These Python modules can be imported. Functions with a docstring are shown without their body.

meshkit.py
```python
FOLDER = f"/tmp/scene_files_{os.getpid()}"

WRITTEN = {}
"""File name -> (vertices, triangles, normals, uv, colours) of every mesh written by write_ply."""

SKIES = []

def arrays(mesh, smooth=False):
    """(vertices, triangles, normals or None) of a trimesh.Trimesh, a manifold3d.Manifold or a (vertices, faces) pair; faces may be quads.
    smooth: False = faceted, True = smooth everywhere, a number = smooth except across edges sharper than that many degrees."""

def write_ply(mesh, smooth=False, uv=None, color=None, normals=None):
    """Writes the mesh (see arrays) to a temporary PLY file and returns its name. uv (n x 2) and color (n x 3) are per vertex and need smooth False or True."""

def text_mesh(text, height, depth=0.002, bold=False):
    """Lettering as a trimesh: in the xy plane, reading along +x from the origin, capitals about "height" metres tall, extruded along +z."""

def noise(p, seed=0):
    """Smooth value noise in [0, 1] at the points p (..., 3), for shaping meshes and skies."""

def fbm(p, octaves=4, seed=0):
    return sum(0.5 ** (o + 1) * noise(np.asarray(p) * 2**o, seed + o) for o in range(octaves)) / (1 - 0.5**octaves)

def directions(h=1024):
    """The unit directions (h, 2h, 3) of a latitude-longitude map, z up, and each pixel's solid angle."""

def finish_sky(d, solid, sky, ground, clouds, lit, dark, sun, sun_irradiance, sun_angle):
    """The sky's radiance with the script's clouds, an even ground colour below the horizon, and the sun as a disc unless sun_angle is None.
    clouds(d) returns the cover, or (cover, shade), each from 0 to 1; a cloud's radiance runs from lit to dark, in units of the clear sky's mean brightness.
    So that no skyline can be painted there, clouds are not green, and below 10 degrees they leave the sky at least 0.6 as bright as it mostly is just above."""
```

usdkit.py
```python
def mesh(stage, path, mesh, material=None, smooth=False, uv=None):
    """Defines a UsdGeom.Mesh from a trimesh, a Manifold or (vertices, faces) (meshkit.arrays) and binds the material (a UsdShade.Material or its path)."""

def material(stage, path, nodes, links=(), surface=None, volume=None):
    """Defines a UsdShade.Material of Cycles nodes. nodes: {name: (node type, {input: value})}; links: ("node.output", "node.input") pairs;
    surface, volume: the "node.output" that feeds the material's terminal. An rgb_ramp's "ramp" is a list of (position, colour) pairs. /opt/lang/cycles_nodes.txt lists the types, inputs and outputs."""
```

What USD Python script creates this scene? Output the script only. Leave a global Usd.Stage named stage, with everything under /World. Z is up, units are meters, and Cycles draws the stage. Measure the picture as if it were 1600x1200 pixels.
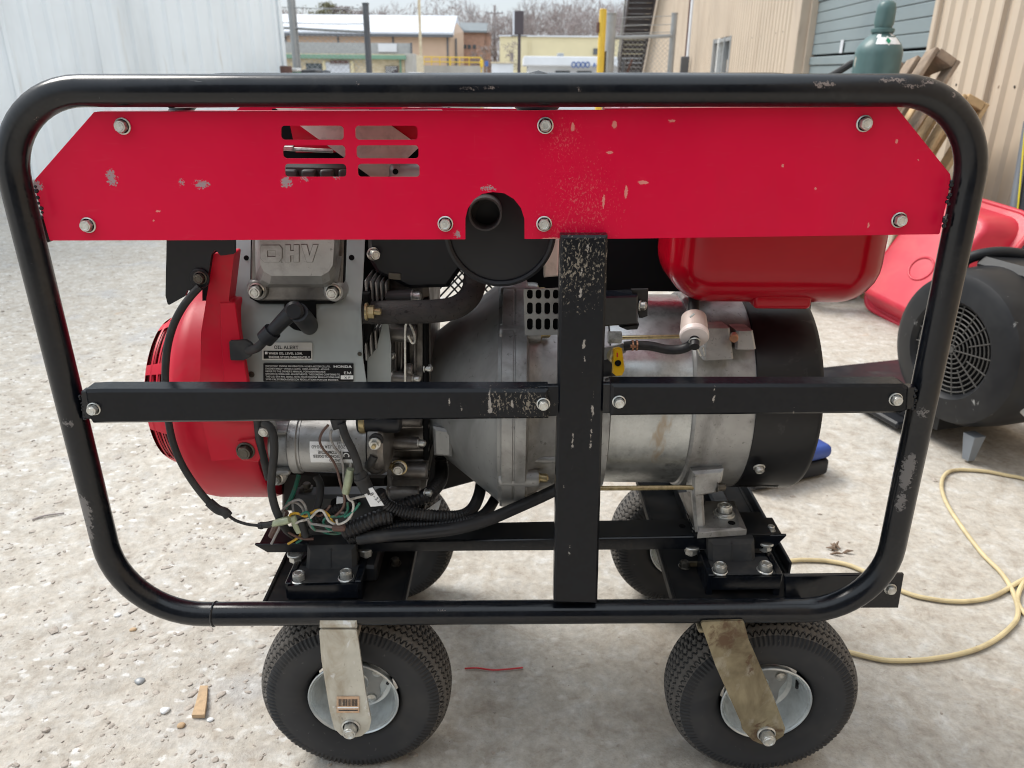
import math, random, re
import numpy as np, trimesh, usdkit, meshkit
import manifold3d as m3
from shapely.geometry import Polygon, Point, LineString, box as sbox
from shapely.ops import unary_union
from shapely import affinity
from pxr import Usd, UsdGeom, UsdLux, UsdShade, Gf, Sdf

stage = Usd.Stage.CreateInMemory()
UsdGeom.SetStageUpAxis(stage, 'Z')
UsdGeom.Xform.Define(stage, '/World')
UsdGeom.Scope.Define(stage, '/World/Looks')

# ------------------------------------------------------------------ camera
EYE = np.array([0.0, 0.0, 1.03])
TH, RO = math.radians(22.2), math.atan2(28, 2936)
FW = np.array([0, math.cos(TH), -math.sin(TH)])
_r0 = np.array([1.0, 0, 0]); _u0 = np.cross(_r0, FW)
RT = math.cos(RO) * _r0 + math.sin(RO) * _u0
UP = -math.sin(RO) * _r0 + math.cos(RO) * _u0
cam = UsdGeom.Camera.Define(stage, '/World/camera')
M = Gf.Matrix4d(*RT, 0, *UP, 0, *(-FW), 0, *EYE, 1)
cam.AddTransformOp().Set(M)
cam.CreateHorizontalApertureAttr(36.0)
cam.CreateVerticalApertureAttr(27.0)
cam.CreateFocalLengthAttr(27.0)
cam.CreateClippingRangeAttr(Gf.Vec2f(0.02, 5000))
cam.CreateFStopAttr(9.5)
cam.CreateFocusDistanceAttr(0.95)
cam.CreateExposureAttr(1.27)

# ------------------------------------------------------------------ sky and sun (thin bright overcast)
SUN_AZ, SUN_EL = math.radians(-62), math.radians(52)      # azimuth measured from +y towards +x
sundir = np.array([math.cos(SUN_EL) * math.sin(SUN_AZ), math.cos(SUN_EL) * math.cos(SUN_AZ), math.sin(SUN_EL)])
sky_mat = usdkit.material(stage, '/World/Looks/sky_look', {
    'tc': ('texture_coordinate', {}),
    'mp': ('mapping', {'scale': (1.0, 1.0, 2.6)}),
    'n': ('noise_texture', {'scale': 2.2, 'detail': 6, 'roughness': 0.55}),
    'r': ('map_range', {'from_min': 0.3, 'from_max': 0.68, 'to_min': 0.72, 'to_max': 1.0, 'clamp': True}),
    's': ('sky_texture', {'sky_type': 'single_scattering', 'sun_disc': False, 'sun_elevation': SUN_EL, 'sun_rotation': SUN_AZ, 'aerosol_density': 2.0}),
    'm': ('mix_color', {'b': (5.3, 5.75, 6.15), 'use_clamp': False}),
    'sx': ('separate_xyz', {}), 'gr': ('map_range', {'from_min': 0.0, 'from_max': 1.0, 'to_min': 0.47, 'to_max': 1.03, 'clamp': True}), 'gs': ('vector_math', {'math_type': 'scale'}),
    'bg': ('background_shader', {'strength': 0.125})},
    [('tc.generated', 'mp.vector'), ('mp.vector', 'n.vector'), ('n.fac', 'r.value'), ('s.color', 'm.a'), ('r.result', 'm.fac'), ('tc.generated', 'sx.vector'), ('sx.z', 'gr.value'), ('m.result', 'gs.vector1'), ('gr.result', 'gs.scale'), ('gs.vector', 'bg.color')], surface='bg.background')
dome = UsdLux.DomeLight.Define(stage, '/World/sky')
UsdShade.MaterialBindingAPI.Apply(dome.GetPrim()).Bind(sky_mat)
dome.GetPrim().SetCustomDataByKey('kind', 'structure')
sun = UsdLux.DistantLight.Define(stage, '/World/sun')
sun.CreateIntensityAttr(0.4); sun.CreateNormalizeAttr(True); sun.CreateAngleAttr(28.0)
sun.CreateColorAttr(Gf.Vec3f(1.0, 0.955, 0.89))
z_ = sundir; x_ = np.cross([0, 0, 1.0], z_); x_ /= np.linalg.norm(x_); y_ = np.cross(z_, x_)
sun.AddTransformOp().Set(Gf.Matrix4d(*x_, 0, *y_, 0, *z_, 0, 0, 0, 30, 1))

# ------------------------------------------------------------------ survey helpers: a sight line of the survey photograph, cut at a distance or at the ground
def ray(px, py): return (px - 800) / 1200 * RT + (600 - py) / 1200 * UP + FW
def A(px, py, Y):
    d = ray(px, py); return EYE + d * (Y / d[1])
def G(px, py, z=0.0):
    d = ray(px, py); return EYE + d * ((z - EYE[2]) / d[2])
def XZ(px, py, Y): p = A(px, py, Y); return (p[0], p[2])

# ------------------------------------------------------------------ mesh helpers
def cat(*ms):
    out = []
    for m in ms:
        if m is None: continue
        if isinstance(m, (list, tuple)) and not (len(m) == 2 and isinstance(m[0], np.ndarray)): out += [tm(q) for q in m if q is not None]
        else: out.append(tm(m))
    return trimesh.util.concatenate(out)
def tm(m):
    if isinstance(m, trimesh.Trimesh): return m
    if hasattr(m, 'to_mesh'):
        q = m.to_mesh(); return trimesh.Trimesh(q.vert_properties[:, :3], q.tri_verts, process=False)
    v, f = m
    v, f = np.asarray(v, float), np.asarray(f)
    if f.shape[1] == 4: f = np.vstack([f[:, [0, 1, 2]], f[:, [0, 2, 3]]])
    return trimesh.Trimesh(v, f, process=False)
def hull(pts): return tm(m3.Manifold.hull_points(np.asarray(pts, float)))
def cbox(x0, x1, y0, y1, z0, z1, c=0.0):
    if x0 > x1: x0, x1 = x1, x0
    if y0 > y1: y0, y1 = y1, y0
    if z0 > z1: z0, z1 = z1, z0
    c = min(c, 0.45 * min(x1 - x0, y1 - y0, z1 - z0))
    if c <= 0:
        m = trimesh.creation.box([x1 - x0, y1 - y0, z1 - z0]); m.apply_translation([(x0 + x1) / 2, (y0 + y1) / 2, (z0 + z1) / 2]); return m
    P = []
    for x, sx in ((x0, 1), (x1, -1)):
        for y, sy in ((y0, 1), (y1, -1)):
            for z, sz in ((z0, 1), (z1, -1)):
                P += [(x + sx * c, y + sy * c, z), (x + sx * c, y, z + sz * c), (x, y + sy * c, z + sz * c)]
    return hull(P)
def rbox(x0, x1, y0, y1, z0, z1, r, seg=16):
    s = m3.Manifold.sphere(r, seg)
    sp = [s.translate([x, y, z]) for x in (x0 + r, x1 - r) for y in (y0 + r, y1 - r) for z in (z0 + r, z1 - r)]
    return tm(m3.Manifold.batch_hull(sp))
def frame(a):
    a = np.asarray(a, float); a = a / np.linalg.norm(a)
    h = np.array([0, 0, 1.0]) if abs(a[2]) < 0.9 else np.array([1.0, 0, 0])
    u = np.cross(h, a); u /= np.linalg.norm(u)
    return a, u, np.cross(a, u)
def spline(pts, step=0.006, closed=False):
    P = np.asarray(pts, float)
    if closed: P = np.vstack([P[-1], P, P[0], P[1]])
    else: P = np.vstack([2 * P[0] - P[1], P, 2 * P[-1] - P[-2]])
    out = []
    for i in range(1, len(P) - 2):
        p0, p1, p2, p3 = P[i - 1:i + 3]
        n = max(3, int(np.linalg.norm(p2 - p1) / step))
        t = np.linspace(0, 1, n, endpoint=False)[:, None]
        out.append(0.5 * (2 * p1 + (p2 - p0) * t + (2 * p0 - 5 * p1 + 4 * p2 - p3) * t ** 2 + (3 * p1 - p0 - 3 * p2 + p3) * t ** 3))
    if not closed: out.append(P[-2][None])
    return np.vstack(out)
def tube(P, r, n=12, closed=False, cap=True):
    P = np.asarray(P, float); N = len(P)
    T = (np.roll(P, -1, 0) - np.roll(P, 1, 0)) if closed else np.gradient(P, axis=0)
    T /= np.maximum(np.linalg.norm(T, axis=1, keepdims=True), 1e-12)
    a, u, v = frame(T[0]); U = [u]
    for i in range(1, N):
        w = U[-1] - T[i] * np.dot(U[-1], T[i]); U.append(w / np.linalg.norm(w))
    U = np.array(U); V = np.cross(T, U)
    r = np.broadcast_to(np.asarray(r, float), (N,))
    th = np.arange(n) * 2 * math.pi / n
    R = P[:, None] + r[:, None, None] * (np.cos(th)[None, :, None] * U[:, None] + np.sin(th)[None, :, None] * V[:, None])
    verts = R.reshape(-1, 3); F = []
    m = N if closed else N - 1
    i = np.arange(m)[:, None]; j = np.arange(n)[None]
    a0 = i * n + j; a1 = i * n + (j + 1) % n; b0 = ((i + 1) % N) * n + j; b1 = ((i + 1) % N) * n + (j + 1) % n
    F = np.stack([a0, a1, b1, b0], -1).reshape(-1, 4)
    F = np.vstack([F[:, [0, 1, 2]], F[:, [0, 2, 3]]])
    if cap and not closed:
        k = len(verts); verts = np.vstack([verts, P[0], P[-1]])
        jj = np.arange(n)
        F = np.vstack([F, np.stack([np.full(n, k), (jj + 1) % n, jj], 1), np.stack([np.full(n, k + 1), (N - 1) * n + jj, (N - 1) * n + (jj + 1) % n], 1)])
    return trimesh.Trimesh(verts, F, process=False)
def bar(a, b, r, n=8): return tube(np.array([a, b], float), r, n)
def lathe(prof, o, axis, n=64, a0=0, a1=2 * math.pi):
    """prof: (radius, height along the axis) pairs; normals point outwards when the heights rise."""
    a, u, v = frame(axis); o = np.asarray(o, float)
    full = abs(a1 - a0 - 2 * math.pi) < 1e-6
    th = np.linspace(a0, a1, n, endpoint=not full)
    pr = np.asarray(prof, float); k = len(pr); c = len(th)
    V = o + pr[:, None, 1:2] * a + pr[:, None, 0:1] * (np.cos(th)[None, :, None] * u + np.sin(th)[None, :, None] * v)
    V = V.reshape(-1, 3); i = np.arange(k - 1)[:, None]; j = np.arange(c if full else c - 1)[None]
    q = np.stack([i * c + j, i * c + (j + 1) % c, (i + 1) * c + (j + 1) % c, (i + 1) * c + j], -1).reshape(-1, 4)
    F = np.vstack([q[:, [0, 1, 2]], q[:, [0, 2, 3]]])
    m = trimesh.Trimesh(V, F, process=False)
    ok = m.area_faces > 1e-13
    m.update_faces(ok); return m
def cyl(o, axis, r, h, n=24, c=0.0):
    c = min(c, 0.45 * h, 0.45 * r)
    return lathe([(0, 0), (r - c, 0), (r, c), (r, h - c), (r - c, h), (0, h)] if c > 0 else [(0, 0), (r, 0), (r, h), (0, h)], o, axis, n)
def plate(poly, Yb, t):
    """A polygon drawn in x, z made a plate from Yb towards the viewer by t."""
    polys = getattr(poly, 'geoms', [poly])
    ms = [trimesh.creation.extrude_polygon(g, t, engine='earcut') for g in polys]
    m = trimesh.util.concatenate(ms); v = m.vertices
    m = trimesh.Trimesh(np.stack([v[:, 0], Yb - v[:, 2], v[:, 1]], 1), m.faces, process=False); return m
def pxpoly(pts, Y, r=0.0):
    p = Polygon([XZ(x, y, Y) for x, y in pts])
    if r > 0: p = p.buffer(-r).buffer(2 * r, quad_segs=5).buffer(-r, quad_segs=5)
    return p
def move(m, d): m = m.copy(); m.apply_translation(d); return m
def turn(m, ang, axis, at): m = m.copy(); m.apply_transform(trimesh.transformations.rotation_matrix(ang, axis, at)); return m
def remap(m, o, u, v, w):
    """Local x, y, z of a mesh laid along the world directions u, v, w from o."""
    V = np.asarray(o, float) + m.vertices @ np.array([u, v, w], float)
    F = m.faces if np.dot(np.cross(u, v), w) > 0 else m.faces[:, ::-1]
    return trimesh.Trimesh(V, F, process=False)
def bolt(p, d=(0, -1, 0), r=0.0088, head=0.0058, rot=0.2):
    """Flange bolt: washer face, hexagonal head with a dished top."""
    d, u, v = frame(d); p = np.asarray(p, float); w = r * 0.24
    fl = lathe([(0, 0), (r, 0), (r, w * 0.6), (r * 0.86, w)], p, d, 24)
    hx = r * 0.79; th = np.arange(6) * math.pi / 3 + rot
    def ring(rr, h, k=6): return [p + d * h + rr * (math.cos(t) * u + math.sin(t) * v) for t in th]
    hd = hull(ring(hx, w * 0.5) + ring(hx, w + head * 0.8) + [p + d * (w + head) + hx * 0.84 * (math.cos(t) * u + math.sin(t) * v) for t in np.arange(18) * math.pi / 9])
    dish = lathe([(hx * 0.66, 0), (hx * 0.6, head * 0.10), (hx * 0.52, 0.0002), (0, 0.0002)], p + d * (w + head), d, 18)
    return cat(fl, hd, dish)
def text_on(txt, p, h, right=(1, 0, 0), up=(0, 0, 1), width=None, bold=False, depth=0.0004):
    m = meshkit.text_mesh(txt, h, depth, bold)
    right = np.asarray(right, float); up = np.asarray(up, float)
    right = right / np.linalg.norm(right); up = up - right * np.dot(up, right); up /= np.linalg.norm(up)
    if width:
        b = m.bounds; m.apply_scale([width / (b[1][0] - b[0][0]), 1, 1])
    return remap(m, p, right, up, np.cross(right, up))

# ------------------------------------------------------------------ scene helpers
_used = {}
def numbered(parent, name):
    k = (parent, name); _used[k] = _used.get(k, -1) + 1
    return name if _used[k] == 0 else f'{name}_{_used[k]:03d}'
BASE = {}
def tag(prim, label=None, cat=None, group=None, kind=None):
    for k, v in (('label', label), ('category', cat), ('group', group), ('kind', kind)):
        if v: prim.SetCustomDataByKey(k, v)
def thing(name, label, cat, base=(0, 0, 0), group=None):
    path = '/World/' + numbered('/World', name)
    x = UsdGeom.Xform.Define(stage, path); x.AddTranslateOp().Set(Gf.Vec3d(*map(float, base)))
    BASE[path] = np.asarray(base, float); tag(x.GetPrim(), label, cat, group)
    return path
def obj(name, mesh, mat_, parent=None, smooth=32, label=None, cat=None, group=None, kind=None):
    parent = parent or '/World'
    path = parent + '/' + numbered(parent, name)
    root = '/'.join(path.split('/')[:3])
    mesh = tm(mesh).copy(); mesh.remove_unreferenced_vertices()
    if root in BASE: mesh = move(mesh, -BASE[root])
    p = usdkit.mesh(stage, path, mesh, mat_, smooth)
    tag(p.GetPrim(), label, cat, group, kind)
    return path
# ------------------------------------------------------------------ materials
def lin(r, g, b):
    f = lambda c: (c / 255 / 12.92) if c / 255 <= 0.04045 else ((c / 255 + 0.055) / 1.055) ** 2.4
    return (f(r), f(g), f(b))
_mats = {}
def mat(name, col, rough=0.5, metal=0.0, var=0.12, vscale=14, bump=0.0, bscale=160, bdist=0.001, dirt=(), spots=None, coat=0.0, spec=0.5, rvar=0.08, coords='position', island=0.0, extra=None, trans=0.0):
    """Principled look: base colour with a broad mottling, layers of dirt or wear cut out of noise, local stains and fine relief.
    dirt: (colour, low, high, scale, (sx, sy, sz), strength, roughness); spots: (colour, amp, noise scale, [(centre, radius), ...], roughness)"""
    n = {'g': ('geometry', {}), 'tc': ('texture_coordinate', {}),
         'n1': ('noise_texture', {'scale': vscale, 'detail': 5, 'roughness': 0.6}),
         'v1': ('map_range', {'from_min': 0.3, 'from_max': 0.7, 'to_min': 1 - var, 'to_max': 1 + var, 'clamp': True}),
         'c1': ('vector_math', {'math_type': 'scale', 'vector1': col}),
         'r1': ('map_range', {'from_min': 0.3, 'from_max': 0.7, 'to_min': max(0.02, rough - rvar), 'to_max': min(1, rough + rvar), 'clamp': True}),
         'p': ('principled_bsdf', {'metallic': metal, 'specular_ior_level': spec, 'coat_weight': coat, 'coat_roughness': 0.06, 'transmission_weight': trans})}
    P = 'g.position' if coords == 'position' else 'tc.object'
    L = [(P, 'n1.vector'), ('n1.fac', 'v1.value'), ('n1.fac', 'r1.value'), ('v1.result', 'c1.scale')]
    c, r = 'c1.vector', 'r1.result'
    if island:
        n['iv'] = ('map_range', {'from_min': 0, 'from_max': 1, 'to_min': 1 - island, 'to_max': 1 + island})
        n['ic'] = ('vector_math', {'math_type': 'scale'})
        L += [('g.random_per_island', 'iv.value'), (c, 'ic.vector1'), ('iv.result', 'ic.scale')]; c = 'ic.vector'
    for i, d in enumerate(dirt):
        dc, lo, hi, sc, st, amt, dr = d
        n[f'dm{i}'] = ('mapping', {'scale': st, 'location': (i * 3.1, i * 1.7, 0.3 * i)})
        n[f'dn{i}'] = ('noise_texture', {'scale': sc, 'detail': 6, 'roughness': 0.62, 'distortion': 0.4})
        n[f'dr{i}'] = ('map_range', {'from_min': lo, 'from_max': hi, 'to_min': 0, 'to_max': amt, 'clamp': True})
        n[f'dx{i}'] = ('mix_color', {'b': dc})
        n[f'dq{i}'] = ('mix_float', {'b': dr})
        L += [(P, f'dm{i}.vector'), (f'dm{i}.vector', f'dn{i}.vector'), (f'dn{i}.fac', f'dr{i}.value'), (f'dr{i}.result', f'dx{i}.fac'), (c, f'dx{i}.a'), (f'dr{i}.result', f'dq{i}.fac'), (r, f'dq{i}.a')]
        c, r = f'dx{i}.result', f'dq{i}.result'
    for k, sp in enumerate(spots or ()):
        sc, amp, ns, cs, sr, gate = sp[:6]
        n[f'sn{k}'] = ('noise_texture', {'scale': ns, 'detail': 5, 'roughness': 0.7})
        n[f'so{k}'] = ('vector_math', {'math_type': 'subtract', 'vector2': (0.5, 0.5, 0.5)})
        n[f'ss{k}'] = ('vector_math', {'math_type': 'scale', 'scale': amp})
        n[f'sa{k}'] = ('vector_math', {'math_type': 'add'})
        L += [('g.position', f'sn{k}.vector'), (f'sn{k}.color', f'so{k}.vector1'), (f'so{k}.vector', f'ss{k}.vector1'), (f'ss{k}.vector', f'sa{k}.vector1'), ('g.position', f'sa{k}.vector2')]
        prev = None
        for i, s_ in enumerate(cs):
            ctr, rad = s_[0], s_[1]; st = s_[2] if len(s_) > 2 else (1, 1, 1)
            n[f's{k}_{i}o'] = ('vector_math', {'math_type': 'subtract', 'vector2': tuple(map(float, ctr))})
            n[f's{k}_{i}m'] = ('vector_math', {'math_type': 'multiply', 'vector2': st})
            n[f's{k}_{i}d'] = ('vector_math', {'math_type': 'length'})
            soft = 0.85 if gate is None else 0.0
            n[f's{k}_{i}r'] = ('map_range', {'from_min': rad, 'from_max': rad * soft, 'to_min': 0, 'to_max': 1, 'clamp': True})
            L += [(f'sa{k}.vector', f's{k}_{i}o.vector1'), (f's{k}_{i}o.vector', f's{k}_{i}m.vector1'), (f's{k}_{i}m.vector', f's{k}_{i}d.vector1'), (f's{k}_{i}d.value', f's{k}_{i}r.value')]
            if prev:
                n[f's{k}_{i}x'] = ('math', {'math_type': 'maximum'})
                L += [(prev, f's{k}_{i}x.value1'), (f's{k}_{i}r.result', f's{k}_{i}x.value2')]; prev = f's{k}_{i}x.value'
            else: prev = f's{k}_{i}r.result'
        if gate is not None:       # the stain breaks up into specks and drips: the nearer to its centre, the denser
            gs, gst, glo, ghi = gate
            n[f'gm{k}'] = ('mapping', {'scale': gst, 'rotation': (0, 0.35, 0)}); n[f'gn{k}'] = ('noise_texture', {'scale': gs, 'detail': 3, 'roughness': 0.6, 'distortion': 0.6})
            n[f'ga{k}'] = ('math', {'math_type': 'multiply_add', 'value2': 0.22})
            n[f'gr{k}'] = ('map_range', {'from_min': glo, 'from_max': ghi, 'to_min': 0, 'to_max': 1, 'clamp': True})
            n[f'gp{k}'] = ('math', {'math_type': 'greater_than', 'value2': 0.001})
            n[f'gx{k}'] = ('math', {'math_type': 'multiply'})
            n[f'gy{k}'] = ('math', {'math_type': 'multiply', 'value2': sp[6] if len(sp) > 6 else 0.85})
            L += [('g.position', f'gm{k}.vector'), (f'gm{k}.vector', f'gn{k}.vector'), (prev, f'ga{k}.value1'), (f'gn{k}.fac', f'ga{k}.value3'), (f'ga{k}.value', f'gr{k}.value'), (prev, f'gp{k}.value1'), (f'gr{k}.result', f'gx{k}.value1'), (f'gp{k}.value', f'gx{k}.value2'), (f'gx{k}.value', f'gy{k}.value1')]
            prev = f'gy{k}.value'
        n[f'sx{k}'] = ('mix_color', {'b': sc}); n[f'sq{k}'] = ('mix_float', {'b': sr})
        L += [(prev, f'sx{k}.fac'), (c, f'sx{k}.a'), (prev, f'sq{k}.fac'), (r, f'sq{k}.a')]
        c, r = f'sx{k}.result', f'sq{k}.result'
    L += [(c, 'p.base_color'), (r, 'p.roughness')]
    if bump:
        n['bn'] = ('noise_texture', {'scale': bscale, 'detail': 4, 'roughness': 0.65})
        n['b'] = ('bump', {'strength': bump, 'distance': bdist})
        L += [(P, 'bn.vector'), ('bn.fac', 'b.height'), ('b.normal', 'p.normal')]
    m = usdkit.material(stage, '/World/Looks/' + name, n, L, surface='p.BSDF')
    _mats[name] = m
    return m

PY = 0.884
def sp(px, py, r, Y=PY, st=(1, 1, 1)): return (A(px, py, Y), r, st)
GREYMETAL = (0.30, 0.22, 0.23)
DRIP = (0.50, 0.43, 0.34)
red_paint = (0.56, 0.001, 0.034)
M_red = mat('red_panel_paint', red_paint, 0.38, var=0.05, vscale=6, bump=0.04, bscale=220, bdist=0.0004, spec=0.22, rvar=0.06,
    dirt=[((0.60, 0.10, 0.12), 0.60, 0.74, 60, (0.5, 1, 2.4), 0.10, 0.6), ((0.50, 0.006, 0.035), 0.5, 0.7, 9, (1, 1, 0.4), 0.6, 0.5), ((0.62, 0.20, 0.20), 0.70, 0.76, 120, (0.12, 1, 1.0), 0.22, 0.6), ((0.55, 0.13, 0.14), 0.70, 0.76, 120, (1.0, 1, 0.10), 0.22, 0.6)],
    spots=[((0.60, 0.36, 0.30), 0.0, 30, [sp(880, 365, 0.075), sp(905, 300, 0.075), sp(880, 220, 0.05), sp(925, 330, 0.06)], 0.6, (380, (1.2, 1, 0.8), 0.72, 0.82), 0.17),
           (GREYMETAL, 0.024, 330, [sp(175, 278, 0.0072, st=(1.4, 1, 0.8)), sp(315, 288, 0.0064, st=(.7, 1, 1.6)), sp(283, 285, 0.0032), sp(58, 290, 0.0056), sp(447, 284, 0.0060), sp(475, 279, 0.0029, st=(.5, 1, 1.4)), sp(525, 277, 0.0024, st=(.5, 1, 1.3)),
             sp(763, 294, 0.0048, st=(.6, 1, 1.8)), sp(715, 366, 0.0040)], 0.55, None),
           ((0.60, 0.20, 0.17), 0.005, 420, [sp(247, 330, 0.0015, st=(.5, 1, 1.4)), sp(1401, 221, 0.0016, st=(1, 1, .7)), sp(1223, 259, 0.0015, st=(1, 1, .7)), sp(1274, 295, 0.0015), sp(1357, 352, 0.0019, st=(1.6, 1, .55)), sp(1050, 189, 0.0022, st=(.5, 1, 1.5)),
             sp(953, 238, 0.0025, st=(.6, 1, 1.5)), sp(895, 198, 0.0025, st=(1.2, 1, .5)), sp(960, 195, 0.0031, st=(1, 1, .7)), sp(943, 315, 0.0025, st=(1.6, 1, .3)), sp(978, 300, 0.0031, st=(1.6, 1, .4)), sp(1005, 285, 0.0031, st=(.5, 1, 1.4)), sp(240, 345, 0.0010), sp(1435, 250, 0.0009), sp(865, 374, 0.0074, st=(.5, 1, 3.5))], 0.6, None)])
M_red_shroud = mat('red_cowl_paint', (0.50, 0.002, 0.022), 0.42, var=0.08, vscale=9, spec=0.28, bump=0.03, bscale=90,
    dirt=[((0.30, 0.07, 0.06), 0.52, 0.74, 9, (1, 1, 1), 0.5, 0.65), ((0.16, 0.06, 0.05), 0.62, 0.75, 30, (1, 1, 1), 0.4, 0.7)])
M_red_tank = mat('red_tank_paint', (0.34, 0.0008, 0.010), 0.2, var=0.03, spec=0.25, coat=0.12, rvar=0.03)
M_black = mat('black_gloss_paint', (0.0026, 0.0034, 0.0052), 0.21, var=0.2, vscale=20, bump=0.05, bscale=120, bdist=0.0006, spec=0.42, rvar=0.07,
    dirt=[((0.10, 0.10, 0.105), 0.70, 0.74, 210, (0.10, 1, 1), 0.45, 0.5), ((0.10, 0.10, 0.10), 0.71, 0.75, 230, (1, 1, 0.09), 0.4, 0.5), ((0.016, 0.0155, 0.015), 0.52, 0.75, 14, (1, 1, 1), 0.5, 0.42)],
    spots=[((0.135, 0.125, 0.12), 0.026, 230, [sp(135, 800, 0.0095, .868, (1.3, 1, .35)), sp(140, 830, 0.006, .868, (1.2, 1, .4)), sp(107, 662, 0.005, .868), sp(1418, 738, 0.010, .868, (1.2, 1, .35)), sp(1408, 785, 0.006, .868, (1.3, 1, .35)), sp(1442, 645, 0.0055, .868), sp(1493, 308, 0.004, .868), sp(1480, 340, 0.004, .868)], 0.6, None),
           ((0.17, 0.135, 0.12), 0.018, 330, [sp(1287, 132, 0.0042, .87, (.35, .5, 1.8)), sp(1395, 125, 0.003, .87, (.2, .5, 2.2)), sp(1425, 134, 0.0028, .87, (.2, .5, 2.4)), sp(1452, 128, 0.0024, .87, (.25, .5, 2.0)), sp(1490, 150, 0.003, .87), sp(735, 138, 0.0022, .87, (.15, .5, 2.2)), sp(770, 137, 0.002, .87, (.2, .5, 2)), sp(560, 134, 0.002, .87), sp(905, 140, 0.0024, .87, (1.2, .5, .8)), sp(60, 195, 0.004, .87, (1.4, 1, .6)), sp(1370, 868, 0.003, .87), sp(760, 950, 0.003, .87, (.3, 1, 1.5)), sp(690, 952, 0.0035, .87, (.3, 1, 1.5)), sp(730, 950, 0.003, .87, (.3, 1, 1.5))], 0.6, None)])
M_post = mat('spattered_black_paint', (0.0026, 0.0034, 0.0052), 0.26, var=0.2, vscale=20, bump=0.06, bscale=120, bdist=0.0006, spec=0.26,
    dirt=[((0.09, 0.088, 0.085), 0.70, 0.75, 200, (1, 1, 0.12), 0.4, 0.5)],
    spots=[(DRIP, 0.0, 30, [sp(900, 410, 0.085, .868), sp(830, 630, 0.042, .865), sp(780, 630, 0.035, .865)], 0.6, (330, (1.1, 1, 0.65), 0.71, 0.80), 0.36),
           ((0.27, 0.245, 0.22), 0.009, 75, [sp(918, 395, 0.0019, .868, (1, 1, 0.121)), sp(908, 440, 0.0019, .868, (1, 1, 0.088)), sp(925, 480, 0.0017, .868, (1, 1, 0.138)), sp(913, 545, 0.0022, .868, (1, 1, 0.083)), sp(910, 580, 0.0017, .868, (1, 1, 0.110)), sp(925, 640, 0.0022, .868, (1, 1, 0.072)), sp(895, 690, 0.0017, .868, (1, 1, 0.055)), sp(922, 690, 0.0019, .868, (1, 1, 0.066)), sp(890, 860, 0.0017, .868, (1, 1, 0.066)), sp(880, 755, 0.0017, .868, (1, 1, 0.066)), sp(905, 880, 0.0017, .868, (1, 1, 0.066)),
             sp(800, 632, 0.0025, .864, (1, 1, 0.193)), sp(765, 632, 0.0033, .864, (1, 1, 0.165)), sp(720, 640, 0.0022, .864, (1, 1, 0.193)), sp(702, 628, 0.0017, .864, (1, 1, 0.165)), sp(862, 625, 0.0028, .864, (1, 1, 0.275)), sp(1115, 620, 0.0018, .864, (1, 1, 0.110)), sp(1190, 630, 0.0011, .864, (1, 1, 0.165)), sp(1240, 640, 0.0017, .864, (1, 1, 0.220))], 0.6, None)])
M_black_flat = mat('black_satin_metal', (0.009, 0.010, 0.012), 0.45, spec=0.3, var=0.25, vscale=20, bump=0.08, bscale=200, dirt=[((0.045, 0.039, 0.033), 0.48, 0.7, 9, (1, 1, 1), 0.55, 0.8)])
M_plastic = mat('black_plastic', (0.007, 0.0078, 0.0105), 0.42, spec=0.35, var=0.15, bump=0.05, bscale=400, dirt=[((0.06, 0.055, 0.05), 0.55, 0.75, 14, (1, 1, 1), 0.4, 0.7)])
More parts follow.
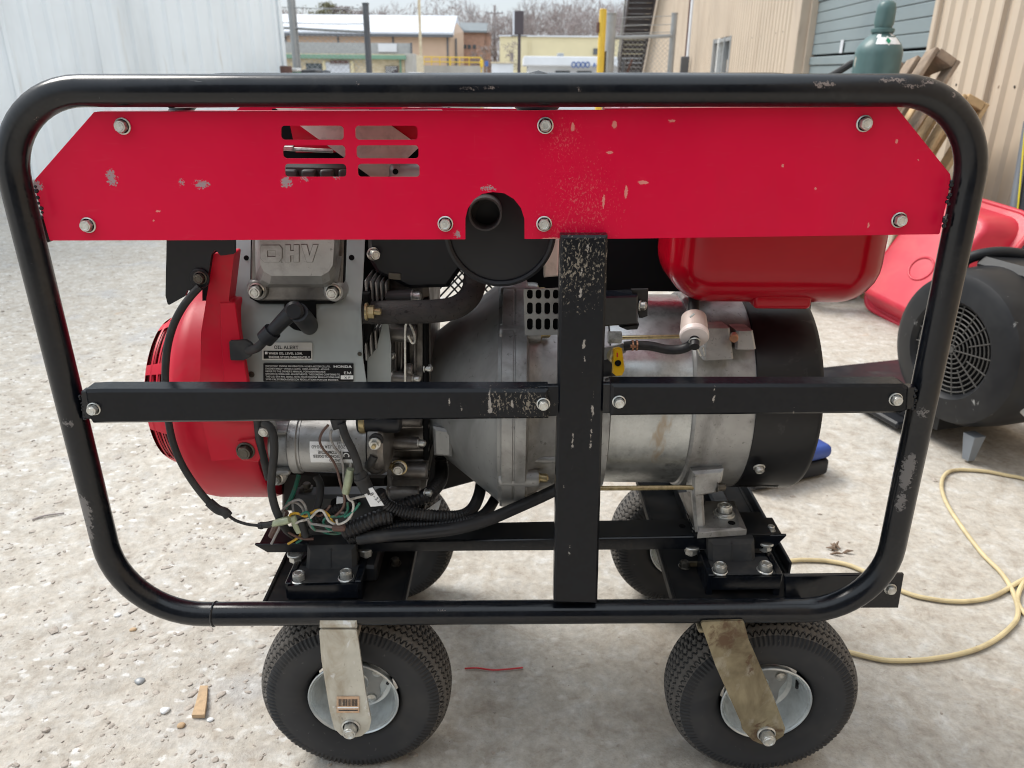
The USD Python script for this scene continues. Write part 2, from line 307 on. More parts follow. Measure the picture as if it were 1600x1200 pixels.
M_rubber = mat('black_rubber_part', (0.018, 0.0185, 0.020), 0.6, spec=0.4, var=0.2, bump=0.1, bscale=300, dirt=[((0.10, 0.095, 0.085), 0.5, 0.75, 22, (1, 1, 1), 0.4, 0.8)])
M_mount = mat('dusty_mount_rubber', (0.030, 0.031, 0.033), 0.65, spec=0.3, var=0.2, bump=0.1, bscale=300, dirt=[((0.10, 0.09, 0.075), 0.48, 0.72, 26, (1, 1, 1), 0.5, 0.85)])
M_star = mat('dull_star_plate', (0.30, 0.31, 0.31), 0.42, metal=0.6, var=0.15, vscale=50)
M_hose = mat('black_hose', (0.013, 0.013, 0.0145), 0.48, spec=0.4, var=0.2, bump=0.2, bscale=500, dirt=[((0.09, 0.08, 0.07), 0.52, 0.75, 30, (1, 1, 1), 0.45, 0.75)])
M_exhaust = mat('scaled_exhaust_pipe', (0.030, 0.027, 0.027), 0.75, var=0.3, vscale=60, bump=0.6, bscale=420, bdist=0.0012, dirt=[((0.06, 0.047, 0.042), 0.5, 0.7, 60, (1, 1, 1), 0.5, 0.9), ((0.010, 0.010, 0.010), 0.58, 0.66, 180, (1, 1, 1), 0.9, 0.9)])
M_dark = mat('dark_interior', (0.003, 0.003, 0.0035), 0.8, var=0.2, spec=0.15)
M_alu = mat('cast_aluminium', (0.36, 0.36, 0.355), 0.44, metal=0.75, var=0.16, vscale=16, bump=0.22, bscale=240, bdist=0.0008, dirt=[((0.14, 0.132, 0.12), 0.45, 0.70, 22, (1, 1, 1), 0.6, 0.6), ((0.04, 0.035, 0.03), 0.54, 0.74, 9, (1, 1, 0.6), 0.6, 0.7), ((0.05, 0.045, 0.04), 0.62, 0.70, 140, (1, 1, 1), 0.5, 0.7)])
M_alu_dark = mat('oily_cast_aluminium', (0.20, 0.19, 0.18), 0.40, metal=0.7, var=0.25, vscale=25, bump=0.25, bscale=200, bdist=0.001, dirt=[((0.04, 0.033, 0.028), 0.42, 0.66, 18, (1, 1, 1), 0.8, 0.5), ((0.16, 0.11, 0.07), 0.58, 0.74, 30, (1, 1, 1), 0.4, 0.6)])
M_alu_cone = mat('grey_cone_casting', (0.30, 0.305, 0.30), 0.46, metal=0.55, var=0.12, vscale=10, bump=0.12, bscale=260, dirt=[((0.13, 0.13, 0.125), 0.45, 0.7, 12, (1, 1, 0.35), 0.65, 0.55), ((0.05, 0.048, 0.045), 0.62, 0.71, 110, (1, 1, 1), 0.45, 0.7), ((0.42, 0.42, 0.41), 0.58, 0.7, 30, (1, 1, 0.25), 0.3, 0.5)])
M_zinc = mat('galvanised_steel_shell', (0.50, 0.52, 0.52), 0.34, metal=0.85, var=0.12, vscale=60, bump=0.08, bscale=420, dirt=[((0.26, 0.28, 0.29), 0.5, 0.7, 11, (1, 1, 1), 0.5, 0.45)],
    spots=[((0.36, 0.26, 0.15), 0.02, 60, [sp(1037, 665, 0.014, .99, (1, 1, .6)), sp(1032, 690, 0.016, .99, (1, 1, .45)), sp(1026, 730, 0.014, .99, (1, 1, .35))], 0.6, (60, (1.5, 1, 0.5), 0.52, 0.75), 0.6)])
M_cowl = mat('grey_green_cowl_paint', (0.285, 0.315, 0.315), 0.42, var=0.06, vscale=18, bump=0.05, bscale=300, dirt=[((0.20, 0.205, 0.20), 0.5, 0.72, 9, (1.4, 1, 0.5), 0.5, 0.5), ((0.36, 0.33, 0.27), 0.62, 0.72, 60, (1, 1, 1), 0.3, 0.6)])
M_bolt = mat('zinc_bolt', (0.56, 0.56, 0.53), 0.34, metal=0.8, var=0.15, vscale=120, bump=0.1, bscale=600, dirt=[((0.26, 0.22, 0.16), 0.5, 0.72, 90, (1, 1, 1), 0.45, 0.6)])
M_bolt_dark = mat('dark_steel_bolt', (0.10, 0.09, 0.075), 0.42, metal=0.8, var=0.2, vscale=120)
M_brass = mat('yellow_zinc_steel', (0.44, 0.36, 0.20), 0.32, metal=0.85, var=0.15, vscale=80, dirt=[((0.16, 0.12, 0.07), 0.5, 0.75, 50, (1, 1, 1), 0.5, 0.5)])
M_black_cover = mat('black_end_cover_paint', (0.0055, 0.006, 0.0075), 0.36, var=0.15, spec=0.38, dirt=[((0.09, 0.085, 0.08), 0.62, 0.72, 26, (1, 1, 1), 0.4, 0.6)])
M_white_label = mat('white_label', (0.72, 0.73, 0.74), 0.4, var=0.05, dirt=[((0.45, 0.44, 0.42), 0.52, 0.75, 60, (1, 1, 1), 0.4, 0.5)])
M_silver_label = mat('silver_label', (0.60, 0.60, 0.57), 0.35, metal=0.4, var=0.06)
M_black_label = mat('black_label', (0.006, 0.006, 0.007), 0.45, var=0.1, spec=0.15)
M_ink = mat('black_ink', (0.012, 0.012, 0.014), 0.5, var=0.1)
M_ink_white = mat('white_print', (0.66, 0.67, 0.66), 0.5, var=0.1)
M_tan_label = mat('aged_tan_label', (0.46, 0.30, 0.19), 0.6, var=0.15, vscale=90, dirt=[((0.62, 0.50, 0.38), 0.5, 0.68, 120, (1, 1, 1), 0.7, 0.6)])
M_yellow_plastic = mat('yellow_plastic', (0.70, 0.40, 0.006), 0.35, var=0.06)
M_filter = mat('milky_plastic', (0.66, 0.58, 0.55), 0.35, var=0.06, coat=0.2)
M_filter_in = mat('pinkish_plastic', (0.46, 0.38, 0.34), 0.4, var=0.1)
M_copper = mat('copper_clamp', (0.50, 0.25, 0.15), 0.35, metal=0.85, var=0.15)
M_loom = mat('black_loom', (0.010, 0.010, 0.0115), 0.42, spec=0.4, var=0.15, dirt=[((0.09, 0.08, 0.07), 0.52, 0.72, 40, (1, 1, 1), 0.4, 0.7)])
def wire_mat(n, c): return mat(n, c, 0.45, var=0.12, vscale=60, dirt=[((0.16, 0.11, 0.08), 0.52, 0.66, 110, (1, 1, 1), 0.55, 0.6)])
M_w_white = wire_mat('white_wire', (0.55, 0.53, 0.49)); M_w_green = wire_mat('green_wire', (0.02, 0.16, 0.11)); M_w_yellow = wire_mat('yellow_wire', (0.62, 0.36, 0.03)); M_w_grey = wire_mat('grey_wire', (0.27, 0.26, 0.25)); M_w_brown = wire_mat('brown_wire', (0.09, 0.045, 0.035))
M_conn = mat('clear_green_sleeve', (0.30, 0.34, 0.22), 0.3, var=0.15, vscale=90, coat=0.3)
M_tyre = mat('tyre_rubber', (0.013, 0.0138, 0.016), 0.68, var=0.15, vscale=25, bump=0.06, bscale=400, coords='object', dirt=[((0.075, 0.068, 0.06), 0.48, 0.75, 10, (1, 1, 1), 0.35, 0.85), ((0.17, 0.16, 0.15), 0.66, 0.74, 120, (1, 1, 1), 0.5, 0.85)])
M_groove = mat('tread_groove_rubber', (0.010, 0.010, 0.010), 0.8, var=0.1)
M_tread = mat('dusty_tread_rubber', (0.092, 0.084, 0.076), 0.8, var=0.2, vscale=60, bump=0.1, bscale=300, dirt=[((0.05, 0.047, 0.044), 0.5, 0.7, 30, (1, 1, 1), 0.6, 0.8)])
M_rim = mat('zinc_plated_rim', (0.58, 0.62, 0.63), 0.33, metal=0.55, var=0.08, vscale=30, bump=0.04, bscale=200, dirt=[((0.30, 0.29, 0.27), 0.52, 0.72, 22, (1, 1, 1), 0.5, 0.6)])
M_fork = mat('dull_galvanised_fork', (0.46, 0.44, 0.38), 0.46, metal=0.35, var=0.12, vscale=30, bump=0.12, bscale=200, dirt=[((0.27, 0.215, 0.145), 0.47, 0.68, 30, (1, 1, 0.5), 0.7, 0.6), ((0.58, 0.58, 0.57), 0.60, 0.64, 34, (1.3, 1, 0.8), 0.7, 0.45), ((0.09, 0.085, 0.08), 0.63, 0.70, 75, (1, 1, 1), 0.55, 0.6)])
M_fork_oily = mat('oily_brown_fork', (0.25, 0.21, 0.13), 0.38, metal=0.4, var=0.2, vscale=22, bump=0.12, bscale=160, dirt=[((0.08, 0.055, 0.028), 0.42, 0.66, 16, (1, 1, 0.6), 0.85, 0.4), ((0.40, 0.37, 0.31), 0.56, 0.68, 40, (1, 1, 0.5), 0.4, 0.5)],
    spots=[((0.075, 0.035, 0.018), 0.03, 60, [sp(1140, 985, 0.030, .862, (1, 1, 1.4)), sp(1128, 1003, 0.018, .862), sp(1196, 1145, 0.026, .862), (A(1170, 1040, .862), 0.010, (2.2, 1, .5))], 0.4, (60, (1, 1, 1), 0.50, 0.68), 0.8)])
M_duct = mat('pale_baffle', (0.66, 0.58, 0.52), 0.55, var=0.12, vscale=30, dirt=[((0.30, 0.26, 0.23), 0.5, 0.7, 40, (1, 1, 1), 0.5, 0.7)])
M_engine_grey = mat('grey_engine_casting', (0.06, 0.06, 0.06), 0.45, spec=0.35, metal=0.25, var=0.2, bump=0.1)
M_wood_old = mat('weathered_pallet_wood', (0.34, 0.255, 0.185), 0.8, var=0.25, vscale=20, bump=0.3, bscale=90, bdist=0.002, island=0.2, dirt=[((0.17, 0.125, 0.095), 0.48, 0.72, 14, (1, 1, 1), 0.6, 0.9), ((0.42, 0.36, 0.29), 0.55, 0.7, 40, (1, 1, 1), 0.5, 0.9)])
M_wood_new = mat('yellow_pallet_wood', (0.56, 0.39, 0.21), 0.72, var=0.18, vscale=16, bump=0.2, bscale=90, bdist=0.0015, island=0.14, dirt=[((0.27, 0.18, 0.10), 0.5, 0.72, 22, (1, 1, 1), 0.6, 0.8)])
M_chip = mat('wood_chip', (0.42, 0.29, 0.17), 0.75, var=0.2, vscale=60, bump=0.3, bscale=200, dirt=[((0.25, 0.17, 0.10), 0.5, 0.7, 60, (1, 1, 0.4), 0.6, 0.8)])
M_green_cyl = mat('green_cylinder_paint', (0.062, 0.122, 0.122), 0.42, var=0.10, vscale=12, coat=0.1, dirt=[((0.035, 0.075, 0.075), 0.5, 0.7, 10, (1, 1, 0.35), 0.6, 0.5)],
    spots=[((0.36, 0.33, 0.28), 0.05, 34, [sp(1340, 96, 0.014, 3.75, (1, 1, .5)), sp(1356, 100, 0.012, 3.75, (1, 1, .4)), sp(1364, 94, 0.011, 3.75), sp(1386, 93, 0.016, 3.75, (.5, 1, 1.5)), sp(1367, 80, 0.013, 3.75), sp(1372, 112, 0.013, 3.75, (1, 1, .4))], 0.6, None)])
M_cream_cord = mat('grubby_cream_cord', (0.52, 0.43, 0.25), 0.55, var=0.15, vscale=12, bump=0.1, bscale=300, dirt=[((0.25, 0.18, 0.10), 0.52, 0.72, 16, (1, 1, 1), 0.6, 0.7)])
M_blower = mat('scuffed_grey_black_plastic', (0.009, 0.0095, 0.011), 0.42, var=0.2, vscale=8, bump=0.08, bscale=160, spec=0.32, dirt=[((0.035, 0.035, 0.035), 0.5, 0.72, 10, (1, 1, 1), 0.4, 0.6), ((0.42, 0.42, 0.41), 0.66, 0.72, 32, (1, 1, 0.5), 0.65, 0.7)])
M_grille = mat('dusty_grille_plastic', (0.05, 0.047, 0.043), 0.6, var=0.15)
M_white_pl = mat('grubby_white_plastic', (0.62, 0.62, 0.60), 0.5, var=0.1, dirt=[((0.35, 0.33, 0.30), 0.5, 0.7, 20, (1, 1, 1), 0.5, 0.6)])
M_barrow = mat('faded_red_plastic', (0.47, 0.016, 0.04), 0.45, var=0.08, vscale=6, coat=0.05, dirt=[((0.52, 0.07, 0.07), 0.5, 0.7, 5, (1, 1, 1), 0.5, 0.5)])
M_blue = mat('blue_plastic', (0.022, 0.055, 0.24), 0.42, var=0.12, bump=0.05)
M_pipe = mat('grey_conduit_plastic', (0.17, 0.19, 0.215), 0.5, var=0.15, vscale=5)
M_pipe_blue = mat('dark_blue_grey_hose', (0.055, 0.065, 0.085), 0.55, var=0.15)
M_yellow_line = mat('yellow_stripe', (0.62, 0.52, 0.02), 0.5, var=0.1)
M_wall_tan = mat('tan_painted_steel', (0.52, 0.43, 0.335), 0.5, var=0.06, vscale=1.4, bump=0.05, bscale=30, island=0.04, dirt=[((0.34, 0.26, 0.19), 0.5, 0.72, 2.2, (1, 1, 0.25), 0.5, 0.6), ((0.16, 0.11, 0.08), 0.70, 0.74, 9, (1, 1, 0.8), 0.7, 0.7)])
M_wall_trim = mat('tan_flashing', (0.44, 0.36, 0.28), 0.5, var=0.08, vscale=2, dirt=[((0.26, 0.2, 0.15), 0.5, 0.7, 4, (1, 1, 0.4), 0.5, 0.6)])
M_wall_white = mat('white_painted_steel', (0.72, 0.76, 0.78), 0.45, var=0.05, vscale=1.0, bump=0.05, bscale=20, island=0.025, dirt=[((0.44, 0.47, 0.48), 0.5, 0.75, 1.6, (1, 1, 0.2), 0.5, 0.55), ((0.25, 0.24, 0.22), 0.71, 0.75, 7, (1, 1, 1), 0.6, 0.7), ((0.48, 0.44, 0.37), 0.62, 0.74, 5, (1, 1, 0.12), 0.5, 0.6)])
M_door = mat('blue_grey_door_paint', (0.18, 0.222, 0.235), 0.5, var=0.07, vscale=1.5, island=0.03, dirt=[((0.12, 0.16, 0.18), 0.5, 0.72, 3, (0.4, 0.4, 1), 0.5, 0.6)])
M_steel_grey = mat('weathered_galvanised_pipe', (0.30, 0.31, 0.315), 0.5, metal=0.4, var=0.12, vscale=4)
M_dark_post = mat('dark_grey_post_paint', (0.085, 0.09, 0.10), 0.5, var=0.12, vscale=4)
M_stair = mat('dark_brown_steel', (0.052, 0.046, 0.052), 0.55, var=0.15, vscale=3)
M_yellow_paint = mat('yellow_safety_paint', (0.62, 0.41, 0.045), 0.5, var=0.1, vscale=2)
M_glass_dark = mat('dark_window_glass', (0.045, 0.055, 0.06), 0.08, var=0.1, spec=0.6)
M_stone = mat('limestone_blocks', (0.46, 0.38, 0.255), 0.8, var=0.2, vscale=2.5, dirt=[((0.60, 0.54, 0.42), 0.5, 0.62, 4, (1, 1, 2.5), 0.7, 0.8)])
M_tan_metal = mat('salmon_tan_cladding', (0.44, 0.315, 0.23), 0.6, var=0.06, vscale=0.6)
M_roof_white = mat('pale_metal_roof', (0.52, 0.54, 0.58), 0.5, var=0.05, vscale=0.8, dirt=[((0.44, 0.45, 0.49), 0.55, 0.7, 0.9, (1, 1, 1), 0.5, 0.5)])
M_cream = mat('cream_render', (0.60, 0.525, 0.335), 0.75, var=0.06, vscale=0.5)
M_white_r = mat('white_render', (0.56, 0.575, 0.60), 0.7, var=0.06, vscale=0.8)
M_grey_con = mat('grey_concrete_wall', (0.32, 0.30, 0.27), 0.85, var=0.15, vscale=0.8)
M_green_fascia = mat('green_fascia_paint', (0.13, 0.24, 0.17), 0.6, var=0.08, vscale=1)
M_brick_or = mat('orange_brick_wall', (0.36, 0.215, 0.155), 0.8, var=0.2, vscale=3)
M_roof_grey = mat('grey_shingle', (0.17, 0.19, 0.20), 0.8, var=0.15, vscale=2)
M_brown = mat('brown_paint', (0.10, 0.05, 0.04), 0.6, var=0.15)
M_board = mat('dark_sign_board', (0.045, 0.035, 0.04), 0.6, var=0.15)
M_bark = mat('grey_bark', (0.30, 0.265, 0.255), 0.9, var=0.25, vscale=1.5)
M_bark_br = mat('brown_twigs', (0.24, 0.20, 0.19), 0.9, var=0.25, vscale=1.5)
M_leaf = mat('olive_foliage', (0.16, 0.15, 0.085), 0.8, var=0.3, vscale=1.2)
M_bin_green = mat('green_bin_plastic', (0.03, 0.16, 0.075), 0.5, var=0.1)
M_car_white = mat('white_car_paint', (0.75, 0.76, 0.78), 0.2, var=0.03, coat=0.6)
M_car_dark = mat('dark_car_paint', (0.035, 0.04, 0.05), 0.2, var=0.05, coat=0.6)
M_sign_blue = mat('blue_sign_paint', (0.05, 0.11, 0.30), 0.5, var=0.05)
M_green_sign = mat('green_print', (0.0, 0.20, 0.10), 0.5, var=0.05)
M_black_matte = mat('black_matte_metal', (0.008, 0.0085, 0.0095), 0.6, spec=0.12, var=0.25, vscale=20, dirt=[((0.045, 0.038, 0.031), 0.45, 0.7, 14, (1, 1, 1), 0.55, 0.8)])
M_engine_dark = mat('oily_black_block', (0.02, 0.018, 0.016), 0.5, spec=0.3, var=0.3, vscale=30)
M_red_wire = mat('red_plastic_strip', (0.55, 0.02, 0.03), 0.4, var=0.1)
M_leaf_dry = mat('dry_leaf', (0.17, 0.12, 0.085), 0.8, var=0.3, vscale=120)

def ground_mat():
    n = {'g': ('geometry', {}), 'sep': ('separate_xyz', {}),
         'nl': ('noise_texture', {'scale': 1.3, 'detail': 6, 'roughness': 0.6}),
         'nm': ('noise_texture', {'scale': 19.0, 'detail': 8, 'roughness': 0.68, 'distortion': 0.5}),
         'nf': ('noise_texture', {'scale': 70.0, 'detail': 6, 'roughness': 0.7}),
         'ng': ('noise_texture', {'scale': 330.0, 'detail': 3, 'roughness': 0.6}),
         'rm': ('rgb_ramp', {'ramp': [(0.0, (0.22, 0.186, 0.148)), (0.34, (0.36, 0.320, 0.272)), (0.45, (0.43, 0.395, 0.345)), (0.55, (0.46, 0.43, 0.384)), (0.66, (0.53, 0.515, 0.485)), (1.0, (0.64, 0.635, 0.615))]}),
         # left of the machine: broken caliche with white and grey chips; right: smoother worn concrete
         'zn': ('math', {'math_type': 'multiply_add', 'value2': -0.75, 'value3': -0.12}),
         'zz': ('math', {'math_type': 'multiply_add', 'value2': 0.9}),
         'zm': ('map_range', {'from_min': 0.1, 'from_max': 0.75, 'to_min': 0, 'to_max': 1, 'clamp': True}),
         'vmp': ('mapping', {'scale': (1.0, 1.7, 1.0), 'rotation': (0, 0, 0.7)}), 'vna': ('vector_math', {'math_type': 'scale', 'scale': 0.035}), 'vad': ('vector_math', {'math_type': 'add'}), 'vo': ('voronoi_texture', {'scale': 40, 'randomness': 1.0}), 'vob': ('rgb_to_bw', {}),
         'vw': ('map_range', {'from_min': 0.70, 'from_max': 0.78, 'clamp': True}),
         'vd': ('map_range', {'from_min': 0.45, 'from_max': 0.25, 'clamp': True}),
         'wc': ('math', {'math_type': 'multiply'}), 'wc2': ('math', {'math_type': 'multiply'}), 'wc3': ('math', {'math_type': 'multiply', 'value2': 0.75}),
         'cx': ('mix_color', {'b': (0.66, 0.655, 0.64)}),
         'pg': ('map_range', {'from_min': 0.56, 'from_max': 0.66, 'to_min': 0, 'to_max': 0.55, 'clamp': True}),
         'px': ('mix_color', {'b': (0.40, 0.40, 0.405)}), 'pmul': ('math', {'math_type': 'multiply'}),
         'np': ('noise_texture', {'scale': 3.4, 'detail': 5, 'roughness': 0.6, 'w': 4}),
         'fm': ('map_range', {'from_min': 0.3, 'from_max': 0.7, 'to_min': 0.80, 'to_max': 1.15, 'clamp': True}),
         'fx': ('vector_math', {'math_type': 'scale'}),
         'gm': ('map_range', {'from_min': 0.30, 'from_max': 0.36, 'to_min': 0.76, 'to_max': 1.0, 'clamp': True}), 'gx': ('vector_math', {'math_type': 'scale'}),
         'lm': ('map_range', {'from_min': 0.32, 'from_max': 0.68, 'to_min': 0.90, 'to_max': 1.07, 'clamp': True}), 'lx': ('vector_math', {'math_type': 'scale'}),
         'rust': ('map_range', {'from_min': 0.68, 'from_max': 0.75, 'to_min': 0, 'to_max': 0.5, 'clamp': True}), 'rx': ('mix_color', {'b': (0.42, 0.26, 0.14)}), 'nr': ('noise_texture', {'scale': 5.1, 'detail': 5, 'roughness': 0.6}),
         'rmap': ('mapping', {'location': (7, 3, 1)}),
         'h1': ('math', {'math_type': 'multiply_add', 'value2': 0.45}), 'h2': ('math', {'math_type': 'multiply_add', 'value2': 0.25}),
         'b': ('bump', {'strength': 0.7, 'distance': 0.005}),
         'p': ('principled_bsdf', {'roughness': 0.9, 'specular_ior_level': 0.25})}
    L = [('g.position', x + '.vector') for x in ('nl', 'nm', 'nf', 'ng', 'np')] + [('nf.color', 'vna.vector1'), ('g.position', 'vmp.vector'), ('vmp.vector', 'vad.vector1'), ('vna.vector', 'vad.vector2'), ('vad.vector', 'vo.vector'),
         ('g.position', 'rmap.vector'), ('rmap.vector', 'nr.vector'),
         ('g.position', 'sep.vector'), ('sep.x', 'zn.value1'), ('nl.fac', 'zz.value1'), ('zn.value', 'zz.value3'), ('zz.value', 'zm.value'),
         ('nm.fac', 'rm.fac'), ('vo.color', 'vob.color'), ('vob.val', 'vw.value'), ('vo.distance', 'vd.value'), ('vw.result', 'wc.value1'), ('vd.result', 'wc.value2'), ('wc.value', 'wc2.value1'), ('zm.result', 'wc2.value2'), ('wc2.value', 'wc3.value1'),
         ('np.fac', 'pg.value'), ('pg.result', 'pmul.value1'), ('zm.result', 'pmul.value2'), ('pmul.value', 'px.fac'), ('rm.color', 'px.a'),
         ('px.result', 'cx.a'), ('wc3.value', 'cx.fac'),
         ('nr.fac', 'rust.value'), ('rust.result', 'rx.fac'), ('cx.result', 'rx.a'),
         ('nf.fac', 'fm.value'), ('rx.result', 'fx.vector1'), ('fm.result', 'fx.scale'), ('ng.fac', 'gm.value'), ('fx.vector', 'gx.vector1'), ('gm.result', 'gx.scale'),
         ('nl.fac', 'lm.value'), ('gx.vector', 'lx.vector1'), ('lm.result', 'lx.scale'), ('lx.vector', 'p.base_color'),
         ('nm.fac', 'h1.value1'), ('nf.fac', 'h1.value3'), ('ng.fac', 'h2.value1'), ('h1.value', 'h2.value3'), ('h2.value', 'b.height'), ('b.normal', 'p.normal')]
    return usdkit.material(stage, '/World/Looks/yard_ground', n, L, surface='p.BSDF')
M_ground = ground_mat()
def gravel_mat():
    n = {'g': ('geometry', {}), 'r': ('rgb_ramp', {'ramp': [(0.0, (0.36, 0.32, 0.28)), (0.25, (0.41, 0.365, 0.31)), (0.5, (0.45, 0.41, 0.36)), (0.7, (0.30, 0.24, 0.19)), (0.88, (0.50, 0.48, 0.45)), (0.97, (0.64, 0.63, 0.61)), (1.0, (0.30, 0.18, 0.10))]}),
         'nn': ('noise_texture', {'scale': 200, 'detail': 3}), 'v': ('map_range', {'from_min': 0.3, 'from_max': 0.7, 'to_min': 0.8, 'to_max': 1.15}), 's': ('vector_math', {'math_type': 'scale'}), 'p': ('principled_bsdf', {'roughness': 0.9, 'specular_ior_level': 0.3})}
    return usdkit.material(stage, '/World/Looks/stone_chips', n, [('g.random_per_island', 'r.fac'), ('g.position', 'nn.vector'), ('nn.fac', 'v.value'), ('r.color', 's.vector1'), ('v.result', 's.scale'), ('s.vector', 'p.base_color')], surface='p.BSDF')
M_gravel = gravel_mat()
# ------------------------------------------------------------------ ground: one sheet to the horizon, falling away beyond the yard gate
def axis_coords(lo, hi, step, far_lo, far_hi, g=1.35):
    c = list(np.arange(lo, hi + 1e-9, step)); s, x = step, c[-1]
    while x < far_hi: s *= g; x += s; c.append(x)
    s, x, left = step, lo, []
    while x > far_lo: s *= g; x -= s; left.append(x)
    return np.array(left[::-1] + c)
gx = axis_coords(-2.2, 2.6, 0.014, -900, 900); gy = axis_coords(0.55, 4.6, 0.014, -60, 1600)
GX, GY = np.meshgrid(gx, gy)
def ground_z(x, y):
    far = np.clip((y - 17) / 45, 0, 1); far = far * far * (3 - 2 * far)
    z = -2.3 * far
    near = np.clip(1.2 - np.hypot(x, y - 2) / 9, 0, 1)
    p = np.stack([x, y, np.zeros_like(x)], -1)
    left = np.clip(0.3 - x * 0.8, 0.25, 1)
    rel = (meshkit.fbm(p * 2.1, 3, 5) - 0.5) * 0.016 + (meshkit.fbm(p * 13, 4, 9) - 0.5) * 0.015 * left + (meshkit.noise(p * 38, 3) - 0.5) * 0.004 * left
    return z + near * rel - 0.004 * near
GZ = ground_z(GX, GY)
nx, ny = len(gx), len(gy); i = np.arange(ny - 1)[:, None]; j = np.arange(nx - 1)[None]
quads = np.stack([i * nx + j, i * nx + j + 1, (i + 1) * nx + j + 1, (i + 1) * nx + j], -1).reshape(-1, 4)
obj('ground', (np.stack([GX, GY, GZ], -1).reshape(-1, 3), quads), M_ground, smooth=True, kind='structure')

obj('rear_yard_wall', cbox(-2.6, 12, -3.6, -3.3, -.1, 4.8), mat('rear_wall_paint', (0.06, 0.056, 0.052), 0.8), None, False, kind='structure')
rng = np.random.default_rng(7)
def pebble_mesh(n, seed):
    r = np.random.default_rng(seed); ico = trimesh.creation.icosphere(0); V, F = [], []
    u = r.random(n)
    y = 0.6 + 4.2 * r.random(n) ** 1.3; x = np.where(u < 0.90, -0.15 - (0.35 + 0.62 * y) * r.random(n), -0.2 + 1.0 * y * r.random(n))
    s = 0.0009 + 0.0036 * r.random(n) ** 3.5 + (r.random(n) > 0.992) * 0.005
    z = ground_z(x, y)
    for k in range(n):
        q = ico.vertices * r.uniform(0.55, 1.35, (12, 1)) * s[k] * np.array([r.uniform(.8, 1.7), r.uniform(.8, 1.4), r.uniform(.35, .75)])
        a = r.uniform(0, 6.28); c, sn = math.cos(a), math.sin(a)
        q = q @ np.array([[c, -sn, 0], [sn, c, 0], [0, 0, 1]]) + [x[k], y[k], z[k] + s[k] * 0.12]
        V.append(q); F.append(ico.faces + 12 * k)
    return np.vstack(V), np.vstack(F)
def flake_mesh(n, seed):
    r = np.random.default_rng(seed); ico = trimesh.creation.icosphere(0); V, F = [], []; y = 0.7 + 3.6 * r.random(n) ** 1.2; x = -0.30 - (0.2 + 0.66 * y) * r.random(n); z = ground_z(x, y)
    for k in range(n):
        sc_ = .0018 + .0062 * r.random() ** 3; q = ico.vertices * (1 + 1.1 * (meshkit.noise(ico.vertices * 1.7 + k * 7.3, 1)[:, None] - .5)) * sc_ * np.array([r.uniform(.9, 1.8), 1, .25]); a = .6 + r.normal(0, .7); c, sn = math.cos(a), math.sin(a)
        V.append(q @ np.array([[c, sn, 0], [-sn, c, 0], [0, 0, 1]]) + [x[k], y[k], z[k] - sc_ * .085 + .0006]); F.append(ico.faces + len(ico.vertices) * k)
    return np.vstack(V), np.vstack(F)
obj('broken_stone', flake_mesh(2600, 8), M_gravel, smooth=True, label='flat broken stones set in the rough ground at the left', cat='stone', kind='stuff')
obj('gravel', pebble_mesh(5200, 3), M_gravel, smooth=False, label='small pale stone chips and grit scattered over the yard ground', cat='gravel', kind='stuff')

# ------------------------------------------------------------------ right-hand building: tan ribbed steel with a blue-grey shutter door
WD = np.array([0.0768, 0.9970, 0]); WN = np.array([-0.9970, 0.0768, 0]); WO = np.array([2.08, 0, 0])
WD /= np.linalg.norm(WD); WN /= np.linalg.norm(WN)
def RW(s, n, z): return WO + WD * s + WN * n + np.array([0, 0, z])
def wall_box(s0, s1, n0, n1, z0, z1, c=0.0): return remap(cbox(s0, s1, n0, n1, z0, z1, c), WO, WD, WN, [0, 0, 1])
def rib_sheet(s0, s1, z0, z1, pitch=0.152, h=0.019, off=0.0, org=WO, d=WD, nrm=WN, prof=((0, 0), (.40, 0), (.52, 1), (.88, 1))):
    pts = []; k = math.floor(s0 / pitch)
    while k * pitch < s1:
        for t, e in prof: pts.append(((k + t) * pitch, e * h))
        k += 1
    P = np.array(pts + [(k * pitch, 0)])
    ss = np.unique(np.clip(np.concatenate([[s0], P[:, 0], [s1]]), s0, s1)); nn = np.interp(ss, P[:, 0], P[:, 1]) + off
    front = [org + d * a + nrm * b for a, b in zip(ss, nn)]; back = [org + d * a + nrm * (off - 0.012) for a in ss]
    m = len(ss); V = np.array(front + back); V = np.vstack([V + [0, 0, z0], V + [0, 0, z1]]); q = []
    for a in range(m - 1):
        q += [[a, a + 1, 2 * m + a + 1, 2 * m + a], [m + a + 1, m + a, 3 * m + a, 3 * m + a + 1], [2 * m + a, 2 * m + a + 1, 3 * m + a + 1, 3 * m + a]]
    q += [[0, 2 * m, 3 * m, m], [m - 1, 2 * m - 1, 4 * m - 1, 3 * m - 1]]
    return V, np.array(q)
bl = thing('workshop_building', 'tan ribbed steel workshop with a blue-grey shutter door, along the right side of the yard', 'building', RW(5, 0, 0))
HW = 4.3
edges = [-3.2, -1.0, 1.2, 2.3, 3.25, 4.18, 4.93]
for a, b in zip(edges[:-1], edges[1:]): obj('wall_panel', rib_sheet(a + .002, b - .002, 0.02, HW), M_wall_tan, bl, 28)
for s in edges[1:-1]: obj('seam_strip', wall_box(s - .012, s + .006, .0, .0275, .05, HW), M_wall_trim, bl, False)
for k_, (s_, z_) in enumerate([(a_ + .1 * (j_ % 2), z__) for j_, a_ in enumerate((3.40, 3.70, 4.01, 4.31, 4.62, 8.45, 8.9, 9.5, 10.1)) for z__ in (.45, .98, 1.42, 2.3)]): obj('wall_screw', cyl(RW(math.floor(s_ / .152) * .152 + .106, .019, z_), WN, .007, .004, 8, .001), M_bolt_dark if k_ % 3 else M_wall_trim, bl)
e2 = [8.26, 9.3, 10.4, 11.5]
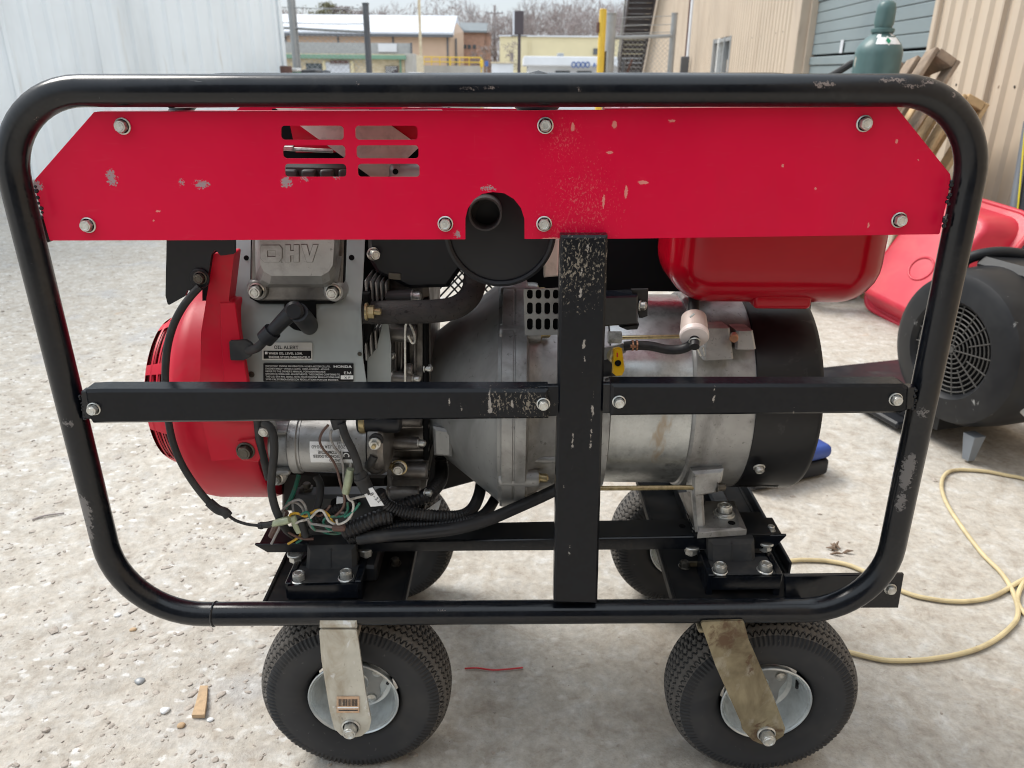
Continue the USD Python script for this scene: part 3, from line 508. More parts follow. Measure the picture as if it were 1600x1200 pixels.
for a, b in zip(e2[:-1], e2[1:]): obj('wall_panel', rib_sheet(a + .002, b - .002, 0.02, HW), M_wall_tan, bl, 28)
obj('wall_panel', rib_sheet(11.5, 13.0, 1.5, HW), M_wall_tan, bl, 28); obj('wall_panel', rib_sheet(11.5, 13.0, 0.02, 0.5), M_wall_tan, bl, 28)
obj('wall_panel', rib_sheet(13.0, 15.8, 0.02, HW), M_wall_tan, bl, 28)
obj('wall_panel', rib_sheet(16.15, 21.0, 0.02, HW), M_wall_tan, bl, 28); obj('wall_panel', rib_sheet(21.0, 27.5, 0.02, HW), M_wall_tan, bl, 28)
obj('corner_trim', wall_box(15.8, 15.95, -.01, .05, 0, HW, .01), M_white_r, bl, False)
obj('recess_backing', wall_box(15.95, 16.15, -.2, -.12, 0, HW), M_dark, bl, False)
obj('drain_pipe', bar(RW(16.05, .03, 0), RW(16.05, .03, HW), .04, 12), M_brown, bl)
obj('back_wall', wall_box(-3.2, 27.5, -.35, -.30, 0, HW - .02), M_wall_trim, bl, False)
obj('roof', wall_box(-3.3, 27.6, -6.0, .12, HW, HW + .06), M_wall_trim, bl, False)
obj('window_recess', wall_box(11.5, 13.0, -.06, -.05, .5, 1.5), M_glass_dark, bl, False)
for s in (11.5, 12.0, 12.5, 12.94): obj('window_bar', wall_box(s, s + .06, -.045, .03, .5, 1.5, .004), M_steel_grey if s != 12.5 else M_white_pl, bl, False)
for z in (.5, .98, 1.44): obj('window_bar', wall_box(11.56, 12.94, -.04, .018, z, z + .05, .004), M_steel_grey, bl, False)
obj('window_board', wall_box(12.58, 12.9, -.046, -.03, 1.04, 1.43), M_wall_tan, bl, False)
obj('window_board', wall_box(12.58, 12.9, -.046, -.03, .55, .96), M_wall_tan, bl, False)
obj('window_board', wall_box(11.6, 11.95, -.046, -.03, 1.04, 1.2), M_wall_tan, bl, False)
# shutter door in a reveal
obj('door_jamb', wall_box(7.97, 8.26, -.28, .035, 0, HW, .006), M_wall_trim, bl, False)
obj('door_jamb', wall_box(4.93, 4.985, -.28, .03, 0, HW, .006), M_wall_trim, bl, False)
obj('door_guide', wall_box(7.93, 7.97, -.14, -.05, 0, 3.2, .004), M_wall_trim, bl, False)
obj('door_header', wall_box(4.985, 7.93, -.28, .02, 3.2, HW, .004), M_wall_trim, bl, False)
zz, k = 0.02, 0
while zz < 3.18:
    h = 0.09
    sl = cbox(4.99, 7.94, -.145, -.11, zz, zz + h - .004, .005) if k % 6 else cbox(4.99, 7.94, -.145, -.098, zz, zz + h - .018, .008)
    d = obj('door_slat', remap(sl, WO, WD, WN, [0, 0, 1]), M_door, bl, False); zz += h; k += 1
obj('door_backing', wall_box(4.985, 7.93, -.19, -.16, 0, 3.2), M_dark, bl, False)
obj('door_notice', wall_box(6.98, 7.055, -.0965, -.0955, 1.19, 1.29), M_roof_white, bl, False)
for k in range(9): obj('door_scratch', wall_box(5.4 + k * .27, 5.4 + k * .27 + .05 + .05 * (k % 3), -.1085, -.1075, 1.115, 1.121), M_white_pl, bl, False)

# ------------------------------------------------------------------ left-hand building: white ribbed steel
LA, LB = G(0, 300)[:2], None
LP0 = np.array([-4.62, 6.9]); LP1 = np.array([A(443, 118, 11.4)[0], 11.4])
ld = LP1 - LP0; LL = np.linalg.norm(ld); LDd = np.array([*(ld / LL), 0]); LN = np.array([LDd[1], -LDd[0], 0]); LO = np.array([*LP0, 0])
wl = thing('white_shed', 'white painted ribbed steel shed filling the left side of the yard', 'building', LO)
ed = [-3.2, -1.8, -.6, .45, 1.5, 2.55, 3.6, LL]
for a, b in zip(ed[:-1], ed[1:]): obj('wall_panel', rib_sheet(a + .003, b - .003, 0.03, 4.6, .26, .022, 0, LO, LDd, LN, prof=((0, 0), (.62, 0), (.74, 1), (.90, 1))), M_wall_white, wl, 28)
LQ = lambda m: remap(m, LO, LDd, LN, [0, 0, 1])
for s in ed[1:-1]: obj('seam_strip', LQ(cbox(s - .008, s + .006, .0, .016, .05, 4.6)), M_wall_white, wl, False)
obj('base_trim', LQ(cbox(-3.2, LL, -.02, .03, -.02, .05)), M_grey_con, wl, False)
obj('corner_trim', LQ(cbox(LL - .01, LL + .07, -.12, .03, 0, 4.6, .006)), M_wall_white, wl, False)
obj('end_wall', LQ(cbox(LL - .05, LL, -7, -.13, 0, 4.6)), M_wall_white, wl, False)
obj('roof', LQ(cbox(-3.4, LL + .15, -7, .15, 4.6, 4.68)), M_wall_white, wl, False)

# ------------------------------------------------------------------ chain link fence and gate posts
def chain_link(P0, P1, z0, z1, pitch=0.075, r=0.0022):
    P0, P1 = np.array([*P0, 0.0]), np.array([*P1, 0.0]); d = P1 - P0; L = np.linalg.norm(d); d /= L; H = z1 - z0; ms = []
    s = -H
    while s < L:
        for sg in (1, -1):
            a0 = s if sg > 0 else s + H; t0, t1 = 0.0, H
            xs = lambda t: a0 + sg * t
            if sg > 0: t0, t1 = max(0, -a0), min(H, L - a0)
            else: t0, t1 = max(0, a0 - L), min(H, a0)
            if t1 - t0 > .02: ms.append(tube(np.array([P0 + d * xs(t0) + [0, 0, z0 + t0], P0 + d * xs(t1) + [0, 0, z0 + t1]]), r, 3, cap=False))
        s += pitch
    return cat(ms)
def post(px, py_top, Y, r, top=None):
    p = A(px, 112, Y); zt = A(px, py_top, Y)[2]
    return cat(bar((p[0], Y, -.05), (p[0], Y, zt), r, 12), cyl((p[0], Y, zt), (0, 0, 1), r * 1.12, .02, 12)), p[0], zt
fl = thing('chain_link_fence', 'chain link fence with strands of barbed wire at the corner of the white shed', 'fence', (A(573, 100, 12.0)[0], 12.0, 0))
m1, xa, za = post(463, -30, 11.9, .042); m2, xb, zb = post(577, 7, 12.0, .045); m3_, xc, zc = post(468, -10, 12.05, .03)
obj('post', m1, M_steel_grey, fl); obj('post', m2, M_dark_post, fl); obj('post', m3_, M_steel_grey, fl)
zr = A(560, 50, 12)[2]
obj('top_rail', bar((xa - .3, 12, A(460, 43, 12)[2]), (xb, 12, zr), .018, 8), M_steel_grey, fl)
obj('bottom_rail', bar((xa - .3, 12, .1), (xb, 12, .1), .018, 8), M_steel_grey, fl)
for py in (12, 36): obj('barbed_wire', tube(spline([(xa - .3, 12, A(455, py - 1, 12)[2]), ((xa + xb) / 2, 12, A(510, py - 1, 12)[2] - .02), (xb, 12, A(570, py + 1, 12)[2])], .2), .006, 5), M_steel_grey, fl)
obj('chain_link', chain_link((xa - .3, 12.01), (xb, 12.01), .06, zr), M_steel_grey, fl, kind='stuff')
fg = thing('yard_gate', 'grey pipe and chain link gate leaf beside the yellow post, under the dark stairs', 'gate', (A(955, 100, 14.8)[0], 14.8, 0))
q1, x1, z1 = post(951, 22, 14.8, .085); q2, x2, z2 = post(1047, 22, 15.0, .055)
obj('post', q1, M_steel_grey, fg); obj('post', q2, M_steel_grey, fg)
zg = A(1000, 58, 14.9)[2]; tp = lambda px, py: A(px, py, 14.9)
obj('top_rail', bar(tp(955, 59), tp(1050, 56), .03, 8), M_steel_grey, fg)
for py in (25, 38, 50): obj('barbed_wire', bar(tp(955, py + 3), tp(1052, py), .006, 5), M_steel_grey, fg)
obj('gate_stile', bar((tp(958, 100)[0], 14.9, .1), tp(957, 64), .022, 8), M_steel_grey, fg); obj('gate_stile', bar((tp(975, 100)[0], 14.9, .1), tp(975, 92), .03, 8), M_dark_post, fg)
obj('gate_brace', bar((tp(972, 112)[0], 14.9, .75), tp(988, 92), .02, 6), M_brown, fg)
obj('chain_link', chain_link((x1, 14.92), (x2, 15.0), .06, zg, .085, .0028), M_steel_grey, fg, kind='stuff')
wd2 = A(1040, 108, 17.2)
obj('lock_box', cbox(wd2[0] - .05, wd2[0] + .1, 15.4, 15.46, .6, 1.3, .01), M_dark_post, thing('meter_box', 'dark grey meter cabinet on the tan wall behind the yard gate', 'meter box', (wd2[0], 15.4, .6)))
yp = A(938, 108, 14.3); zt = A(942, 16, 14.3)[2]
ypm = thing('yellow_post', 'tall yellow painted steel post left of the yard gate', 'post', (yp[0], 14.3, 0))
obj('pipe', bar((yp[0], 14.3, -.05), (yp[0], 14.3, zt), .062, 16), M_yellow_paint, ypm); obj('cap', cyl((yp[0], 14.3, zt), (0, 0, 1), .055, .02, 16, .008), M_yellow_paint, ypm)
obj('bracket', cbox(yp[0] - .1, yp[0] - .05, 14.26, 14.34, zt - .35, zt - .18, .01), M_brown, ypm); obj('chain', bar((yp[0] + .09, 14.3, .3), (yp[0] + .075, 14.3, 1.35), .018, 6), M_bolt_dark, ypm)

# ------------------------------------------------------------------ outside stairs on the tan wall
st = thing('steel_stairs', 'dark steel outside staircase climbing along the tan wall behind the gate', 'staircase', RW(24, .4, 0))
SF = lambda s, n, z: RW(s, n, z)
s0, s1, zz0, zz1 = 27.0, 18.8, .55, 5.2
for n_ in (.10, .80): obj('stringer', hull([SF(s, n_ + e, z + dz) for s, z in ((s0, zz0), (s1, zz1)) for e in (0, .05) for dz in (-.16, .16)]), M_stair, st, False)
N = 38
for k in range(N):
    t = (k + .5) / N; s = s0 + (s1 - s0) * t; z = zz0 + (zz1 - zz0) * t
    obj('tread', hull([SF(s + a, b, z + c) for a in (-.17, .17) for b in (.15, .80) for c in (-.055, .055)]), M_stair, st, False)
obj('handrail', bar(SF(s0, .83, zz0 + .85), SF(s1, .83, zz1 + .85), .03, 8), M_steel_grey, st)
for t in (.05, .3, .55, .8): 
    s = s0 + (s1 - s0) * t; z = zz0 + (zz1 - zz0) * t; obj('baluster', bar(SF(s, .83, z), SF(s, .83, z + .85), .02, 6), M_stair, st)
obj('support_post', bar(SF(26.6, .5, -.9), SF(26.6, .5, .7), .06, 8), M_stair, st)

# ------------------------------------------------------------------ far side of the road
def px_box(x0, x1, ytop, Y, depth, zb=-2.6, ybot=None):
    a, b = A(x0, ytop, Y), A(x1, ytop, Y); z1 = (a[2] + b[2]) / 2; z0 = zb if ybot is None else (A(x0, ybot, Y)[2] + A(x1, ybot, Y)[2]) / 2
    return a[0], b[0], Y, Y + depth, z0, z1
def zpx(py, Y, px=800): return A(px, py, Y)[2]
def xpx(px, Y): return A(px, 100, Y)[0]
# long tan warehouse with pale roof
Y = 96
b1 = thing('warehouse', 'long salmon-tan warehouse with a pale metal roof across the road', 'building', (xpx(600, Y), Y, -2.3))
x0, x1, _, _, z0, z1 = px_box(300, 703, 53, Y, 14)
obj('wall', cbox(x0, x1, Y, Y + 14, z0, z1), M_tan_metal, b1, False)
zr_ = zpx(27, Y + 7, 600)
V = np.array([[x0, Y - .5, z1], [x1 + .4, Y - .5, z1], [x1 + .4, Y + 7, zr_], [x0, Y + 7, zr_], [x0, Y + 14.5, z1], [x1 + .4, Y + 14.5, z1]]); V2 = V + [0, 0, .25]
obj('roof', hull(np.vstack([V, V2])), M_roof_white, b1, False)
obj('eaves_gutter', cbox(x0, x1 + .4, Y - .62, Y - .5, z1 - .25, z1 + .05), M_dark_post, b1, False)
for px in (450, 531, 616, 700): x = xpx(px, Y); obj('downpipe', cbox(x - .09, x + .09, Y - .1, Y - .002, z0, z1 - .2), M_dark_post, b1, False)
xg = xpx(717, Y); obj('gable_wing', hull([(x1, Y - .02, z0), (xg + .4, Y + 3, z0), (x1, Y - .02, z1), (xg + .4, Y + 3, z1 + .5), (x1 + .6, Y + 3, zr_ - .7), (x1, Y + 9, z0), (x1, Y + 9, z1)]), M_tan_metal, b1, False)
obj('doorway', cbox(xpx(712, Y + 1) , xpx(714.5, Y + 1), Y + .9, Y + 1.05, z0, zpx(60, Y)), M_dark_post, b1, False)
# low stone office with green fascia
Y = 62
b2 = thing('stone_office', 'low limestone office with a green fascia and grey metal roof wall', 'building', (xpx(540, Y), Y, -2.3))
x0, x1, _, _, z0, z1 = px_box(380, 632, 92, Y, 8)
obj('wall', cbox(x0, x1, Y, Y + 8, z0, z1 - .002), M_stone, b2, False)
obj('fascia', cbox(x0, x1 + .15, Y - .45, Y + .05, z1, z1 + .3, .03), M_green_fascia, b2, False)
for px in (626,): x = xpx(px, Y); obj('downpipe', bar((x, Y - .12, z0), (x, Y - .12, z1), .07, 8), M_green_fascia, b2)
obj('parapet', cbox(x0, xpx(645, Y), Y + .4, Y + 7.5, z0 + .1, zpx(86, Y)), M_stone, b2, False)
obj('end_pier', cbox(xpx(633, Y), xpx(646, Y), Y - .1, Y + 2, z0, zpx(85, Y), .02), M_grey_con, b2, False)
obj('roof_screen', cbox(x0, xpx(643, Y + 3), Y + 3, Y + 3.2, zpx(90, Y + 3), zpx(69, Y + 3)), M_steel_grey, b2, False)
obj('roof_screen_patch', cbox(xpx(592, Y + 2.9), xpx(621, Y + 2.9), Y + 2.9, Y + 2.96, zpx(83, Y + 3), zpx(70, Y + 3)), M_roof_white, b2, False)
obj('roof_screen_end', cbox(xpx(642.5, Y + 2.9), xpx(645, Y + 2.9), Y + 2.85, Y + 2.99, zpx(85, Y + 3), zpx(68, Y + 3)), M_dark_post, b2, False)
obj('garage_door', cbox(xpx(506, Y), xpx(546, Y), Y - .06, Y - .01, z0, zpx(100, Y)), M_roof_white, b2, False)
obj('door_pier', cbox(xpx(548, Y), xpx(553, Y), Y - .12, Y - .01, z0, zpx(97, Y), .02), M_cream, b2, False)
obj('door_pier', cbox(xpx(504, Y), xpx(509, Y), Y - .12, Y - .07, z0, zpx(97, Y), .01), M_cream, b2, False)
sg = cbox(xpx(517, Y), xpx(545, Y), Y - .2, Y - .13, zpx(102, Y), zpx(97.2, Y)); obj('name_board', sg, M_brown, b2, False)
hb = cbox(xpx(602, Y), xpx(622, Y), Y - .14, Y - .04, zpx(120, Y), zpx(105, Y)); w = obj('notice_board', hb, M_board, b2, False)
for k, (ya, ln) in enumerate(((106.2, 19), (109, 18), (111.8, 15), (114.6, 10))):
    for q in range(int(ln / 2.2)): obj('notice_line', cbox(xpx(603 + q * 2.2, Y), xpx(604.3 + q * 2.2, Y), Y - .16, Y - .145, zpx(ya + 1.2, Y), zpx(ya, Y)), M_ink_white, w, False)
obj('dark_window', cbox(xpx(478, Y), xpx(503, Y), Y - .05, Y - .01, zpx(112, Y), zpx(102, Y)), M_glass_dark, b2, False)
# orange brick house
Y = 104
b3 = thing('brick_house', 'small orange brick house with grey roof behind the yellow railing', 'house', (xpx(745, Y), Y, -2.3))
x0, x1, _, _, z0, z1 = px_box(720, 757, 51, Y, 7)
obj('wall', cbox(x0, x1, Y, Y + 7, z0, z1), M_brick_or, b3, False)
obj('roof', hull([(x0 - .3, Y - .4, z1), (x1 + .3, Y - .4, z1), (x0 - .3, Y + 4, zpx(36, Y + 4)), (x1 + .3, Y + 4, zpx(36, Y + 4)), (x0 - .3, Y - .4, z1 + .2), (x1 + .3, Y - .4, z1 + .2), (x0, Y + 7, z1), (x1, Y + 7, z1)]), M_roof_grey, b3, False)
for px in (724, 731, 739): 
    w = obj('window', cbox(xpx(px, Y), xpx(px + 5, Y), Y - .06, Y - .004, zpx(77, Y), zpx(70.5, Y)), M_dark_post, b3, False)
    obj('pane', cbox(xpx(px + .7, Y), xpx(px + 4.3, Y), Y - .09, Y - .062, zpx(76.3, Y), zpx(71.2, Y)), M_glass_dark, w, False)
obj('porch_wall', cbox(xpx(757.2, Y), xpx(766, Y), Y + .5, Y + 5, z0, zpx(51, Y)), M_brick_or, b3, False)
# cream hall
Y = 84
b4 = thing('cream_hall', 'long cream rendered hall with a flat roof behind the white shop', 'building', (xpx(870, Y), Y, -2.3))
x0, x1, _, _, z0, z1 = px_box(781, 1090, 58.5, Y, 16)
obj('wall', cbox(x0, x1, Y, Y + 16, z0, z1), M_cream, b4, False)
obj('coping', cbox(x0 - .1, x1 + .1, Y - .12, Y + 16.1, z1, z1 + .14), M_white_r, b4, False)
obj('vent', cbox(xpx(926, Y), xpx(934, Y), Y - .15, Y - .01, zpx(84, Y), zpx(74.5, Y)), M_dark_post, b4, False)
obj('pilaster', cbox(xpx(826, Y), xpx(828, Y), Y - .1, Y - .01, z0, zpx(62, Y)), M_cream, b4, False)
# white shop with blue lettering
Y = 57
b5 = thing('white_shop', 'low white shop with blue ring-like lettering on its deep fascia', 'shop', (xpx(925, Y), Y, -2.3))
x0, x1, _, _, z0, z1 = px_box(826, 1060, 104, Y, 9)
obj('wall', cbox(x0, x1, Y, Y + 9, z0, z1), M_white_r, b5, False)
obj('fascia', cbox(xpx(818, Y), x1 + .5, Y - .8, Y + 9, z1, zpx(87.5, Y), .06), M_white_r, b5, False)
for px in (868, 902, 974, 1006):
    w = obj('window', cbox(xpx(px, Y), xpx(px + 23, Y), Y - .05, Y - .004, zpx(128, Y), zpx(110, Y)), M_dark_post, b5, False)
    obj('pane', cbox(xpx(px + 1.2, Y), xpx(px + 21.8, Y), Y - .075, Y - .052, zpx(127, Y), zpx(111.5, Y)), M_glass_dark, w, False)
obj('roof_vent', cbox(xpx(872, Y), xpx(882, Y), Y + 1, Y + 2.2, zpx(88.5, Y), zpx(81.5, Y), .05), M_steel_grey, b5, False)
for k in range(4):
    c = A(896.5 + k * 7.2, 101.2, Y - .83); ring = [(c[0] + .13 * math.cos(t), Y - .83, c[2] + .17 * math.sin(t)) for t in np.arange(16) * math.pi / 8]
    obj('letter', tube(ring, .035, 5, closed=True), M_sign_blue, b5)
obj('letter', text_on('Au', (xpx(924, Y), Y - .81, zpx(103.8, Y)), .26, bold=True, depth=.02), M_sign_blue, b5, False)
# white garden wall box
b6 = thing('white_hut', 'small white utility hut right of the yellow railing', 'hut', (xpx(785, 60), 60, -2.3))
obj('wall', cbox(xpx(768, 60), xpx(802, 60), 60, 62, -2.6, zpx(99, 60)), M_white_r, b6, False); obj('roof', cbox(xpx(767, 60), xpx(803, 60), 59.9, 62.1, zpx(99, 60), zpx(97, 60), .02), M_stone, b6, False)
# loading dock with yellow railing
b7 = thing('loading_dock', 'grey concrete loading dock with a yellow safety railing', 'loading dock', (xpx(700, 72), 72, -2.3))
Y = 72; obj('wall', cbox(xpx(645, Y), xpx(752, Y), Y, Y + 6, -2.6, zpx(103.5, Y)), M_grey_con, b7, False)
for py in (90, 97.5): obj('rail', bar((xpx(645, Y), Y + .2, zpx(py, Y)), (xpx(752, Y), Y + .2, zpx(py + .5, Y)), .055, 6), M_yellow_paint, b7)
for px in (650, 662, 674, 687, 703, 718, 733, 751): obj('railing_post', bar((xpx(px, Y), Y + .2, zpx(104, Y)), (xpx(px, Y), Y + .2, zpx(89.6, Y)), .05 if px != 703 else .09, 6), M_yellow_paint, b7)
bd = thing('yellow_box', 'yellow rounded box at the right end of the safety railing', 'box', (xpx(754, 70), 70, -2.3))
obj('body', rbox(xpx(750, 70), xpx(755, 70), 69.8, 70.3, zpx(106, 70), zpx(93, 70), .1), M_yellow_paint, bd); obj('stand', bar((xpx(752, 70), 70, -2.4), (xpx(752, 70), 70, zpx(105, 70)), .05), M_yellow_paint, bd)
bd = thing('blue_sign', 'small blue sign on a post beside the yellow box', 'sign', (xpx(760, 68), 68, -2.3))
obj('panel', cbox(xpx(757.5, 68), xpx(763, 68), 67.96, 68, zpx(104, 68), zpx(95.5, 68), .01), M_sign_blue, bd, False); obj('stand', bar((xpx(760, 68), 68.03, -2.4), (xpx(760, 68), 68.03, zpx(97, 68)), .03), M_steel_grey, bd)

# poles
def pole(name, label, px, ytop, Y, r, m_, extra=None, cat_='pole'):
    x = xpx(px, Y); t = thing(name, label, cat_, (x, Y, -2.3 if Y > 55 else -1)); zt = A(px, ytop, Y)[2]
    obj('pole', tube(np.array([(x, Y, -2.6), (x, Y, zt * .5), (x, Y, zt)]), [r * 1.15, r, r * .85], 10), m_, t)
    if extra: extra(t, x, Y, zt)
    return t
def arm_(t, x, Y, zt): 
    obj('crossarm', cbox(x - 1.1, x + 1.1, Y - .16, Y - .05, zt - 1.0, zt - .85, .01), M_bark, t, False)
    for dx in (-.95, -.4, .4, .95): obj('insulator', cyl((x + dx, Y - .1, zt - .85), (0, 0, 1), .05, .16, 8), M_dark_post, t)
pole('utility_pole', 'thin pale utility pole in front of the tan warehouse', 658, -60, 80, .13, M_stone, arm_, 'utility pole')
pole('utility_pole', 'distant brown utility pole between the brick house and cream hall', 773, 8, 108, .16, M_bark, arm_, 'utility pole')
def panel_(t, x, Y, zt):
    obj('sign_panel', cbox(x - .30, x + .24, Y - .12, Y + .12, zpx(54, Y), zpx(17, Y), .02), M_board, t, False); obj('sign_edge', cbox(x - .40, x - .302, Y - .11, Y + .11, zpx(54, Y), zpx(17, Y)), M_roof_white, t, False); obj('bracket', cbox(x - .5, x + .45, Y - .05, Y + .05, zpx(57, Y), zpx(55.5, Y)), M_dark_post, t, False)
pole('sign_pole', 'tall black pole carrying a narrow dark sign panel in front of the cream hall', 811, 17, 50, .10, M_board, panel_, 'sign pole')
# overhead cables
for k, (a, b, lb) in enumerate((((448, -4, 80), (760, -30, 80), 'thin overhead power cable above the warehouse roof'), ((690, -6, 78), (830, 62, 108), 'thin overhead cable slanting down towards the brick house'))):
    pa, pb = A(*a), A(*b); obj('power_cable', tube(spline([pa, (pa + pb) / 2 - [0, 0, .5], pb], 2), .016, 5), M_dark_post, None, label=lb, cat='cable')

# cars, bins and tyres beyond the gate
def car(label, px0, px1, ytop, Y, m_):
    x0, x1 = xpx(px0, Y), xpx(px1, Y); w = x1 - x0; zt = A((px0 + px1) / 2, ytop, Y)[2]; cx = (x0 + x1) / 2; zg_ = float(ground_z(np.array([cx]), np.array([float(Y)]))[0]); H = zt - zg_
    t = thing('parked_car', label, 'car', (cx, Y, zg_))
    def sec(y, zs, hw): return [(cx + s * hw, y, z) for s in (-1, 1) for z in zs]
    obj('body', hull(sec(Y - .1, (zg_ + .35, zg_ + H * .52), w * .56) + sec(Y + 4.2, (zg_ + .35, zg_ + H * .55), w * .56)), m_, t, 20)
    obj('cabin', hull(sec(Y + .9, (zg_ + H * .55,), w * .53) + sec(Y + 3.6, (zg_ + H * .57,), w * .53) + sec(Y + 1.6, (zt - .02,), w * .40) + sec(Y + 1.75, (zt,), w * .36) + sec(Y + 3.1, (zt,), w * .38)), m_, t, 15)
    obj('windscreen', hull([(cx + s * q, Y + yy - .03, z) for s in (-1, 1) for q, yy, z in ((w * .47, 1.0, zg_ + H * .60), (w * .37, 1.5, zt - .09))] + [(cx + s * q, Y + yy + .03, z) for s in (-1, 1) for q, yy, z in ((w * .47, 1.0, zg_ + H * .60), (w * .37, 1.5, zt - .09))]), M_glass_dark, t, False)
    for sx in (-1, 1):
        for yy in (.8, 3.3): obj('wheel', cyl((cx + sx * w * .56 - (.1 if sx > 0 else 0.0) - (.0 if sx > 0 else -.0), Y + yy, zg_ + .33), (1, 0, 0), .33, .12, 20, .03), M_tyre, t)
        obj('headlight', rbox(cx + sx * w * .42 - .12, cx + sx * w * .42 + .12, Y - .13, Y - .05, zg_ + H * .40, zg_ + H * .48, .03, 8), M_white_label, t)
car('white car parked before the stone office, its pale roof just showing', 627, 652, 113.5, 38, M_car_white)
car('dark car parked right of the white car, only its roof showing', 657, 690, 116.5, 36, M_car_dark)
tb = thing('rubbish_bin', 'green plastic bin at the foot of the fence by the shed corner', 'bin', (xpx(457, 10.8), 10.8, 0))
xx = xpx(456.5, 10.8); zt = zpx(106, 10.8, 456)
obj('body', hull([(xx + s * w, 10.8 + q * w, z) for s in (-1, 1) for q in (-1, 1) for w, z in ((.07, 0), (.085, zt - .05))]), M_bin_green, tb, 20); obj('lid', cbox(xx - .1, xx + .09, 10.7, 10.9, zt - .05, zt, .015), M_white_pl, tb, False)
xx = xpx(446, 10.6); zt = zpx(103, 10.6, 446)
tk = thing('oil_drum', 'rusty brown drum against the end of the white shed', 'drum', (xx, 10.6, 0)); obj('body', cyl((xx, 10.6, 0), (0, 0, 1), .075, zt, 24, .01), M_brown, tk)
for f in (.35, .68): obj('hoop', lathe([(.076, 0), (.082, .015), (.076, .03)], (xx, 10.6, zt * f), (0, 0, 1), 24), M_brown, tk)
for k, px in enumerate((477, 489, 501)):
    xx = xpx(px, 11.3); zt = zpx(109 - k % 2, 11.3, px); p_ = rbox(xx - .115, xx + .115, 11.1, 11.5, -.01, zt, .07, 10); v = p_.vertices
    p_ = p_.subdivide().subdivide(); nv = meshkit.fbm(p_.vertices * 9, 3, k) - .5; p_.vertices = p_.vertices + np.stack([nv, nv, nv * .4], 1) * .08
    obj('rubbish_bag', p_, M_plastic, None, label=('black rubbish bag left of the row along the fence', 'black rubbish bag in the middle of the row along the fence', 'black rubbish bag right of the row along the fence')[k], cat='rubbish bag', group='rubbish bags along the fence')

# ------------------------------------------------------------------ bare winter trees beyond the roofs
def bare_tree(label, px, Y, ytop, seed, spread=1.0, group='bare winter trees beyond the roofs', m_=None, depth=6, name='bare_tree'):
    r = np.random.default_rng(seed); x = xpx(px, Y); zb = -2.4; zt = A(px, ytop, Y)[2]; H = zt - zb
    t = thing(name, label, 'tree', (x, Y, zb), group)
    tr, br = [], []
    def grow(p, d, L, rad, lv):
        q = p + d * L; mid = (p + q) / 2 + r.normal(0, .05 * L, 3)
        (tr if lv <= 1 else br).append(tube(np.array([p, mid, q]), [rad, rad * .85, rad * .68], 6 if lv < 2 else 3, cap=False))
        if lv >= depth: return
        for k in range(3 if lv < 2 or r.random() < .45 else 2):
            ang = r.uniform(.25, .75) * spread; az = r.uniform(0, 6.28); a, u, v = frame(d)
            nd = d * math.cos(ang) + (u * math.cos(az) + v * math.sin(az)) * math.sin(ang); nd = nd + [0, 0, .12]; nd /= np.linalg.norm(nd)
            grow(p + d * L * r.uniform(.7, 1.0), nd, L * r.uniform(.62, .86), max(rad * .6, .012), lv + 1)
    grow(np.array([x, Y, zb]), np.array([r.normal(0, .04), 0, 1.0]), H * .27, H * .018, 0)
    obj('trunk', cat(tr), M_bark, t, True); obj('crown', cat(br), m_ or M_bark_br, t, False)
T = [(470, 118, 8, 'low bare tree over the left end of the warehouse roof', .9), (590, 122, -12, 'bare tree with open crown above the middle of the warehouse roof', 1), (630, 120, -6, 'spreading bare tree above the warehouse roof, left of the thin pole', 1.1), (668, 125, 2, 'low bare tree above the warehouse roof, right of the thin pole', 1), (722, 118, -14, 'tall bare tree behind the brick house, left of the others', 1),
     (750, 112, -22, 'tall bare tree above the roof of the brick house', 1), (785, 106, -22, 'bare tree rising left of the black sign pole', .9), (812, 112, -30, 'bare tree directly behind the black sign pole', 1), (838, 108, -20, 'pale forked bare tree right of the black sign pole', 1.0),
     (868, 104, -26, 'dense bare tree above the middle of the cream hall', 1), (896, 108, -10, 'shorter bare tree above the cream hall, left of the yellow post', 1), (925, 110, -24, 'bare tree just left of the yellow post', 1), (962, 102, -34, 'big bare tree behind the gate post and yellow post', 1.1), (1000, 108, -30, 'big bare tree showing behind the dark stairs', 1)]
for k, (px, Y, yt, lb, sp_) in enumerate(T): bare_tree(lb, px, Y, yt, 50 + k, sp_, depth=7 if px > 700 else 6)
def bush(label, px, Y, ytop, w, seed, m_=None, zb=-2.4, n=2600, s=.16):
    r = np.random.default_rng(seed); x = xpx(px, Y); zt = A(px, ytop, Y)[2]; t = thing('leafy_tree', label, 'tree', (x, Y, zb))
    obj('trunk', bar((x, Y, zb), (x, Y, zt - .8), .14), M_bark, t)
    cl = r.normal(0, 1, (14, 3)) * [w * .38, w * .3, (zt - zb) * .16] + [x, Y, zt - (zt - zb) * .28]
    c = cl[r.integers(0, 14, n)] + r.normal(0, 1, (n, 3)) * w * .12
    c[:, 2] = np.minimum(c[:, 2], zt + r.normal(0, .15, n)); a = r.normal(0, 1, (n, 3)); a /= np.linalg.norm(a, axis=1, keepdims=True); b = np.cross(a, r.normal(0, 1, (n, 3))); b /= np.linalg.norm(b, axis=1, keepdims=True)
    V = np.stack([c - a * s, c + b * s * .5, c + a * s, c - b * s * .5], 1).reshape(-1, 3); F = np.arange(4 * n).reshape(-1, 4)
    obj('crown', (V, F), m_ or M_leaf, t, False)
bush('olive leafy tree above the warehouse roof, left of the dark fence post', 520, 116, 7, 4.2, 3, n=5200)
bush('brownish low tree above the warehouse roof, nearest to the fence post', 540, 118, 12, 3.6, 4, M_bark_br, n=3800)
bush('thin brown thicket in front of the brick house', 752, 98, 74, 2.4, 8, M_bark_br, n=1500, s=.1)
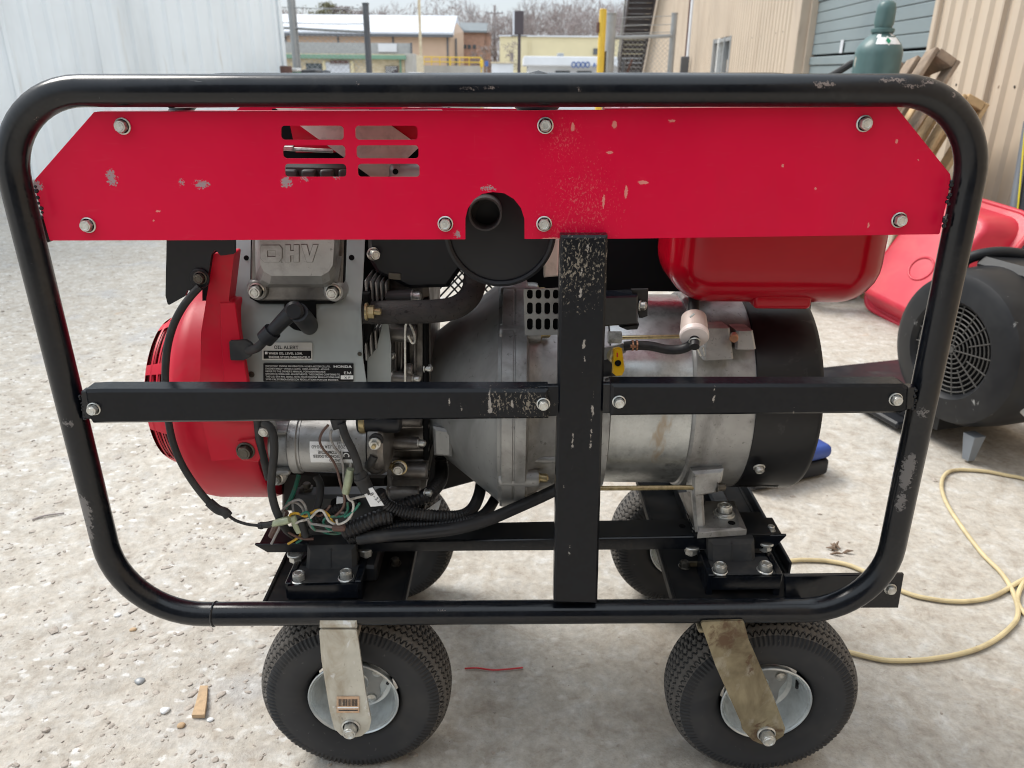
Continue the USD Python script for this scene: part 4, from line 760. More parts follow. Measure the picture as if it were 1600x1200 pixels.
bush('thin brown thicket below the cream hall, by the sign pole', 800, 80, 68, 1.6, 9, M_bark_br, n=500, s=.08)
# far tree belt closing the view
def belt():
    r = np.random.default_rng(5); n = 60000; x = r.uniform(-120, 120, n); y = r.uniform(150, 190, n); h = 10.5 + 5.0 * meshkit.fbm(np.stack([x * .07, y * .02, 0 * x], 1), 3, 2) * 1.6
    z = -2.4 + h * r.random(n) ** .8; c = np.stack([x, y, z], 1); a = r.normal(0, 1, (n, 3)) * [.5, .5, 1.2]; a /= np.linalg.norm(a, axis=1, keepdims=True); b = np.cross(a, r.normal(0, 1, (n, 3))); b /= np.linalg.norm(b, axis=1, keepdims=True)
    V = np.stack([c - a * .8, c + b * .06, c + a * .8, c - b * .06], 1).reshape(-1, 3); return V, np.arange(4 * n).reshape(-1, 4)
obj('tree_belt', belt(), M_bark_br, None, False, label='far brown belt of leafless woodland along the horizon', cat='woodland', kind='stuff')
# ------------------------------------------------------------------ gas cylinder
Y = 3.75; c0 = A(1368, 112, Y); cx, cy = c0[0], c0[1]
wpx = (A(1402, 105, Y)[0] - A(1333, 105, Y)[0]) / 2 * 1.0
ztop = A(1378, 0, Y)[2]; zs = A(1378, 47, Y)[2]; zsh = A(1378, 86, Y)[2]
gc = thing('gas_cylinder', 'dark green compressed gas cylinder with a rounded cap, standing before the shutter door', 'gas cylinder', (cx, cy, 0))
R = wpx
sh = [(R * math.cos(t) * 1.0 if False else R * (1 - (1 - .37) * (t ** 2.2)), zsh + (zs - .012 - zsh) * t) for t in np.linspace(0, 1, 14)]
obj('body', lathe([(0, 0), (R * .94, 0), (R, .02), (R, zsh - .05)] + sh + [(R * .36, zs)], (cx, cy, 0), (0, 0, 1), 64), M_green_cyl, gc, 40)
obj('neck_ring', lathe([(R * .44, 0), (R * .50, .006), (R * .50, .018), (R * .42, .022)], (cx, cy, zs - .014), (0, 0, 1), 48), M_green_cyl, gc, 40)
hc = ztop - zs
obj('valve_cap', lathe([(R * .36, 0.004), (R * .37, hc * .1), (R * .42, hc * .22), (R * .41, hc * .7), (R * .36, hc * .88), (R * .24, hc * .97), (0, hc)], (cx, cy, zs), (0, 0, 1), 40), M_green_cyl, gc, 40)
def on_cyl(a0, a1, z0, z1, prof_r, m_, name, parent, lift=.0012, n=24):
    th = np.linspace(a0, a1, n); zsx = np.linspace(z0, z1, 8); V = np.array([[cx + (prof_r(z) + lift) * math.sin(t), cy - (prof_r(z) + lift) * math.cos(t), z] for z in zsx for t in th])
    i = np.arange(7)[:, None]; j = np.arange(n - 1)[None]; q = np.stack([i * n + j, i * n + j + 1, (i + 1) * n + j + 1, (i + 1) * n + j], -1).reshape(-1, 4); return obj(name, (V, q), m_, parent, True)
def pr(z):
    zz = [p[1] for p in sh]; rr = [p[0] for p in sh]; return float(np.interp(z, zz, rr)) if z > zsh else R
za, zb_ = A(1378, 70, Y)[2], A(1378, 59, Y)[2]
lb = on_cyl(-.62, .75, za, zb_, pr, M_white_label, 'shoulder_label', gc)
zc = (za + zb_) / 2; dd = []
a_c = -.02
for k, (s_, m_) in enumerate(((1.25, M_white_label), (.85, M_green_sign))):
    h = (zb_ - za) / 2 * s_ * 1.15; w_ = h / R
    V = np.array([[cx + (pr(zc + q * h) + .0025 + .001 * k) * math.sin(a_c + p * w_), cy - (pr(zc + q * h) + .0025 + .001 * k) * math.cos(a_c + p * w_), zc + q * h] for p, q in ((0, -1), (1, 0), (0, 1), (-1, 0))])
    obj('hazard_diamond', (V, np.array([[0, 1, 2, 3]])), m_, lb, False)
on_cyl(-.75, -.45, A(1370, 59, Y)[2], A(1370, 54, Y)[2], pr, M_white_label, 'small_sticker', gc)
on_cyl(.35, .75, A(1390, 57, Y)[2], A(1390, 51, Y)[2], pr, M_white_label, 'small_sticker', gc)
obj('gas_hose', tube(spline([A(1296, 120, 3.9), A(1310, 112, 3.88), A(1323, 104, 3.86), A(1332, 99, 3.85), A(1340, 103, 3.85), A(1345, 130, 3.85), (A(1340, 130, 3.85)[0], 3.85, .02)], .03), .016, 10), M_rubber, None, label='black handle-like hose bent behind the left of the gas cylinder', cat='hose')

# ------------------------------------------------------------------ two pallets leaning on the tan wall
def pallet(label, top, foot, m_, L=1.18, v_dir=WD, seed=1, group=None):
    top, foot = np.asarray(top, float), np.asarray(foot, float); u = top - foot; u /= np.linalg.norm(u); v = v_dir - u * np.dot(u, v_dir); v /= np.linalg.norm(v); w = np.cross(v, u)
    if w[0] > 0: w = -w
    o = top - u * L; r = np.random.default_rng(seed); t = thing('wooden_pallet', label, 'pallet', o, group)
    def B(a0, a1, b0, b1, c0, c1): return remap(cbox(a0, a1, b0, b1, c0, c1, .003), o, u, v, w)
    for a in (0.0, (L - .04) / 2, L - .04): obj('stringer', B(a, a + .04, 0, .97, .0, .09), m_, t, False)
    for k in range(7): b = k * .145; obj('deck_board', B(-.005 + .01 * r.random(), L - .012 * r.random(), b, b + .10 - .012 * r.random(), .092, .112), m_, t, False)
    for k in range(5): b = k * .2175; obj('bottom_board', B(.01 * r.random(), L, b, b + .095, -.022, -.002), m_, t, False)
pallet('yellow newer wooden pallet leaning on the tan wall, lower of two', A(1541, 160, 3.80), G(1352, 468), M_wood_new, 1.16)
pallet('weathered grey-brown wooden pallet on top of the yellow one', A(1496, 92, 3.72), A(1296, 405, 3.50), M_wood_old, 1.16, seed=4)

# ------------------------------------------------------------------ red wheelbarrow tray on edge
foot = G(1410, 509); hi = A(1563, 322, 3.30); u = hi - foot; LU = np.linalg.norm(u); u /= LU; v = G(1352, 487) - foot; v = v - u * np.dot(u, v); v /= np.linalg.norm(v); w = np.cross(v, u); w = -w if w[0] > 0 else w
bt = thing('barrow_tray', 'faded red plastic wheelbarrow tray stood on edge against the wall, moulded ring on its base', 'wheelbarrow tray', foot)
def rrect(a0, a1, b0, b1, r_, c, n=6):
    P = []
    for (ca, cb, t0) in ((a1 - r_, b1 - r_, 0), (a0 + r_, b1 - r_, 90), (a0 + r_, b0 + r_, 180), (a1 - r_, b0 + r_, 270)):
        for t in np.linspace(t0, t0 + 90, n): P.append((ca + r_ * math.cos(math.radians(t)), cb + r_ * math.sin(math.radians(t)), c))
    return np.array(P)
def loft(rings, close=True):
    n = len(rings[0]); V = np.vstack(rings); q = []
    for k in range(len(rings) - 1):
        for j in range(n): q.append([k * n + j, k * n + (j + 1) % n, (k + 1) * n + (j + 1) % n, (k + 1) * n + j])
    f = [[a, b, c] for a, b, c, d in q] + [[a, c, d] for a, b, c, d in q]
    if close:
        V = np.vstack([V, rings[-1].mean(0)]); e = len(V) - 1; b0 = (len(rings) - 1) * n
        f += [[b0 + j, b0 + (j + 1) % n, e] for j in range(n)]
    return trimesh.Trimesh(V, f, process=False)
WV = .50; OV = -.20
tray = loft([rrect(0, LU, OV, OV + WV, .10, -.012), rrect(0, LU, OV, OV + WV, .10, 0), rrect(.018, LU - .03, OV + .03, OV + WV - .03, .09, .004), rrect(.026, LU - .07, OV + .045, OV + WV - .045, .08, .07), rrect(.034, LU - .10, OV + .06, OV + WV - .06, .07, .115), rrect(.042, LU - .115, OV + .068, OV + WV - .068, .065, .128), rrect(.060, LU - .135, OV + .085, OV + WV - .085, .05, .132)])
obj('tub', remap(tray, foot, u, v, w), M_barrow, bt, 40)
ring = [foot + u * (.228 + .052 * math.cos(t)) + v * (-.001 + .056 * math.sin(t)) + w * .1325 for t in np.arange(40) * math.pi / 20]
obj('moulded_ring', tube(ring, .005, 8, closed=True), M_barrow, bt)
obj('rim_lip', tube(np.array([foot + p[0] * u + p[1] * v + p[2] * w for p in rrect(0, LU, OV, OV + WV, .10, -.006, 8)]), .012, 8, closed=True), M_barrow, bt)
for a, b in ((.33, -.145),): obj('bolt', bolt(foot + u * a + v * (OV + .018) + w * .004, w, .012, .008), M_bolt_dark, bt)

# ------------------------------------------------------------------ conduits and hoses leaning by the wall
bundle = [(1590, 470, 1606, 190, .017, M_pipe, 'grey conduit leaning on the tan wall, leftmost of the bundle'), (1598, 470, 1612, 205, .015, M_pipe_blue, 'dark hose leaning on the wall with a yellow stripe beside it'), (1606, 470, 1628, 215, .018, M_pipe, 'grey conduit leaning on the wall, second of the bundle'), (1616, 470, 1634, 205, .016, M_pipe_blue, 'dark hose leaning on the wall, at the right of the picture')]
for k, (a, b, c, d, r_, m_, lb) in enumerate(bundle):
    p0, p1 = A(a - 18, b, 3.2), A(c, d, 3.52); p0[2] = .01; mid = (p0 + p1) / 2 + [0.01 * (k % 3), .015, 0]
    obj('conduit', tube(spline([p0, mid, p1], .05), r_, 12), m_, None, label=lb, cat='conduit', group='conduits and hoses leaning on the wall')
p0, p1 = A(1574, 470, 3.17), A(1602, 200, 3.49); p0[2] = .01
obj('yellow_hose', tube(spline([p0, (p0 + p1) / 2 + [.012, 0, 0], p1], .05), .0036, 10), M_yellow_line, None, label='thin yellow line running up among the leaning conduits', cat='hose')

# ------------------------------------------------------------------ air mover (carpet blower)
C = A(1481, 547, 2.06); ax = np.array([-.96, -.28, 0.0]); ax /= np.linalg.norm(ax); zv = np.array([0, 0, 1.0]); side = np.cross(zv, ax)   # side: to the right of someone facing the grille
bw = thing('air_mover', 'scuffed black carpet blower with a round grille, standing on the concrete at right', 'blower', (C[0], C[1], 0))
R0 = (C[2] - .045) * .86
obj('housing', lathe([(.120, -.045), (.130, -.012), (.142, 0), (R0 - .035, -.006), (R0 - .012, -.018), (R0, -.05), (R0 * 1.03, -.12), (R0 * 1.03, -.28), (R0 * .98, -.36), (R0 - .03, -.38), (0, -.38)][::-1], C, ax, 88), M_blower, bw, 35)
obj('inlet_back', lathe([(0, 0), (.132, 0)], C - ax * .10, ax, 48), M_dark, bw)
obj('inlet_throat', lathe([(.1315, -.10), (.1315, -.012)][::-1], C, ax, 64), M_dark, bw)
_, gu, gv = frame(ax)
for k in range(9):
    rr = .014 + .0135 * k; obj('grille_ring', tube([C - ax * .014 + rr * (math.cos(t) * gu + math.sin(t) * gv) for t in np.arange(56) * 2 * math.pi / 56], .0021, 5, closed=True), M_grille, bw)
for k in range(18):
    t = k * 2 * math.pi / 18 + .1; r_in = .004 if k % 2 == 0 else .06; dv = math.cos(t) * gu + math.sin(t) * gv
    obj('grille_spoke', bar(C - ax * .013 + dv * r_in, C - ax * .013 + dv * .131, .0021, 5), M_grille, bw)
obj('grille_hub', cyl(C - ax * .018, ax, .009, .008, 16), M_grille, bw)
top = C + [0, 0, R0 - .02]
def LBX(a0, a1, s0, s1, z0, z1, c=.01): return remap(cbox(a0, a1, s0, s1, z0, z1, c), [C[0], C[1], 0], -ax, -side, zv)
obj('top_shroud', LBX(.12, .46, -.34, .10, C[2] + R0 - .07, C[2] + R0 + .02, .02), M_blower, bw, 25)
obj('outlet_duct', remap(hull([(a, s, z) for a in (.03, .37) for s, z in ((.0, .05), (.0, .17), (.16, .035), (.16, .10), (.22, .03), (.22, .075))]), [C[0], C[1], 0], -ax, -side, zv), M_blower, bw, 25)
obj('outlet_skid', LBX(-.02, .42, .1, .58, .012, .034, .006), M_plastic, bw, 25)
hx = [A(*q_) for q_ in ((1503, 425, 2.2), (1505, 412, 2.2), (1513, 404, 2.2), (1535, 397, 2.19), (1565, 394, 2.18), (1600, 398, 2.17), (1640, 408, 2.16), (1650, 430, 2.16))]
obj('handle', tube(spline(hx, .01), .016, 12), M_blower, bw)
for a, s in ((.06, -.10), (.33, -.10), (.06, .12), (.33, .12)): obj('foot', remap(hull([(a + da * q, s + ds * q, z) for q, z in ((.011, .0), (.020, .08)) for da in (-1, 1) for ds in (-1, 1)]), [C[0], C[1], 0], -ax, -side, zv), M_pipe if a < .1 and s < 0 else M_blower, bw, 25)
hp = C + ax * .002 - zv * (R0 - .045) - side * .03; obj('drain_hole', lathe([(.010, .001), (.015, .003), (.017, 0)], hp, ax, 20), M_dark, bw)
cp = A(1588, 627, 1.93); cd = A(1620, 655, 1.86) - cp; cd /= np.linalg.norm(cd)
obj('cord_wrap', cyl(cp - cd * .05, cd, .022, .07, 20, .004), M_plastic, bw); obj('cord_peg', cyl(cp, cd, .016, .12, 20, .004), M_white_pl, bw)
obj('side_clip', LBX(.2, .225, -R0 * .75, -R0 * .68, .055, .085, .004), M_white_pl, bw, 25)

# ------------------------------------------------------------------ blue and black case
p = G(1200, 766); q = G(1294, 743)
d = q - p; d[2] = 0; Lc = np.linalg.norm(d) * 1.0; d /= Lc; n_ = np.array([-d[1], d[0], 0]); 
cs = thing('tool_case', 'small blue and black plastic case lying behind the machine', 'case', p)
obj('lower_shell', remap(rbox(-.05, Lc, 0, .13, .002, .052, .012, 12), p, d, n_, zv), M_plastic, cs, 30)
obj('upper_shell', remap(rbox(-.045, Lc + .002, -.003, .133, .054, .094, .016, 12), p, d, n_, zv), M_blue, cs, 30)
for a in (.03, .10): obj('latch', remap(cbox(a, a + .018, -.008, 0, .04, .07, .002), p, d, n_, zv), M_blue, cs, 25)

# ------------------------------------------------------------------ cream extension cord
ck = [(1232, 880), (1262, 878), (1310, 882), (1360, 900), (1412, 928), (1450, 938), (1500, 942), (1550, 934), (1600, 905), (1660, 880), (1735, 905), (1730, 960), (1660, 1000), (1604, 965), (1592, 925), (1640, 850), (1660, 800), (1612, 752), (1570, 740), (1520, 734), (1482, 738), (1471, 760), (1486, 800), (1530, 860), (1572, 905), (1590, 955), (1576, 985), (1530, 1015), (1460, 1032), (1390, 1034), (1330, 1022), (1290, 1012), (1240, 1010)]
P = np.array([G(a, b) for a, b in ck]); 
P = spline(P, .012); P[:, 2] = ground_z(P[:, 0], P[:, 1]) + .0062
w = np.linspace(0, 1, len(P)); 
near = [(i_, j_) for i_ in range(0, len(P), 4) for j_ in range(0, i_ - 12, 4) if np.linalg.norm(P[i_, :2] - P[j_, :2]) < .012]
for i_, j_ in near:
    for k in range(max(0, i_ - 8), min(len(P), i_ + 9)): P[k, 2] = max(P[k, 2], ground_z(P[k:k + 1, 0], P[k:k + 1, 1])[0] + .0062 + .011 * math.cos((k - i_) / 9 * math.pi / 2))
obj('extension_cord', tube(P, .0049, 10), M_cream_cord, None, label='grubby cream extension cord looped over the concrete at lower right', cat='cord')

# ------------------------------------------------------------------ litter on the ground
def chip(px, py, pts, h, m_, name, label, cat_):
    c = G(px, py); poly = Polygon(pts); m = trimesh.creation.extrude_polygon(poly, h, engine='earcut'); m.vertices[:, 2] += (m.vertices[:, 0] * .06)
    zg_ = ground_z(c[:1], c[1:2])[0]; obj(name, move(m, [c[0], c[1], zg_ + .001]), m_, None, False, label=label, cat=cat_)
s_ = 1.15 / 1200
a, b, c_, d_ = G(300, 1120), G(320, 1120), G(325, 1074), G(313, 1073); o_ = G(312, 1097)
chip(312, 1097, [(q[0] - o_[0], q[1] - o_[1]) for q in (a, b, G(323, 1100), c_, d_, G(307, 1098))], .008, M_chip, 'wood_chip', 'flat splinter of pale wood lying on the ground at lower left', 'wood chip')
P = np.array([G(*q) for q in ((726, 1044), (745, 1043), (770, 1046), (795, 1045), (817, 1043))]); P[:, 2] = ground_z(P[:, 0], P[:, 1]) + .003
obj('red_strip', tube(spline(P, .01), .0016, 6), M_red_wire, None, label='thin red plastic strip on the ground between the front wheels', cat='strip')
P = np.array([G(*q) for q in ((50, 812), (70, 806), (100, 800))]); P[:, 2] = ground_z(P[:, 0], P[:, 1]) + .004
obj('twig', tube(spline(P, .01), [.0022] * len(spline(P, .01)), 6), M_bark, None, label='short brown twig on the ground left of the frame', cat='twig')
lr = np.random.default_rng(2); lc = G(1312, 862)
ms = []
for k in range(7):
    t = lr.uniform(0, 6.28); o1 = lc + [.016 * math.cos(t), .02 * math.sin(t), .004 + ground_z(lc[:1], lc[1:2])[0]]; e = lr.normal(0, 1, 3) * [1, 1, .35]; e /= np.linalg.norm(e); f = np.cross(e, [0, 0, 1]); 
    ms.append(tube(np.array([o1 - e * .014, o1 + [0, 0, .004], o1 + e * .014]), [.001, .004, .001], 5))
obj('dry_leaf', cat(ms), M_leaf_dry, None, False, label='crumpled dry leaf on the concrete right of the machine', cat='leaf')
for k, (px, py, r_, lb) in enumerate(((258, 1110, .007, 'white pebble nearest the lower left corner of the picture'), (183, 958, .006, 'small white pebble beneath the lower left bend of the frame'), (328, 1122, .005, 'tiny white pebble beside the splinter of wood'), (208, 981, .006, 'brown pebble under the lower tube at left'), (283, 1132, .006, 'rusty brown pebble below the splinter of wood'), (218, 1062, .008, 'dark grey pebble left of the splinter of wood'))):
    c = G(px, py); ic = trimesh.creation.icosphere(1, r_); ic.vertices = ic.vertices * (0.75 + .5 * meshkit.noise(ic.vertices * 160 + k * 9, k)[:, None]) * [1.2, 1, .6]
    obj('pebble', move(ic, [c[0], c[1], ground_z(c[:1], c[1:2])[0] + r_ * .25]), (M_white_label, M_white_label, M_white_label, M_chip, M_chip, M_steel_grey)[k], None, True, label=lb, cat='pebble')
# ================================================================== the generator
gn = thing('portable_generator', 'large red and black portable generator in a tubular frame on four pneumatic casters', 'generator', (0, 1.1, 0))
YF = .883
def slab(pts, Y0, depth, c=.0015):
    """Convex outline given on the survey at the plane Y0, run straight back by depth, its front edges chamfered."""
    p = Polygon([XZ(x, y, Y0) for x, y in pts]).convex_hull; q = p.buffer(-c, join_style=2) if c else p
    P = [(x, Y0, z) for x, z in q.exterior.coords] + [(x, Y0 + c, z) for x, z in p.exterior.coords] + [(x, Y0 + depth, z) for x, z in p.exterior.coords]
    return hull(P)
def pxs(pts, Y=None): return [A(*p) if len(p) == 3 else A(p[0], p[1], Y) for p in pts]
def wire(name, pts, r, m_, parent=gn, n=8, Y=None, corr=0, label=None, step=.004):
    P = spline(pxs(pts, Y), step)
    if corr:
        seg = np.concatenate([[0], np.cumsum(np.linalg.norm(np.diff(P, axis=0), axis=1))]); s = np.linspace(0, seg[-1], max(8, int(seg[-1] / (corr / 6)))); P = np.stack([np.interp(s, seg, P[:, k]) for k in range(3)], 1)
        r = r * (1 - .14 * (0.5 + .5 * np.cos(s * 2 * math.pi / corr)) ** 1.5)
    return obj(name, tube(P, r, n), m_, parent, label=label)
def fillet(pts, rad, n=14):
    out = []; N = len(pts)
    for k in range(N):
        p0, p, p1 = (np.array(pts[q % N], float) for q in (k - 1, k, k + 1)); r = rad[k]
        a = (p0 - p) / np.linalg.norm(p0 - p); b = (p1 - p) / np.linalg.norm(p1 - p); half = math.acos(np.clip(a @ b, -1, 1)) / 2
        d = r / math.tan(half); c = p + (a + b) / np.linalg.norm(a + b) * (r / math.sin(half)); s = p + a * d; e = p + b * d
        v0, v1 = (s - c) / r, (e - c) / r; w = math.acos(np.clip(v0 @ v1, -1, 1))
        for t in np.linspace(0, 1, n): out.append(c + r * (math.sin((1 - t) * w) * v0 + math.sin(t * w) * v1) / math.sin(w))
    return np.array(out)
FR = [(-.562, YF, 1.005), (.507, YF, 1.015), (.520, YF, .332), (-.549, YF, .311)]
ring = fillet(FR, (.095, .095, .105, .118))
def densify(P, step=.02):
    out = []; N = len(P)
    for k in range(N):
        a, b = P[k], P[(k + 1) % N]; m = max(1, int(np.linalg.norm(b - a) / step))
        out += [a + (b - a) * t for t in np.linspace(0, 1, m, endpoint=False)]
    return np.array(out)
TR = .0168
obj('frame_tube', tube(densify(ring), TR, 28, closed=True), M_black, gn, True)
wj = A(337, 965, YF); wj[2] = .311 + (wj[0] + .549) / 1.069 * .021; obj('weld_ring', tube([wj + TR * np.array([0, math.cos(t), math.sin(t)]) for t in np.arange(20) * math.pi / 10], .0016, 6, closed=True), M_black, gn)
obj('rear_frame_tube', tube(densify(ring + [0, .44, 0], .05), TR, 16, closed=True), M_black, gn, True)
obj('side_bar', cbox(-.558, -.545, YF + .012, 1.31, .838, .868, .002), M_black_flat, gn, False)
obj('side_bar', cbox(.497, .507, 1.0, 1.31, .87, .9, .002), M_black_flat, gn, False)
for z in (.315,):
    for x in (-.50, .47): obj('cross_tube', bar((x, YF, z + .02 * (x > 0)), (x, YF + .44, z + .02 * (x > 0)), .013, 14), M_black, gn) if False else None
wr = random.Random(5)
for (pa, pb) in (((1486, 285), (1481, 320)), ((1479, 335), (1474, 352)), ((125, 618), (131, 652)), ((1431, 610), (1427, 640)), ((56, 292), (66, 340))):
    q_ = []
    for k in range(7):
        t_ = k / 6; c_ = A(pa[0] + (pb[0] - pa[0]) * t_, pa[1] + (pb[1] - pa[1]) * t_, YF - .010); e_ = trimesh.creation.icosphere(1, wr.uniform(.0016, .0028)); q_.append(move(e_, c_ + [wr.uniform(-.0012, .0012), 0, wr.uniform(-.0015, .0015)]))
    obj('weld_bead', cat(q_), M_black, gn, True)

# red side panel with six slots and the exhaust cut-out
pn = Polygon([XZ(*p, PY) for p in ((147, 175), (690, 173), (945, 171.5), (1402, 169), (1484.5, 272), (1486, 282), (1468, 366), (966, 373), (78, 376), (52, 287), (56, 279))]).buffer(-.002).buffer(.002)
cut = pxpoly([(727, 420), (727, 342), (731, 326), (740, 312), (753, 303), (770, 300), (788, 302), (803, 311), (814, 325), (819.5, 342), (820, 420)], PY)
holes = []
for (xa_, xb_, dx) in ((439, 537, 0), (555, 652.5, 0)):
    for k, (ya, yb) in enumerate(((196.5, 218.5), (227, 247.5), (256, 276.5))):
        o_ = (0, 3, 6)[k] if xa_ < 500 else (0, 2, 4)[k]; o2 = (0, 2.5, 4)[k] if xa_ < 500 else (0, 1.5, 3)[k]
        holes.append(pxpoly([(xa_ + o_, ya), (xb_ + o2, ya), (xb_ + o2, yb), (xa_ + o_, yb)], PY).buffer(-.004).buffer(.004, quad_segs=4))
pn = pn.difference(unary_union([cut] + holes))
pl = obj('side_panel', plate(pn, PY + .0022, .0022), M_red, gn, 20)
def edge_lip(p0, p1, d=.014):
    a, b = A(*p0, PY), A(*p1, PY); return hull([q + e for q in (a, b) for e in ([0, .0022, 0], [0, d, 0], [0, .0022, -.002], [0, d, -.002])])
obj('panel_top_fold', edge_lip((150, 174.5), (689, 172.5), .02), M_red, pl, False)
obj('panel_top_fold', edge_lip((948, 171), (1399, 168.5), .02), M_red, pl, False)
obj('overlap_strip', slab([(946, 169.5), (1402, 166.8), (1402, 169), (946, 171.8)], PY - .001, .02, 0), M_red, pl, False)
for p in ((192, 197), (852, 196), (1350, 193), (138, 351.5), (696, 349.5), (850, 349.5), (1404.5, 343.5)): obj('bolt', bolt(A(*p, PY), (0, -1, 0), .0089, .0062, rot=.3 + p[0]), M_bolt, pl)

# post and rails
obj('front_post', slab([(876, 368), (950, 368), (933.5, 944), (865, 942)], .866, .026, .003), M_post, gn, False)
rl = obj('front_rail', slab([(131, 610), (160, 609), (857, 609), (857, 655), (144, 662.5), (139, 655)], .862, .026, .0035), M_post, gn, False)
obj('rail_tab', slab([(126, 612), (150, 612), (150, 655), (128, 655)], .872, .014, .001), M_black, rl, False); obj('rail_tab', slab([(840, 604), (874, 603), (874, 650), (840, 652)], .868, .008, .001), M_post, rl, False)
for p in ((147, 638.5), (849, 631)): obj('bolt', bolt(A(*p, .862), (0, -1, 0), .0083, .006), M_bolt, rl)
r2 = obj('front_rail', slab([(955, 601), (1412, 601), (1421, 606), (1419, 642), (1408, 646.5), (954, 650.5)], .862, .026, .0035), M_post, gn, False)
obj('rail_tab', slab([(938, 600), (966, 600), (966, 646), (938, 646)], .87, .008, .001), M_black, r2, False); obj('rail_tab', slab([(1400, 606), (1432, 606), (1428, 640), (1400, 640)], .872, .014, .001), M_black, r2, False)
for p in ((967, 627.5), (1399, 623.5)): obj('bolt', bolt(A(*p, .862), (0, -1, 0), .0083, .006), M_bolt, r2)

# ---- generator body about one long axis
AX = np.array([0, 1.14, .552])
def LX(prof, n=72, a0=0, a1=2 * math.pi, dz=0): return lathe([(r, x) for r, x in prof], AX + [0, 0, dz], (1, 0, 0), n, a0, a1)
cn = obj('bell_housing', LX([(0, -.135), (.070, -.135), (.088, -.125), (.097, -.118), (.170, -.026), (.176, -.02), (.176, -.014)]), M_alu_cone, gn, 30)
obj('flange_ring', LX([(.170, -.016), (.183, -.014), (.183, .001), (.1815, .002), (.1815, .004), (.183, .005), (.183, .020), (.170, .024)]), M_alu, gn, 30)
obj('adapter_drum', LX([(.168, .02), (.164, .03), (.158, .045), (.156, .118), (.160, .122), (.160, .138), (.150, .140)]), M_alu, gn, 30)
obj('stator_shell', LX([(.156, .1395), (.150, .141), (.150, .2555)], 96, dz=.008), M_zinc, gn, 30)
obj('end_bell', LX([(.150, .2555), (.153, .2565), (.1555, .26), (.1555, .347), (.1535, .350)], 96, dz=.008), M_alu, gn, 30)
obj('end_cover', LX([(.153, .343), (.158, .344), (.158, .431), (.155, .438), (.147, .441), (0, .441)], 96, dz=.010), M_black_cover, gn, 30)
for ang in (128, 165, 205, 238, 300, 20, 60, 100):
    t = math.radians(ang); c = AX + np.array([0.004, .170 * math.cos(t), .170 * math.sin(t)])
    obj('flange_boss', cat(lathe([(0, -.022), (.012, -.022), (.0135, -.018), (.0135, .030), (.012, .036), (0, .036)], c, (1, 0, 0), 20)), M_alu, gn)
    obj('brass_bolt', bolt(c + [.036, 0, 0], (1, 0, 0), .0085, .011), M_brass, gn)
for t in (158, 196): 
    t = math.radians(t); c = AX + np.array([0, .1565 * math.cos(t), .1565 * math.sin(t)]); obj('casting_rib', rbox(.03, .125, c[1] - .006, c[1] + .006, c[2] - .006, c[2] + .006, .005, 8), M_alu, gn)
obj('cone_block', slab([(676, 668), (700, 672), (706, 680), (706, 715), (678, 713)], 1.025, .05, .004), M_alu_cone, gn, False)
obj('cover_bolt', bolt(A(1186, 730, .985), (0, -.85, -.5), .0085, .006), M_bolt, gn)
obj('cover_slot', LX([(.1583, .352), (.1586, .352), (.1586, .412), (.1583, .412)], 4, math.radians(229), math.radians(232), dz=.010), M_dark, gn, False)
# louvred vent
lp = pxpoly([(818, 452), (880, 450), (880, 523), (820, 524)], .982)
hs = [pxpoly([(x, y0), (x + 9, y0), (x + 9, y1), (x, y1)], .982).buffer(-.0034).buffer(.0034, quad_segs=3) for x in (823.5, 837, 850.5, 864) for y0, y1 in ((452.5, 467), (472.5, 491), (497.5, 515.5))]
obj('louvre_plate', plate(lp.difference(unary_union(hs)), .984, .002), M_alu_cone, gn, 20); obj('louvre_backing', slab([(820, 454), (880, 453), (880, 521), (822, 522)], .988, .01, 0), M_dark, gn, False)
obj('grey_strip', slab([(850, 372), (874, 372), (872, 432), (850, 434)], 1.0, .02, .002), M_duct, gn, False)
# end bell casting details
def pad(q4): obj('casting_pad', hull([A(*p) for p in q4] + [A(*p) + [0, .04, -.004] for p in q4] + [A(*p) + np.array([.003 * (1 if k in (0, 3) else -1), -.003, 0]) for k, p in enumerate(q4)]), M_alu, gn, False)
pad(((1102, 512, 1.014), (1140, 512, 1.014), (1146, 560, .996), (1098, 562, .996)))
pad(((1150, 516, 1.014), (1176, 516, 1.014), (1181, 545, 1.003), (1148, 545, 1.003)))
obj('clamp_screw', cyl(A(1147, 525, .996), (-.3, -1, 0), .006, .012, 12, .001), M_copper, gn)
obj('tie_rod', bar(A(972, 527.5, .988), A(1100, 525, .988), .0028, 10), M_brass, gn); obj('tie_rod_nut', cyl(A(950, 527, .984), (1, 0, 0), .0085, .018, 6), M_bolt, gn)
obj('tie_rod', bar(A(938, 763, .99), A(1092, 761.5, .99), .0036, 10), M_brass, gn)
obj('tie_rod_bolt', bolt(A(1120, 761, .985), (1, 0, 0), .0075, .010), M_bolt_dark, gn)
